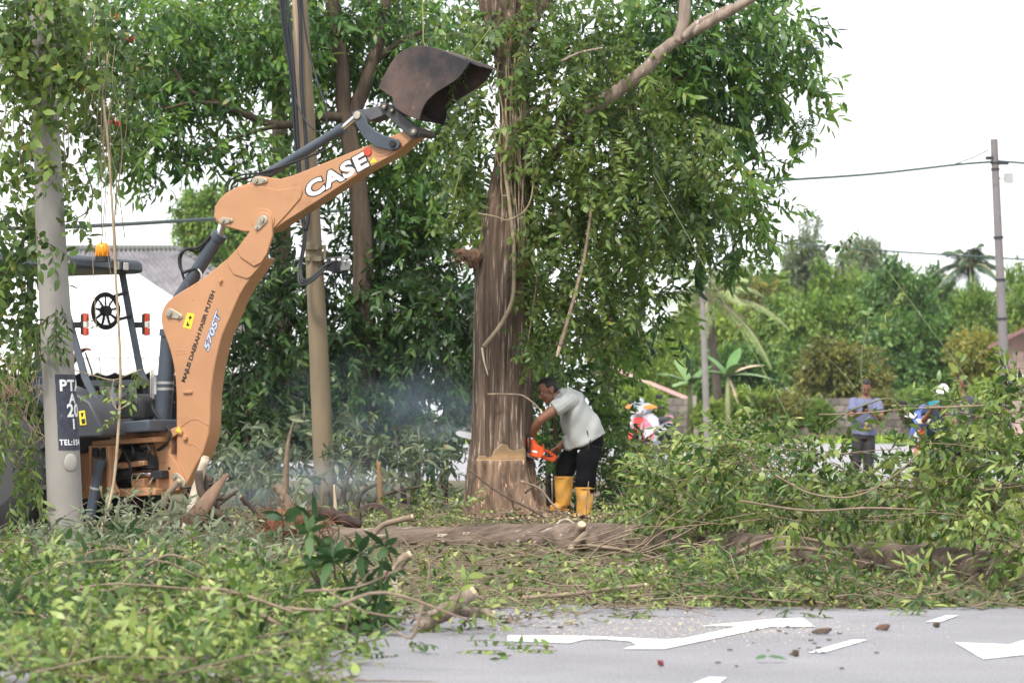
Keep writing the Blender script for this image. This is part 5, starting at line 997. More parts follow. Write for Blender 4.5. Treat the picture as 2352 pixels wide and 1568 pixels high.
def pin(u, v, r_, t0, t1, m=M_PIN, name='pin', parent=None, n=18):
    c = bp(u, v, t0); rr_ = r_ / PX(c[1]); b = MB(); b.tube([c, c + et * (t1 - t0)], rr_, n); return b.build(name, m, parent or bh, auto=True, bevel=.004)
def pinset(a_, b_, t, ra, rb, parent=None):
    o = plate('pin_plate', capsule(a_, b_, ra * 1.25, rb * 1.35), t - .012, t, M_PIN, parent); c = bp(*a_, t); bb = MB(); bb.tube([c, c - et * .035], ra * .8 / PX(c[1]), 16); bb.tube([c - et * .035, c - et * .04], ra * .35 / PX(c[1]), 12); c = bp(*b_, t); bb.tube([c, c - et * .03], rb * .75 / PX(c[1]), 6); bb.build('pin', M_PIN, o, auto=True)
# boom
left = sm([(519, 596), (465, 639), (414, 671), (387, 690), (373, 712), (370, 736), (376, 763), (390, 803), (400, 849), (404.5, 902), (405, 960), (405, 1050), (400, 1092)], 3)
foot = arc((414, 1108), 15, 190, 10, 8)
right = [(448, 1072), (466, 1041), (479, 997), (482, 962)] + sm([(484, 905), (489.5, 859), (498, 816), (511, 768), (530, 725), (551, 676), (576, 638), (600, 603), (606, 590)], 2)
boom = plate('boom', left + foot + right, -.105, .105, M_ORG, bevel=.010)
lug = [(519, 597), (543, 572), (568, 539), (582, 517)] + arc((604, 507), 20, 205, 355, 8) + [(625.5, 539), (613, 582), (600, 603), (583, 612), (551, 590)]
plate('boom_lug', lug[1:], -.135, -.104, M_ORG, boom); plate('boom_lug', [(u, v) for u, v in lug], .104, .135, M_ORG, boom)
plate('cover_plate', [(519, 598), (524, 612), (537, 630), (566, 640), (575, 636), (604, 603), (613, 582), (543, 572)], -.117, -.100, M_ORG, boom, .004)
b = MB()
for pts in (sm([(416, 980), (436, 965), (455, 963), (478, 976)]), sm([(432, 1020), (446, 1020), (458, 1030), (464, 1042)])): b.tube([bp(u, v, -.106) for u, v in pts], .004, 5)
b.build('weld_seam', M_ORG, boom, smooth=True)
b = MB(); 
for pts in ([(403, 806), (425, 806.5)], [(404, 815), (430, 812)], [(490, 870), (481, 905), (483, 940)], [(478, 980), (483, 995)]): b.tube([bp(u, v, -.1055) for u, v in pts], .0018, 4)
for i in range(30):
    u, v = random.choice(((480, 960), (497, 816), (530, 725), (400, 860), (410, 1000), (560, 640), (600, 560), (440, 690))); u += random.gauss(0, 9) - 8; v += random.gauss(0, 28); b.tube([bp(u, v, -.1055), bp(u + random.gauss(0, 3), v + random.gauss(0, 8), -.1055)], random.uniform(.0008, .0022), 4)
b.build('scratch', M_ORGD, boom)['kind'] = 'stuff'
for u, v, r_ in ((504, 645, 4.5), (423, 1005, 6)): pin(u, v, r_, -.135, -.10, M_ORG, 'boss', boom)
plate('step_bracket', capsule((422, 900), (437, 900), 3, 3), -.125, -.10, M_ORG, boom, .003)
for u, v in ((450, 652), (443, 689)): pin(u, v, 1.3, -.107, -.10, M_INK, 'hole', boom)
pinset((390.5, 719), (412, 727), -.105, 9, 5, boom); pinset((602.7, 505), (591, 523), -.135, 9, 5, boom); pinset((413.6, 1108), (403, 1094), -.12, 10, 7, boom)
dirt = MB()
# dipper
dip = [(541, 527), (507.5, 518), (496, 508), (491, 498), (493, 474), (505, 456), (519, 443), (547, 427.5), (573, 421), (582, 410), (588, 405), (596, 404), (642.5, 411), (673, 403), (850, 332), (925, 302), (944, 292), (958, 291), (965, 298), (963, 308), (945, 321), (912, 351), (837, 391), (737, 457), (655, 509), (627, 529), (600, 534), (560, 533)]
dipper = plate('dipper', dip, -.095, .095, M_ORG, bevel=.008)
plate('side_plate', sm([(492, 498), (495, 474), (506, 458), (522, 446), (550, 431), (590, 427), (640, 436), (678, 430), (690, 432), (694, 440)]) + [(690, 455), (660, 490), (625, 528), (600, 532), (560, 531), (541, 526), (508, 516)], -.107, -.094, M_ORG, dipper, .004)
plate('boss_ring', arc((603, 505), 27, 150, 390, 16), -.118, -.106, M_ORG, dipper, .004)
pinset((512.5, 507), (529, 506.5), -.107, 7, 4, dipper); pinset((589, 415), (607, 415), -.1, 8, 4.5, dipper)
b = MB(); b.tube([bp(u, v, -.0965) for u, v in sm([(858, 350), (866, 358), (888, 357), (906, 347)])], .003, 5); b.build('weld_seam', M_ORGD, dipper, smooth=True)
pin(844, 349, 10, -.106, -.095, M_RED, 'reflector', dipper, 24); pin(844, 349, 10.8, -.101, -.094, M_INK, 'reflector_rim', dipper, 24)
plate('sticker', [(849, 375), (858, 362), (866, 372)], -.0985, -.0965, M_YEL, dipper, 0)
def textfit(s, p0, p1, cap, t, m, parent, offset=0.0, shear=0.0, name='lettering', lift=.0015, sp=1.0, grow=0.0):
    a_, c_ = bp(*p0, t), bp(*p1, t); L_ = np.linalg.norm(c_ - a_); ex = nrm(c_ - a_); ey = es * (-np.dot(ex, ez)) + ez * np.dot(ex, es)
    me = text_mesh(s, 1, (0, 0, 0), (1, 0, 0), (0, 1, 0), 0, (0, 0, 1), offset=offset, extrude=.0, shear=shear, space=sp); co_ = np.array([vv.co[:] for vv in me.vertices]); mn, mx_ = co_.min(0), co_.max(0)
    if grow: ref = textfit.ref
    else: textfit.ref = ref = (mn, mx_)
    mn, mx_ = ref; h = cap / PX(a_[1])
    for vv in me.vertices:
        x = (vv.co.x - mn[0]) / (mx_[0] - mn[0]) * L_; y = (vv.co.y - mn[1]) / (mx_[1] - mn[1]) * h; vv.co = a_ + ex * x + ey * y - et * lift
    return link(name, me, parent, m)
textfit('CASE', (711, 458), (849, 381), 37, -.095, M_LETW, dipper, .04, sp=1.1, lift=.003); textfit('CASE', (711, 458), (849, 381), 37, -.095, M_INK, dipper, .095, sp=1.1, lift=.0016, grow=1, name='letter_outline')
textfit('MAJLIS DAERAH PASIR PUTEH', (427.5, 880), (497.5, 671), 14.5, -.105, M_INK, boom, .038, lift=.0015, sp=.94)
textfit('570ST', (479, 807), (510, 717), 16, -.105, M_LETB, boom, .03, .25, lift=.003); textfit('570ST', (479, 807), (510, 717), 16, -.105, mat('letter_navy', (.07, .08, .14), .5), boom, .085, .25, lift=.0015, grow=1, name='letter_outline')
st = plate('sticker', [(430.5, 718), (447, 721), (438, 756), (420, 751)], -.1075, -.1055, M_YEL, boom, 0)
b = MB(); b.prism([bp(*q_, -.109) for q_ in ((431, 737), (427, 748), (436, 749))], [bp(*q_, -.1075) for q_ in ((431, 737), (427, 748), (436, 749))]); b.prism([bp(*q_, -.109) for q_ in ((438, 724), (441, 731), (437, 732), (436, 736), (434, 736), (435, 731), (432, 730))], [bp(*q_, -.1075) for q_ in ((438, 724), (441, 731), (437, 732), (436, 736), (434, 736), (435, 731), (432, 730))]); b.build('pictogram', M_INK, st)
# cylinders
def cyl(name, a_, c_, r_, t=0.0, rod=None, rr_=None, collar=True, parent=None, m=M_GREY):
    p0, p1 = bp(*a_, t), bp(*c_, t); b = MB(); b.tube([p0, p1], r_, 20); d_ = nrm(p1 - p0)
    if collar: b.tube([p1 - d_ * .05, p1 + d_ * .015], r_ * 1.18, 20); b.tube([p0 + d_ * .02, p0 + d_ * .05], r_ * 1.1, 20)
    o = b.build(name, m, parent or bh, auto=True)
    if rod: q_ = bp(*rod, t); MB().tube([p1, q_], rr_ or r_ * .5, 16).build('rod', M_CHROME, o, auto=True)
    return o
cyl('crowd_cylinder', (392, 718), (504, 540), .062, 0, (513, 508), .035)
cyl('boom_cylinder', (371, 1006), (389, 760), .078, 0)
cyl('bucket_cylinder', (596, 411), (786, 296), .044, 0, (818, 268), .026)
b = MB(); bd = lambda v0: [bp(371 + (1006 - v0) * .073, v, 0) for v in (v0, v0 - 6)]
for v0 in (882, 896): b.tube(bd(v0), .081, 20)
b.build('clamp', M_STEEL, bh, auto=True)
# bucket and its linkage
bo = sm([(962.5, 275.6), (933, 265), (905, 246)], 2) + [(901, 224), (874, 205)] + sm([(870, 202), (875, 186), (885, 168), (902, 139), (926, 116), (957, 106), (990, 108), (1030, 122), (1079, 143)], 3)
mouth = sm([(1079, 144), (1054, 178), (1021, 201), (999, 215), (978, 236), (968, 257), (962.5, 275)], 3)[1:-1]
bucket = plate('bucket', bo + mouth, -.25, -.235, M_BUCK, bevel=.003)
b = MB(); pts = [bp(u, v, -.25) for u, v in bo]; cen = bp(985, 190, -.25)
V = []
for p_ in pts:
    q_ = p_ + (cen - p_) * .035; V += [p_ + et * .014, p_ + et * .486, q_ + et * .014, q_ + et * .486]
F = []
for i in range(len(pts) - 1):
    a_ = i * 4; F += [(a_, a_ + 1, a_ + 5, a_ + 4), (a_ + 2, a_ + 6, a_ + 7, a_ + 3), (a_, a_ + 4, a_ + 6, a_ + 2), (a_ + 1, a_ + 3, a_ + 7, a_ + 5)]
b.add(V, F); b.build('shell', M_BUCK, bucket, smooth=False)
lo = [bp(u, v, -.25) + et * .485 for u, v in bo + mouth]; MB().prism(lo, [p_ + et * .015 for p_ in lo]).build('side_plate', M_BUCK, bucket)
for k in range(4):
    c = bp(1079, 143, -.25) + et * (.05 + .135 * k); dr_ = nrm(bp(1079, 143, -.25) - bp(1040, 127, -.25)); up_ = np.cross(dr_, et); b = MB(); b.prism([c - et * .025 + up_ * .012 - dr_ * .06, c + et * .025 + up_ * .012 - dr_ * .06, c + et * .018 + dr_ * .10, c - et * .018 + dr_ * .10], [c - et * .025 - up_ * .014 - dr_ * .06, c + et * .025 - up_ * .014 - dr_ * .06, c + et * .018 - up_ * .004 + dr_ * .10, c - et * .018 - up_ * .004 + dr_ * .10]); b.build('tooth', M_BUCK, bucket)
b = MB(); b.tube([bp(u, v, -.252) for u, v in ((960, 190), (945, 225), (935, 262))], .003, 5); b.tube([bp(984, 198, -.252), bp(984, 198, -.245)], .03, 14); b.tube([bp(951, 248, -.252), bp(951, 248, -.245)], .022, 14); b.build('wear_mark', M_ORGD if False else mat('bucket_rust', (.16, .10, .08), .8, .3, 14), bucket)
for t0 in (-.15, .11): plate('ear', capsule((882, 246), (950, 303), 11, 15), t0, t0 + .04, mat('ear_steel', (.05, .05, .055), .55, .2, 8) if t0 < 0 else M_BLK, bucket)
for u, v, r_ in ((881, 245, 8), (899, 254, 6), (948.5, 302, 10)): pin(u, v, r_, -.18, .18, mat('greasy_steel', (.10, .085, .08), .4, .2, 20, metal=.5), 'pin', bucket); pin(u, v, r_ * .5, -.19, -.17, M_PIN, 'pin', bucket)
crank = [(807.5, 259), (821, 252), (838, 266), (844, 285), (857, 297), (878, 310), (895, 315), (912, 320), (919, 330), (914, 341), (899, 346), (861, 337), (834, 316), (818, 288)]
for t0 in (-.145, .11): plate('crank', crank, t0, t0 + .035, M_GREY)
pin(900, 330, 8, -.165, .16, M_BLK, 'pin'); pin(819, 265, 9, -.16, .16, M_PIN, 'pin')
plate('link', [(821, 254), (878, 241), (890, 250), (888, 262), (851, 277), (834, 270)], -.105, .09, mat('link_steel', (.09, .09, .10), .5, .2, 9))
# hoses
def hose(pts, r_=.014, t=-.05, m=M_BLK, name='hose', parent=None): return MB().tube(bez([bp(p_[0], p_[1], p_[2] if len(p_) > 2 else t) for p_ in pts], 7), r_, 8).build(name, m, parent or bh, smooth=True)
hose([(522, 445), (524, 425), (535, 410), (560, 401), (600, 397), (660, 378), (740, 348), (780, 328)], .010, -.06); hose([(530, 440), (534, 424), (548, 414), (580, 407), (604, 402)], .010, -.03)
hose([(484, 541), (470, 558), (452, 570), (430, 572), (414, 585), (412, 605), (420, 625), (432, 622), (450, 617), (458, 625)], .014, -.06); hose([(497, 537), (482, 545), (476, 560), (452, 578), (428, 572), (415, 592), (417, 620), (424, 645)], .012, -.03)
hose([(455, 618), (462, 628), (463, 640)], .009, -.09, M_STEEL, 'hose_fitting')
hose([(351, 915, -.05), (350, 935, -.05), (362, 955, -.12), (380, 975, -.15), (390, 995, -.16), (385, 1015, -.16), (368, 1030, -.14), (362, 1033, -.12)], .015)
hose([(347, 850, .05), (347, 985, .05)], .011, 0, M_PIN, 'hydraulic_line'); hose([(352, 848, .03), (352, 985, .03)], .008, 0, M_STEEL, 'hydraulic_line'); hose([(362, 905), (368, 870), (372, 800), (374, 760)], .007, -.02, M_STEEL, 'hydraulic_line')
# swing frame and main frame
plate('swing_frame', [(337, 986), (362, 985), (371, 991), (388, 987), (401, 981), (411, 980), (418, 990), (416, 999), (408, 996), (388, 1009), (393, 1022), (391, 1042), (406, 1064), (424, 1100), (424, 1114), (413, 1124), (364, 1137), (334, 1139), (328, 1115), (355, 1106), (364, 1090), (364, 1063), (353, 1024), (350, 1012), (337, 1000)], -.13, .13, M_ORG)
plate('sticker', [(402, 989), (411, 979), (415, 994)], -.134, -.131, M_YEL); pin(366, 1010, 7, -.15, .15, M_PIN); pin(388, 1075, 3.5, -.134, -.12, M_INK, 'hole'); pin(377, 1060, 3, -.14, -.12, M_ORG, 'boss')
plate('frame_beam', [(182, 1016), (313, 1005), (351, 1003), (351, 1015), (182, 1025)], -.35, .3, M_ORG); plate('frame_beam', [(262, 1123), (330, 1118), (357, 1122), (357, 1136), (300, 1140), (262, 1141)], -.3, .3, M_ORG)
plate('frame_beam', [(251, 1063), (300, 1060), (331, 1057), (331, 1068), (280, 1076), (251, 1077)], -.28, -.1, M_ORG); plate('frame_beam', [(313, 995), (350, 993), (352, 1001), (313, 1003)], -.2, .2, M_ORGD)
fp = plate('frame_panel', [(182, 1024), (258, 1022), (258, 1140), (188, 1146)], -.40, -.36, M_ORG)
plate('rib', [(242, 1022), (250, 1022), (254, 1140), (246, 1140)], -.47, -.40, M_ORG, fp); plate('rib', [(203, 1024), (208, 1024), (212, 1140), (206, 1140)], -.44, -.40, M_ORG, fp)
plate('rib', [(250, 1022), (270, 1022), (262, 1040), (258, 1080), (262, 1110), (272, 1130), (252, 1136)], -.42, -.38, M_ORG, fp)
for u in (219, 236.7): plate('grommet', capsule((u, 1034), (u, 1044), 7, 7), -.425, -.40, M_BLK, fp); hose([(u, 1038, -.43), (u + 2, 1050, -.5), (u + 1, 1064, -.5)], .012)
plate('void_shade_block', [(150, 1000), (345, 998), (345, 1128), (150, 1140)], .1, .7, M_BLK); plate('hitch', [(255, 985), (300, 983), (304, 1012), (255, 1014)], -.3, -.1, M_ORGD)  # first plate: black block whose colour stands in for the dark void behind the frame
cyl('stabiliser_cylinder', (206, 1195), (230, 1058), .045, -.55, collar=True); b = MB(); c0, c1 = bp(219, 1118, -.55), bp(218, 1123, -.55); b.tube([c0, c1], .049, 18); b.build('clamp', M_STEEL, bh, auto=True)
plate('stabiliser_leg', [(222, 1058), (232, 1056), (222, 1120), (214, 1190), (206, 1200), (210, 1150)], -.48, -.44, M_GREY)
cyl('swing_cylinder', (258, 1092), (300, 1089), .06, -.2, (350, 1088), .03, m=M_BLK); plate('rod_end', [(347, 1081), (371, 1080), (372, 1098), (347, 1100)], -.26, -.14, M_BLK)
for u0, v0, u1, v1 in ((275, 1020, 300, 1110), (300, 1018, 292, 1060), (330, 1012, 338, 1055)): hose([(u0, v0, -.3), ((u0 + u1) / 2 + 10, (v0 + v1) / 2, -.36), (u1, v1, -.3)], .012)
plate('gusset', [(262, 1030), (275, 1030), (268, 1050), (264, 1058)], -.34, -.28, M_ORG); plate('valve_block', [(300, 1100), (330, 1098), (332, 1118), (302, 1120)], -.3, -.15, M_ORGD); plate('gusset', [(318, 1022), (350, 1020), (356, 1050), (338, 1046)], -.12, -.06, M_ORG); plate('bracket', [(322, 1080), (340, 1078), (342, 1120), (324, 1120)], -.16, -.1, M_ORG)
for u, v in ((258, 1070), (322, 1062), (290, 1128), (345, 1130), (190, 1035), (190, 1120)): pin(u, v, 3, -.43 if u < 262 else -.32, -.3, M_PIN, 'bolt', None, 8)
for i in range(7): hose([(268, 1030 + i * 6, -.22 + .02 * i), (300, 1036 + i * 5, -.25), (335, 1042 + i * 5, -.22), (358, 1050 + i * 4, -.16)], .013)
hose([(262, 1012), (285, 1020), (320, 1030), (345, 1028)], .013, -.2); hose([(290, 1140), (305, 1165), (320, 1150), (335, 1142)], .014, -.2)
plate('axle_cover', [(270, 1138), (350, 1138), (340, 1172), (300, 1180), (270, 1170)], .05, .4, M_BLK)
# operator station
ca = bp(318, 599, .85); b = MB(); rlen = 1.75
lo = [ca - es * rlen - et * 1.7, ca - et * 1.7, ca + es * .05 - ez * .03 - et * 1.7, ca + es * .06 - ez * .11 - et * 1.7, ca - es * .02 - ez * .13 - et * 1.7, ca - es * rlen - ez * .13 - et * 1.7]; b.prism(lo, [p_ + et * 1.7 for p_ in lo]); roof = b.build('canopy', M_GREY, bh, bevel=.02, auto=True)
for k in (.12, .28, 1.12, 1.28):
    c = ca + es * .058 - ez * .07 - et * (1.6 - k); MB().box(c, (.02, .085, .075), [es, et, ez]).build('work_lamp', M_CLR, roof, bevel=.006); MB().box(c - es * .006, (.02, .11, .095), [es, et, ez]).build('lamp_bezel', M_BLK, roof, bevel=.006)
bc = bp(235.5, 594, 0); b = MB(); b.tube([bc - ez * .03, bc + ez * .02], [.072, .068], 20); bea = b.build('beacon', M_BLK, bh, auto=True); b = MB(); b.tube([bc + ez * .02, bc + ez * .10, bc + ez * .135, bc + ez * .15], [.064, .062, .052, .025], 20); b.build('amber_dome', M_AMB, bea, smooth=True)
b = MB()
for k in range(9): a_ = k * .7; b.box(bc + np.array([math.cos(a_) * .064, math.sin(a_) * .064, .07]), (.006, .006, .09))
b.build('dome_rib', M_AMB, bea)
def bar(name, pts, w, t=None, m=M_GREY, parent=None):
    q_ = [bp(*p_) for p_ in pts]; b = MB()
    for i in range(len(q_) - 1):
        d_ = nrm(q_[i + 1] - q_[i]); s_ = nrm(np.cross(d_, [0, 1, 0])); b.box((q_[i] + q_[i + 1]) / 2, (np.linalg.norm(q_[i + 1] - q_[i]) + w * .6, w, w), [d_, s_, np.cross(d_, s_)])
    return b.build(name, m, parent or bh, bevel=.006, auto=True)
fpost = bar('post', [(279, 618, .72), (300, 735, .72), (322, 850, .72), (337, 884, .72), (339, 918, .72), (330, 962, .72)], .062); npost = bar('post', [(128, 620, -.72), (168, 770, -.72), (196, 868, -.72), (248, 975, -.72)], .062)
bar('crossbar', [(200, 881, -.70), (336, 879, .70)], .055); bar('cross_brace', [(262, 880, 0), (318, 915, .6)], .018, m=M_STEEL); bar('cross_brace', [(306, 885, .5), (307, 915, .5)], .018, m=M_STEEL)
fc = bp(243, 714, .45); fx = nrm(np.array([math.sin(R(48)), -math.cos(R(48)), 0])); fy = np.cross(ez, fx); b = MB(); ring = lambda r_, w_, n=28, tt=.006: b.tube([fc + (fy * math.cos(2 * math.pi * i / n) + ez * math.sin(2 * math.pi * i / n)) * r_ for i in range(n + 1)], tt if w_ is None else w_, 6, caps=False)
for r_ in (.148, .160, .168): ring(r_, .014)
fan = b.build('fan', M_BLK, bh, smooth=True); b = MB(); b.tube([fc - fx * .035, fc + fx * .035], .05, 18)
for k in range(9):
    a_ = 2 * math.pi * k / 9 + .2; d_ = fy * math.cos(a_) + ez * math.sin(a_); b.box(fc + d_ * .095, (.11, .022, .006), [d_, nrm(np.cross(fx, d_) + fx * .35), fx])
b.build('fan_blade', M_BLK, fan); b = MB()
for r_ in (.07, .083, .096, .109, .122, .135): b.tube([fc + fx * .03 + (fy * math.cos(2 * math.pi * i / 24) + ez * math.sin(2 * math.pi * i / 24)) * r_ for i in range(25)], .0022, 4, caps=False)
for k in range(24): a_ = 2 * math.pi * k / 24; d_ = fy * math.cos(a_) + ez * math.sin(a_); b.tube([fc + fx * .03 + d_ * .05, fc + fx * .025 + d_ * .15], .002, 4)
b.build('guard', M_BLK, fan); bar('fan_bracket', [(263, 680, .55), (290, 672, .7)], .03, m=M_BLK); bar('fan_bracket', [(268, 735, .55), (300, 726, .7)], .03, m=M_BLK)
for u, t_, bu in ((195, -.78, 172), (336, .80, 308)):
    o = plate('tail_light', [(u - 11, 722), (u - 3, 718), (u - 3, 771), (u - 11, 767)], t_ - .02, t_ + .03, M_BLK, None, .006)
    for v0, v1, m in ((719, 738, M_RED), (738, 752, M_CLR), (752, 770, M_RED)): plate('lens', [(u - 4, v0), (u + 3.5, v0 + .5), (u + 3.5, v1 - .5), (u - 4, v1)], t_ - .02, t_ + .025, m, o, .004)
    bar('light_bracket', [(bu, 746, t_ - .04), (u - 9, 746, t_)], .055, m=M_BLK)
plate('console', [(235.6, 973), (341, 963), (344, 990), (247, 998), (236, 982)], -.45, .5, M_GREY, None, .012)
plate('side_panel', [(216, 918), (253, 911), (271, 966), (245, 971)], -.5, -.44, M_PANEL, None, .01); plate('seat', [(268, 910), (300, 904), (328, 912), (331, 968), (266, 970)], -.15, .35, M_BLK, None, .05); plate('seat', [(240, 962), (300, 960), (300, 975), (240, 976)], -.2, .3, M_BLK, None, .03)
plate('backrest', [(222, 880), (262, 884), (268, 935), (238, 940)], .0, .4, M_PANEL, None, .03)
o = plate('fender', [(60, 885), (110, 880), (178, 905), (205, 922), (236, 984), (235, 1003), (178, 1006), (120, 960)], -.95, -.55, mat('fender_black', (.04, .043, .05), .45, .15, 6), None, .02)
o = plate('sticker', [(181, 944), (194, 942), (198, 975), (184, 976)], -.958, -.951, M_YEL, o, 0); b = MB()
for q_ in (((185, 948), (192, 947), (190, 957), (187, 957)), ((186, 962), (195, 961), (196, 972), (188, 973))): b.prism([bp(*w_, -.961) for w_ in q_], [bp(*w_, -.958) for w_ in q_])
b.build('pictogram', M_INK, o)
bar('control_lever', [(206, 905, -.35), (196, 870, -.35), (186, 830, -.35)], .02, m=M_BLK); bar('control_lever', [(222, 915, -.2), (210, 850, -.2), (196, 810, -.2)], .016, m=M_BLK); bar('steering_wheel', [(250, 893, .1), (285, 899, .2), (300, 908, .3)], .025, m=M_BLK)
def wheel(u, v, t0, r_, w_):
    c = bp(u, v, t0); o = MB(); n = 40; pr_ = [(.55, 0), (.9, .02), (.98, .12), (1, .3), (1, .7), (.98, .88), (.9, .98), (.55, 1)]; V = []; F = []
    for i in range(n):
        a_ = 2 * math.pi * i / n; d_ = es * math.cos(a_) + ez * math.sin(a_)
        for k, (rr_, tt) in enumerate(pr_): V.append(c + d_ * r_ * rr_ + et * w_ * tt)
    m_ = len(pr_)
    for i in range(n):
        for k in range(m_ - 1): F.append((i * m_ + k, ((i + 1) % n) * m_ + k, ((i + 1) % n) * m_ + k + 1, i * m_ + k + 1))
    o.add(V, F); ty = o.build('wheel', M_BLK, bh, smooth=True); b = MB()
    for i in range(22):
        for sg in (0, 1):
            a_ = 2 * math.pi * (i + .5 * sg) / 22; d_ = es * math.cos(a_) + ez * math.sin(a_); e_ = np.cross(et, d_); b.box(c + d_ * r_ * 1.015 + et * w_ * (.25 + .5 * sg), (.045, .04, w_ * .5), [d_, nrm(e_ + et * (.5 if sg else -.5)), nrm(et - e_ * (.5 if sg else -.5))])
    b.build('tread', M_BLK, ty); b = MB(); b.tube([c + et * w_ * .1, c + et * w_ * .35], [r_ * .56, r_ * .5], 28); b.tube([c + et * w_ * .05, c + et * w_ * .3], .12, 16); b.build('rim', mat('rim_paint', (.05, .05, .052), .5, .1, 6), ty, auto=True)
wheel(-34, 1082, -1.12, .64, .45); wheel(205, 1078, .70, .64, .45)
plate('hood', [(-420, 860), (-120, 850), (-60, 880), (-60, 1050), (-420, 1060)], -.45, .45, M_ORG, None, .03); plate('cab_floor', [(-120, 985), (190, 985), (190, 1040), (-120, 1050)], -.5, .5, M_BLK, None, .02)
wheel(-330, 1120, -1.0, .5, .35)
bar('post', [(-110, 632, -.72), (-100, 985, -.72)], .062); bar('post', [(70, 632, .72), (60, 985, .72)], .062)

# ------------------------------------------------------------------ people
M_SKIN = mat('skin', (.23, .105, .065), .5, .08, 14, spec=.35); M_HAIR = mat('hair', (.012, .011, .011), .6, .3, 60); M_EYEW = mat('eye_white', (.6, .55, .5), .3); M_LIP = mat('lips', (.2, .075, .055), .5)
def unit(f, h): f = nrm(f); h = nrm(h - f * np.dot(f, h)); return np.cross(f, h), f, h
def hand(b, c, fd, pn, side, s=1.0, curl=1.0, spread=.9):
    """palm, four unequal curled fingers and a side thumb"""
    fd = nrm(fd); pn = nrm(pn - fd * np.dot(fd, pn)); sd_ = np.cross(fd, pn) * side
    b.ball(c, (.040 * s, .052 * s, .019 * s), [sd_, fd, pn], 12, 8)
    for i, (o, L_) in enumerate(((-.031, .066), (-.010, .076), (.011, .072), (.031, .056))):
        k = c + fd * .040 * s + sd_ * o * s; d1 = nrm(fd + sd_ * o * 6 * spread); d2 = nrm(d1 + pn * .9 * curl); d3 = nrm(d1 * .3 + pn * 1.1 * curl + d1 * (1 - curl))
        b.tube([k - fd * .02 * s, k, k + d1 * L_ * .42 * s, k + (d1 * .42 + d2 * .33) * L_ * s, k + (d1 * .42 + d2 * .33 + d3 * .27) * L_ * s], [.0095 * s, .0095 * s, .009 * s, .0085 * s, .007 * s], 8)
    k = c - sd_ * .036 * s - fd * .02 * s; d1 = nrm(-sd_ * .8 + fd * .6 + pn * .4 * curl); d2 = nrm(fd * .8 - sd_ * .1 + pn * .7 * curl); b.tube([k + sd_ * .015 * s, k, k + d1 * .035 * s, k + (d1 * .035 + d2 * .03) * s], [.014 * s, .013 * s, .011 * s, .0085 * s], 8)
def head(b, c, f, h, s=1.0):
    l, f, h = unit(f, h); ax = [l, f, h]; q = lambda x, y, z: c + (l * x + f * y + h * z) * s
    b.ball(q(0, -.008, .025), (.074 * s, .094 * s, .092 * s), ax, 18, 14); b.ball(q(0, .022, -.045), (.058 * s, .066 * s, .075 * s), ax, 16, 12); b.ball(q(0, .066, -.095), (.026 * s, .022 * s, .020 * s), ax)
    b.tube([q(0, .082, .02), q(0, .098, -.012), q(0, .108, -.030)], [.010 * s, .013 * s, .016 * s], 8); b.ball(q(0, .097, -.036), (.020 * s, .013 * s, .011 * s), ax, 10, 8)
    b.ball(q(0, .080, .022), (.052 * s, .016 * s, .012 * s), ax, 12, 8); b.ball(q(0, .084, -.066), (.024 * s, .010 * s, .010 * s), ax, 10, 8)
    for x in (-1, 1): b.ball(q(.076 * x, -.008, -.015), (.010 * s, .020 * s, .034 * s), ax, 10, 8); b.ball(q(.040 * x, .062, -.028), (.020 * s, .022 * s, .024 * s), ax, 10, 8)
    return q, ax
def hairmesh(c, f, h, s, m, parent, thick=.008, line=.045):
    l, f, h = unit(f, h); b = MB(); b.ball((0, 0, 0), 1, None, 26, 20); V = np.array(b.v); keep = []
    for fc_ in b.f:
        x, y, z = V[list(fc_)].mean(0)
        if (y < .25 and z > -.45 - .25 * (y < -.2) and not (abs(x) > .8 and z < .0 and y > -.35)) or z > .55 + .3 * max(0, y): keep.append(fc_)
    W_ = [c + (l * x * (.074 + thick) + f * (y * (.094 + thick) - .008) + h * (z * (.094 + thick) + .025)) * s for x, y, z in V]; o = MB(); o.add(W_, keep); ob = o.build('hair', m, parent, smooth=True); sd_ = ob.modifiers.new('s', 'SOLIDIFY'); sd_.thickness = .012 * s; sd_.offset = -1; return ob
def face(q, ax, s, parent):
    b = MB(); w = MB(); p_ = MB()
    for x in (-1, 1):
        w.ball(q(.032 * x, .076, .008), (.014 * s, .008 * s, .008 * s), ax, 8, 6); b.ball(q(.033 * x, .081, .007), (.007 * s, .005 * s, .007 * s), ax, 8, 6)
        p_.tube([q(.014 * x, .093, .028), q(.034 * x, .090, .034), q(.054 * x, .074, .030)], [.004 * s, .005 * s, .003 * s], 6)
    w.build('eye', M_EYEW, parent, smooth=True); b.build('iris', M_HAIR, parent, smooth=True); p_.build('eyebrow', M_HAIR, parent, smooth=True); lp = MB(); lp.ball(q(0, .090, -.066), (.022 * s, .006 * s, .005 * s), ax, 10, 6); lp.build('mouth', M_LIP, parent, smooth=True)
def wrinkle(me, amp, f=18.0, ctr=None):
    n = len(me.vertices); a_ = np.empty(n * 3); me.vertices.foreach_get('co', a_); a_ = a_.reshape(-1, 3); nn = np.empty(n * 3); me.vertices.foreach_get('normal', nn); nn = nn.reshape(-1, 3)
    k = np.sin(a_[:, 0] * f + a_[:, 2] * f * .7 + 2 * np.sin(a_[:, 1] * f * .6)) * np.sin(a_[:, 2] * f * .45 - a_[:, 0] * f * .3 + 1.2) + .5 * np.sin(a_[:, 0] * f * 1.9 - a_[:, 2] * f * 1.1 + a_[:, 1] * 9)
    a_ += nn * (amp * k)[:, None]; me.vertices.foreach_set('co', a_.ravel()); me.update(); return me
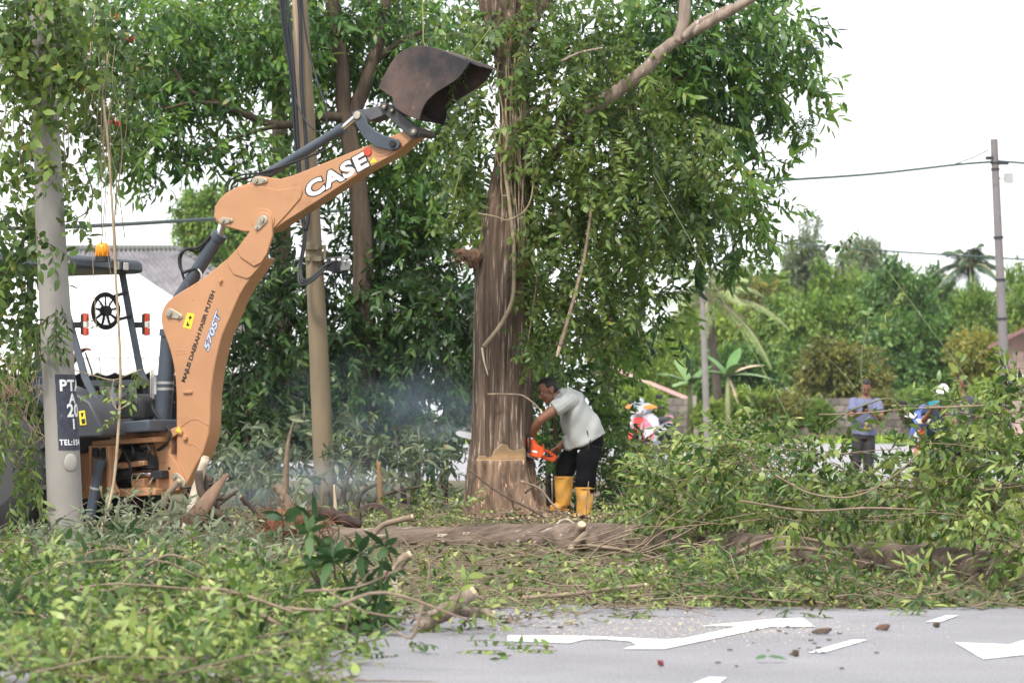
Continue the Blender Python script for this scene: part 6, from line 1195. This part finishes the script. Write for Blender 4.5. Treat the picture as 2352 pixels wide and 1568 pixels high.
def limb3(b, a_, c, e, r0, r1, r2, n=12, side=None):
    q_ = bez([a_, c, e], 5); k = len(q_); b.tube(q_, [np.interp(i / (k - 1), [0, .22, .5, .68, 1], [r0, r0 * 1.02, r1, r1 * 1.05, r2]) for i in range(k)], n)
# the worker with the chainsaw
wk = thing('person', 'man bending forward with a chainsaw, pale grey shirt, black trousers, yellow boots', 'person', (P(1330, 1190, 26.9)[0], 26.9, gz(.6, 26.9)))
DW = 26.9; Y = np.array([0, 1.0, 0]); w = lambda u, v, o=0.0: P(u, v, DW + o)
hc = w(1259, 896, -.02); hf = np.array([-.86, -.22, -.46]); hh = np.array([-.42, -.05, .90])
body = MB(); q, ax = head(body, hc, hf, hh, 1.0)
body.tube([w(1268, 905), w(1284, 916), w(1298, 928)], [.056, .06, .075], 14)
body.tube([w(1290, 912), w(1308, 930), w(1322, 960), w(1338, 992), w(1348, 1018)], [.10, .17, .165, .15, .15], 18, side=Y, rad2=[.08, .10, .105, .10, .10])
limb3(body, w(1304, 922, -.19), w(1242, 964, -.26), w(1222, 1000, -.02), .052, .040, .028); limb3(body, w(1308, 925, .19), w(1318, 990, .20), w(1281, 1030, .04), .052, .040, .030)
hand(body, w(1271, 1034, .03), np.array([-.75, -.1, -.55]), np.array([-.2, -.3, -.9]), 1, 1.0, 1.1); hand(body, w(1216, 1006, 0), np.array([-.5, .4, -.8]), np.array([-.8, .1, .4]), -1, 1.0, 1.1)
limb3(body, w(1352, 1020, -.09), w(1345, 1078, -.10), w(1342, 1178, -.10), .08, .058, .042); limb3(body, w(1336, 1022, .10), w(1302, 1070, .12), w(1295, 1158, .12), .08, .058, .042)
bo_ = link('body', fuse(body, .0052, 3), wk, M_SKIN); face(q, ax, 1.0, bo_); hairmesh(hc, hf, hh, 1.0, M_HAIR, wk, .007)
sh = MB(); M_SHIRT = mat('grey_shirt', (.33, .34, .335), .85, .05, 9, .05)
sh.tube([w(1287, 913), w(1296, 912), w(1310, 922), w(1318, 945), w(1330, 972), w(1343, 1000), w(1350, 1016)], [.085, .14, .205, .215, .205, .20, .198], 28, side=Y, rad2=[.085, .105, .13, .15, .18, .2, .198])
sh.ball(w(1308, 920, -.17), .088); sh.ball(w(1310, 922, .17), .085)
limb3(sh, w(1308, 918, -.17), w(1294, 930, -.225), w(1274, 941, -.245), .088, .082, .074); limb3(sh, w(1312, 922, .17), w(1314, 948, .21), w(1316, 972, .21), .085, .08, .075)
sh.tube([w(1300, 1000, -.02), w(1303, 1018, -.02), w(1306, 1032, -.02)], [.10, .09, .06], 12, side=Y, rad2=[.05, .045, .03])
so_ = link('shirt', wrinkle(wrinkle(fuse(sh, .008, 5), .013, 11), .006, 24), wk, M_SHIRT)
b = MB(); b.tube([w(1281, 905), w(1286, 912), w(1290, 918)], [.073, .082, .09], 20, side=Y, caps=False); b.build('collar', M_SHIRT, so_, smooth=True)
b = MB(); b.tube([w(1356, 1010, -.205), w(1352, 1022, -.205), w(1351, 1033, -.20)], .006, 6); b.tube([w(1348, 988, -.212), w(1350, 998, -.212)], .006, 5); b.build('hem_slit', M_INK, so_)
pt = MB(); M_TROU = mat('black_trousers', (.006, .006, .008), .9, .3, 20, spec=.1)
pt.tube([w(1342, 1000), w(1347, 1016), w(1350, 1036)], [.16, .172, .168], 22, side=Y, rad2=[.15, .165, .15])
limb3(pt, w(1356, 1024, -.09), w(1347, 1080, -.105), w(1343, 1132, -.10), .112, .096, .072, 16); limb3(pt, w(1336, 1026, .09), w(1303, 1068, .115), w(1296, 1104, .12), .115, .096, .066, 16)
po = link('trousers', wrinkle(fuse(pt, .009, 4), .006, 22), wk, M_TROU); b = MB(); b.box(w(1329, 1034, -.235), (.022, .004, .006)); b.box(w(1328, 1037, -.235), (.006, .004, .012)); b.build('logo', M_LETW, po)
M_BOOT = mat('yellow_rubber', (.54, .275, .05), .45, .08, 6, .03, dirt=(.34, .2, .08), dirt_amt=.5)
for top, ank, heel, toe, o in (((1343, 1119), (1342, 1168), (1351, 1192), (1314, 1193), -.10), ((1295, 1094), (1294, 1148), (1303, 1170), (1264, 1172), .12)):
    bt = MB(); bt.tube([w(top[0], top[1], o), w((top[0] + ank[0]) / 2, (top[1] + ank[1]) / 2, o), w(ank[0], ank[1], o), w(heel[0] - 8, heel[1] - 8, o)], [.083, .078, .07, .062], 18, side=Y, rad2=[.09, .084, .074, .07])
    bt.tube([w(heel[0], heel[1] - 7, o), w(heel[0] - 14, heel[1] - 9, o), w(toe[0] + 12, toe[1] - 8, o), w(toe[0], toe[1] - 6, o)], [.042, .052, .055, .035], 14, side=Y, rad2=[.03, .045, .038, .022])
    bo2 = link('boot', wrinkle(fuse(bt, .007, 4), .005, 30), wk, M_BOOT); b = MB(); b.box((w(heel[0], heel[1] - 1, o) + w(toe[0], toe[1] - 1, o)) / 2, (.20, .09, .018)); b.build('sole', mat('sole', (.35, .18, .04), .7), bo2, bevel=.005)
    b = MB(); b.tube([w(top[0], top[1] - 1, o), w(top[0], top[1] + 3, o)], .087, 20, side=Y, rad2=.094, caps=False); b.build('cuff', M_BOOT, bo2, smooth=True)
# chainsaw
cs = thing('chainsaw', 'orange chainsaw whose bar runs through the back of the trunk', 'chainsaw', w(1245, 1055)); M_SAW = mat('saw_orange', (.68, .085, .012), .35, .06, 12); M_SAWG = mat('saw_grey', (.25, .25, .26), .5)
def slab(name, pts, o0, o1, m, parent=cs, bevel=.008): return MB().prism([w(u, v, o0) for u, v in pts], [w(u, v, o0) + Y * (o1 - o0) for u, v in pts]).build(name, m, parent, bevel=bevel, auto=True)
bd_ = slab('body', [(1212, 1020), (1222, 1018), (1236, 1022), (1250, 1027), (1248, 1048), (1236, 1052), (1214, 1045)], -.10, .12, M_SAW); slab('top_cover', [(1210, 1006), (1228, 1008), (1236, 1016), (1232, 1024), (1212, 1021)], -.07, .09, M_SAW); slab('cylinder_cover', [(1212, 1004), (1224, 1005), (1226, 1011), (1212, 1010)], -.06, .06, M_LETW)
slab('rear_handle', [(1246, 1028), (1262, 1034), (1280, 1046), (1281, 1051), (1272, 1061), (1250, 1055), (1240, 1050), (1246, 1044), (1264, 1050), (1269, 1047), (1258, 1040), (1246, 1036)], -.02, .08, M_SAW); slab('trigger_guard', [(1244, 1030), (1247, 1018), (1250, 1021), (1251, 1032)], .0, .06, M_SAW, bevel=.003)
slab('badge', [(1222, 1033), (1234, 1036), (1233, 1040), (1222, 1037)], -.104, -.10, M_LETW, bd_, 0); slab('muffler', [(1208, 1036), (1234, 1048), (1230, 1056), (1210, 1048)], -.06, .10, M_SAWG)
b = MB(); b.tube(bez([w(1215, 1040, -.12), w(1217, 1010, -.14), w(1214, 1000, -.02), w(1216, 1004, .14), w(1220, 1035, .15)], 6), .012, 10); b.build('front_handle', M_BLK, cs, smooth=True)
a_, c_ = w(1222, 1032, .16), w(1046, 993, .06); d_ = nrm(c_ - a_); u_ = nrm(np.cross(d_, Y)); n_ = np.cross(d_, u_); L_ = np.linalg.norm(c_ - a_)
lo = [a_ + u_ * .045, a_ + d_ * (L_ - .05) + u_ * .03, a_ + d_ * (L_ - .012) + u_ * .018, a_ + d_ * L_, a_ + d_ * (L_ - .012) - u_ * .018, a_ + d_ * (L_ - .05) - u_ * .03, a_ - u_ * .045]; MB().prism([p_ - n_ * .004 for p_ in lo], [p_ + n_ * .004 for p_ in lo]).build('guide_bar', mat('bar_steel', (.72, .74, .78), .3, .05, 9, metal=.3), cs)
b = MB(); b.tube([p_ for p_ in lo], .006, 5); b.build('chain', M_SAWG, cs)

def standing(label, d, J, shirt, trou, fwd, hup, hs=1.0, hair=True, cat='person', shoes=True, sit=False, extra=None):
    """front facing figure from traced joints; J holds (u, v[, depth offset])"""
    g = lambda k: P(J[k][0], J[k][1], d + (J[k][2] if len(J[k]) > 2 else 0)); X = np.array([1.0, 0, 0]); t = thing('person', label, cat, (*g('pelvis')[:2], 0)); b = MB(); hc = g('head'); q, ax = head(b, hc, fwd, hup, hs)
    b.tube([hc - np.asarray(ax[2]) * .07 - np.asarray(ax[1]) * .02, g('neck'), g('chest')], [.055, .058, .08], 12); b.tube([g('neck'), g('chest'), g('waist'), g('pelvis')], [.09, .16, .14, .15], 16, side=X, rad2=[.07, .10, .09, .1])
    for s in 'lr':
        limb3(b, g('sh' + s), g('el' + s), g('ha' + s), .048, .038, .027); hd = nrm(g('ha' + s) - g('el' + s)); hand(b, g('ha' + s) + hd * .04, hd, J.get('pn', np.array([0, -.3, .9])), 1 if s == 'l' else -1, .95, .9); limb3(b, g('hi' + s), g('kn' + s), g('an' + s), .075, .052, .038)
    o = link('body', fuse(b, .0075, 3), t, M_SKIN); face(q, ax, hs, o)
    if hair: hairmesh(hc, fwd, hup, hs, M_HAIR, t, .010)
    sh = MB(); sh.tube([g('neck') - [0, 0, .01], g('chest') + [0, 0, .07], g('chest'), g('waist'), g('pelvis') - [0, 0, .02]], [.085, .17, .195, .18, .19], 22, side=X, rad2=[.075, .11, .125, .125, .13])
    for s in 'lr': m_ = g('sh' + s) * .3 + g('el' + s) * .7; sh.ball(g('sh' + s), .078); limb3(sh, g('sh' + s), (g('sh' + s) + m_) / 2, m_, .078, .075, .07)
    so_ = link('shirt', wrinkle(fuse(sh, .011, 4), .006, 14), t, shirt); pt = MB(); pt.tube([g('waist') * .5 + g('pelvis') * .5, g('pelvis'), g('pelvis') - [0, 0, .08]], [.165, .17, .165], 18, side=X, rad2=[.11, .12, .12])
    for s in 'lr': limb3(pt, g('hi' + s), g('kn' + s), g('an' + s), .098, .08, .065, 14)
    link('trousers', wrinkle(fuse(pt, .012, 3), .006, 18), t, trou)
    for s in 'lr': a_ = g('an' + s); fd = nrm(np.array([fwd[0] * .6, fwd[1], 0])); bt = MB(); bt.tube([a_ - fd * .06 - [0, 0, .02], a_ - [0, 0, .01], a_ + fd * .10 - [0, 0, .035], a_ + fd * .17 - [0, 0, .045]], [.035, .045, .045, .025], 10, side=np.cross(fd, ez), rad2=[.03, .05, .03, .02]); bt.build('shoe', M_BLK, t, smooth=True)
    return t, g, so_
M_BLUE = mat('blue_shirt', (.145, .16, .27), .85, .08, 8, .05)
bm_, g, so_ = standing('man in a slate blue T-shirt looking down at his phone on the far roadside', 43, dict(head=(1989, 890, -.03), neck=(1988, 912), chest=(1987, 935), waist=(1985, 968), pelvis=(1983, 996), shl=(2014, 924), ell=(2023, 955, -.12), hal=(1997, 946, -.30), shr=(1962, 924), elr=(1956, 955, -.12), har=(1980, 947, -.30), hil=(1996, 1004), knl=(1996, 1050, -.03), anl=(1991, 1096), hir=(1971, 1004), knr=(1968, 1050, -.03), anr=(1957, 1098)), M_BLUE, mat('dark_trousers', (.03, .027, .03), .85, .2, 14), np.array([-.05, -.86, -.5]), np.array([0, -.5, .86]))
b = MB()
for i in range(34): p_ = P(random.uniform(1984, 2010), random.uniform(968, 988), 42.86 + random.uniform(-.002, .002)); b.ball(p_ + [0, -.004, 0], (random.uniform(.01, .026), .008, random.uniform(.007, .016)), None, 8, 4)
b.build('print', mat('yellow_print', (.5, .42, .12), .8, .6, 25), so_)
tag(MB().box(P(1987, 938, 42.6), (.078, .012, .15), [np.array([1, 0, 0]), np.array([0, .8, .6]), np.array([0, -.6, .8])]).build('phone', M_BLACK, bevel=.006), 'dark phone held in both hands by the man in the blue shirt', 'phone')
M_NAVY = mat('navy_shirt', (.02, .035, .06), .85, .2, 12); M_REDS = mat('dark_red_dots', (.05, .05, .06), .8, .2, 12)
cp, g, so_ = standing('man in a white cap and navy shirt holding up a turquoise phone', 38.5, dict(head=(2166, 903, -.05), neck=(2160, 926), chest=(2156, 948), waist=(2152, 982), pelvis=(2150, 1008), shl=(2184, 938), ell=(2190, 970, -.2), hal=(2158, 938, -.42), shr=(2134, 936), elr=(2122, 965, -.15), har=(2140, 942, -.42), hil=(2164, 1012), knl=(2182, 1030, -.4), anl=(2186, 1085, -.3), hir=(2138, 1012), knr=(2122, 1030, -.4), anr=(2116, 1085, -.3)), M_NAVY, M_TROU, np.array([-.25, -.95, -.15]), np.array([0, -.15, 1]), hair=False)
l, f, h = unit(np.array([-.25, -.95, -.15]), np.array([0, -.15, 1])); hc = g('head'); b = MB(); b.ball((0, 0, 0), 1, None, 24, 16); V = np.array(b.v); o = MB(); o.add([hc + l * x * .084 + f * (y * .104 - .008) + h * (z * .10 + .03) for x, y, z in V], [fc_ for fc_ in b.f if V[list(fc_)].mean(0)[2] > .15]); n = 12; vis = []
for rr_ in (1.0, 1.0):
    pass
vis = [hc + l * math.cos(math.pi * i / n) * .085 + f * (.09 + math.sin(math.pi * i / n) * .085) + h * (.045 - .03 * math.sin(math.pi * i / n)) for i in range(n + 1)]; o.prism(vis, [p_ + h * .008 for p_ in vis]); o.build('cap', mat('white_cap', (.74, .73, .72), .8, .05, 9), cp, smooth=True)
tag(MB().box(P(2146, 928, 38.0), (.15, .012, .085), [nrm(np.array([1, .2, .1])), nrm(np.array([-.2, 1, 0])), ez]).build('phone', mat('turquoise_case', (.02, .3, .36), .35, .08, 12), bevel=.008), 'turquoise phone held sideways by the man in the white cap', 'phone')
standing('man with dark hair partly hidden behind the man in the white cap', 42.5, dict(head=(2205, 884, 0), neck=(2208, 908), chest=(2210, 930), waist=(2211, 962), pelvis=(2212, 992), shl=(2236, 920), ell=(2244, 958), hal=(2236, 985, -.1), shr=(2184, 920), elr=(2178, 955), har=(2186, 985, -.1), hil=(2224, 998), knl=(2226, 1046), anl=(2226, 1094), hir=(2200, 998), knr=(2200, 1046), anr=(2198, 1094)), M_REDS, M_TROU, np.array([-.6, -.8, -.1]), np.array([0, -.1, 1]))
drv = lambda u, v, t: bp(u, v, t); t = thing('person', 'driver seated at the backhoe controls, mostly hidden behind the numbered pole', 'person', drv(120, 1000, -.1)); b = MB()
q, ax = head(b, drv(122, 735, -.1), es, ez); b.tube([drv(120, 760, -.1), drv(118, 785, -.1), drv(115, 850, -.1), drv(112, 930, -.1)], [.06, .12, .16, .17], 14, side=et, rad2=[.06, .09, .11, .12]); limb3(b, drv(125, 790, -.28), drv(148, 840, -.3), drv(180, 812, -.33), .05, .04, .03); hand(b, drv(186, 806, -.34), es * .8 + ez * .3, -ez, 1, 1.05, 1.1); limb3(b, drv(120, 790, .1), drv(140, 850, .15), drv(165, 850, .05), .05, .04, .03); limb3(b, drv(112, 935, -.2), drv(160, 930, -.2), drv(165, 1000, -.2), .08, .06, .05); limb3(b, drv(112, 935, .05), drv(160, 930, .05), drv(165, 1000, .05), .08, .06, .05)
o = link('body', fuse(b, .0075, 3), t, M_SKIN); b = MB(); b.tube([drv(120, 772, -.1), drv(118, 790, -.1), drv(115, 850, -.1), drv(112, 935, -.1)], [.09, .2, .2, .2], 18, side=et, rad2=[.08, .12, .135, .14]); limb3(b, drv(125, 790, -.28), drv(138, 815, -.29), drv(146, 836, -.3), .075, .07, .065); link('shirt', fuse(b, .01, 3), t, M_NAVY); hairmesh(drv(122, 735, -.1), es, ez, 1.0, M_HAIR, t)

# ------------------------------------------------------------------ motorcycles
def moto(label, u, d, yaw, S, main, acc, low, cowl, zoff=0.0):
    o = np.array([(u - 1176) / PX(d), d, zoff]); f = np.array([math.sin(yaw), -math.cos(yaw), 0]); l = np.array([math.cos(yaw), math.sin(yaw), 0]); W_ = lambda x, y, z: o + (l * x + f * y + ez * z) * S; ax = [l, f, ez]
    t = thing('motorcycle', label, 'motorcycle', o)
    def pr(name, pts, th, m, parent=None, bevel=.012): return MB().prism([W_(*p_) for p_ in pts], [W_(p_[0], p_[1] - th, p_[2]) for p_ in pts]).build(name, m, parent or t, bevel=bevel * S, auto=True)
    for yy, nm in ((.62, 'front'), (-.62, 'rear')):
        b = MB(); n = 26; b.tube([W_(0, yy + .255 * math.cos(2 * math.pi * i / n), .29 + .255 * math.sin(2 * math.pi * i / n)) for i in range(n + 1)], .045 * S, 10, caps=False); wh = b.build('wheel', M_BLK, t, smooth=True); b = MB(); b.tube([W_(-.04, yy, .29), W_(.04, yy, .29)], .05 * S, 12)
        for k in range(5): a_ = k * 1.257; b.tube([W_(0, yy, .29), W_(0, yy + .22 * math.cos(a_), .29 + .22 * math.sin(a_))], .016 * S, 6)
        b.build('rim', M_SAWG, wh, auto=True)
    b = MB(); n = 12; V = []; F = []
    for i in range(n + 1):
        a_ = R(20 + 140 * i / n)
        for x, r_ in ((-.075, .30), (-.05, .335), (0, .35), (.05, .335), (.075, .30)): V.append(W_(x, .62 - r_ * math.cos(a_) * -1 * 1, .29 + r_ * math.sin(a_)))
    for i in range(n):
        for k in range(4): F.append((i * 5 + k, i * 5 + k + 1, i * 5 + k + 6, i * 5 + k + 5))
    b.add(V, F); fe = b.build('front_fender', low, t, smooth=True); sd_ = fe.modifiers.new('s', 'SOLIDIFY'); sd_.thickness = .01
    b = MB()
    for x in (-.085, .085): b.tube([W_(x, .62, .29), W_(x * .8, .42, .78)], .022 * S, 10)
    b.build('fork', M_SAWG, t, smooth=True)
    for s in (-1, 1): pr('fairing', [(s * .03, .42, .86), (s * .16, .36, .90), (s * .23, .28, .82), (s * .25, .25, .62), (s * .19, .28, .46), (s * .13, .34, .38), (s * .07, .42, .56)], .14, main); pr('trim', [(s * .035, .434, .83), (s * .13, .394, .80), (s * .2, .32, .68), (s * .10, .41, .66)], .05, acc, bevel=.006); pr('trim', [(s * .12, .35, .52), (s * .235, .285, .62), (s * .2, .30, .48), (s * .13, .35, .40)], .05, acc, bevel=.006)
    pr('front_apron', [(-.07, .47, .84), (.07, .47, .84), (.1, .44, .66), (.05, .48, .50), (-.05, .48, .50), (-.1, .44, .66)], .1, low)
    c = pr('headlight_cowl', [(-.12, .44, 1.07), (.12, .44, 1.07), (.2, .40, 1.0), (.13, .47, .90), (.05, .50, .86), (-.05, .50, .86), (-.13, .47, .90), (-.2, .40, 1.0)], .2, cowl[0]); pr('headlight', [(-.11, .52, .96), (.11, .52, .96), (.07, .53, .89), (-.07, .53, .89)], .06, M_CLR, c); 
    for s in (-1, 1): pr('cowl_wing', [(s * .09, .47, 1.02), (s * .21, .42, 1.05), (s * .3, .36, .99), (s * .14, .46, .96)], .08, cowl[1], c, .008)
    b = MB(); b.ball(W_(0, .40, 1.09), (.09 * S, .06 * S, .07 * S), ax); b.build('visor', cowl[0], c, smooth=True)
    b = MB(); b.tube(bez([W_(-.36, .22, 1.0), W_(-.2, .3, 1.0), W_(0, .34, .98), W_(.2, .3, 1.0), W_(.36, .22, 1.0)], 5), .014 * S, 8)
    for s in (-1, 1): b.tube([W_(s * .25, .27, 1.0), W_(s * .37, .21, 1.0)], .019 * S, 10); b.tube([W_(s * .22, .32, .985), W_(s * .37, .27, .965)], .008 * S, 6)
    b.build('handlebar', M_BLK, t, smooth=True)
    for s in (-1, 1): b = MB(); b.tube([W_(s * .2, .3, 1.01), W_(s * .25, .3, 1.10), W_(s * .28, .29, 1.15)], .007 * S, 6); b.ball(W_(s * .31, .29, 1.18), (.07 * S, .025 * S, .04 * S), ax); b.build('mirror', M_BLK, t, smooth=True)
    b = MB(); b.tube([W_(0, .3, .55), W_(0, .05, .52), W_(0, -.3, .62), W_(0, -.75, .74)], [.10 * S, .11 * S, .13 * S, .06 * S], 12, side=l, rad2=[.12 * S, .1 * S, .1 * S, .06 * S]); b.build('frame_cover', main, t, smooth=True); b = MB(); b.tube([W_(0, .0, .74), W_(0, -.3, .77), W_(0, -.7, .82)], [.10 * S, .13 * S, .09 * S], 12, side=l, rad2=[.035 * S, .05 * S, .035 * S]); b.build('seat', M_BLK, t, smooth=True)
    b = MB(); b.box(W_(0, -.02, .32), (.22 * S, .42 * S, .24 * S), ax); b.build('engine', M_SAWG, t, bevel=.03); pr('tail_cover', [(-.07, -.7, .72), (.07, -.7, .72), (.05, -.7, .86), (-.05, -.7, .86)], .14, acc); b = MB(); b.tube([W_(.14, -.1, .28), W_(.15, -.75, .36)], [.03 * S, .05 * S], 10); b.build('exhaust', M_SAWG, t, smooth=True)
    return t
M_MW = mat('fairing_white', (.74, .70, .74), .3, .04, 6); M_MR = mat('fairing_red', (.62, .06, .05), .3, .06, 6); M_MO = mat('fairing_orange', (.75, .28, .05), .35, .05, 6); M_MG = mat('fairing_grey', (.34, .37, .42), .35, .06, 6); M_MB = mat('fairing_blue', (.10, .18, .55), .35, .08, 6); M_MP = mat('fairing_pink', (.72, .22, .30), .3, .05, 6)
moto('white and red motorcycle with orange cowl wings parked facing the camera', 1492, 56, R(-28), 1.17, M_MW, M_MP, M_MR, (M_MG, M_MO))
moto('blue and white motorcycle under the man in the white cap behind the leaf heap', 2138, 38.9, R(-20), 1.0, M_MB, M_MW, M_MR, (M_MB, M_MW))
# ------------------------------------------------------------------ smoke from the fire behind the poles
def smoke(name, c, r_, dens, col, scale=2.2, lo=.42, hi=.7):
    b = MB(); b.ball((0, 0, 0), 1, None, 24, 16); me = b.mesh(name, True); o = bpy.data.objects.new(name, me); COL.objects.link(o); o.location = c; o.scale = r_; o['kind'] = 'stuff'
    m = bpy.data.materials.new(name); t = nodes(m); N, Lk = t.nodes, t.links; out = N.new('ShaderNodeOutputMaterial'); v = N.new('ShaderNodeVolumePrincipled'); tc = N.new('ShaderNodeTexCoord')
    n = N.new('ShaderNodeTexNoise'); n.inputs['Scale'].default_value = scale; n.inputs['Detail'].default_value = 3; Lk.new(tc.outputs['Object'], n.inputs['Vector']); mr = N.new('ShaderNodeMapRange'); mr.inputs[1].default_value = lo; mr.inputs[2].default_value = hi; Lk.new(n.outputs['Fac'], mr.inputs[0])
    le = N.new('ShaderNodeVectorMath'); le.operation = 'LENGTH'; Lk.new(tc.outputs['Object'], le.inputs[0]); fa = N.new('ShaderNodeMapRange'); fa.inputs[1].default_value = 1.0; fa.inputs[2].default_value = .35; Lk.new(le.outputs['Value'], fa.inputs[0])
    mu = N.new('ShaderNodeMath'); mu.operation = 'MULTIPLY'; Lk.new(mr.outputs[0], mu.inputs[0]); Lk.new(fa.outputs[0], mu.inputs[1]); m2 = N.new('ShaderNodeMath'); m2.operation = 'MULTIPLY'; m2.inputs[1].default_value = dens; Lk.new(mu.outputs[0], m2.inputs[0]); Lk.new(m2.outputs[0], v.inputs['Density'])
    v.inputs['Color'].default_value = (*col, 1); v.inputs['Anisotropy'].default_value = .2; Lk.new(v.outputs[0], out.inputs['Volume']); me.materials.append(m); return o
smoke('smoke', P(690, 1120, 29.3), (1.4, .7, .5), .8, (.72, .85, 1.0)); smoke('smoke', P(900, 960, 30.6), (1.5, .6, .85), .5, (.62, .80, 1.0)); smoke('smoke', P(1010, 990, 27.6), (.42, .3, .14), 1.4, (.7, .84, 1.0), 3.0)
hz = MB(); hz.box((0, 719, 8.4), (1390, 1568, 19.4)); hm = bpy.data.materials.new('haze'); t = nodes(hm); ho = t.nodes.new('ShaderNodeOutputMaterial'); hv = t.nodes.new('ShaderNodeVolumePrincipled'); hv.inputs['Density'].default_value = 0.00012; hv.inputs['Color'].default_value = (.9, .95, 1, 1); t.links.new(hv.outputs[0], ho.inputs['Volume'])
tag(hz.build('haze', hm), kind='stuff')
print('foliage triangles', TRIS[0], 'mesh triangles', sum(len(o.data.loop_triangles) if o.data.calc_loop_triangles() is None else 0 for o in {o.data.name: o for o in bpy.data.objects if o.type == 'MESH'}.values()))
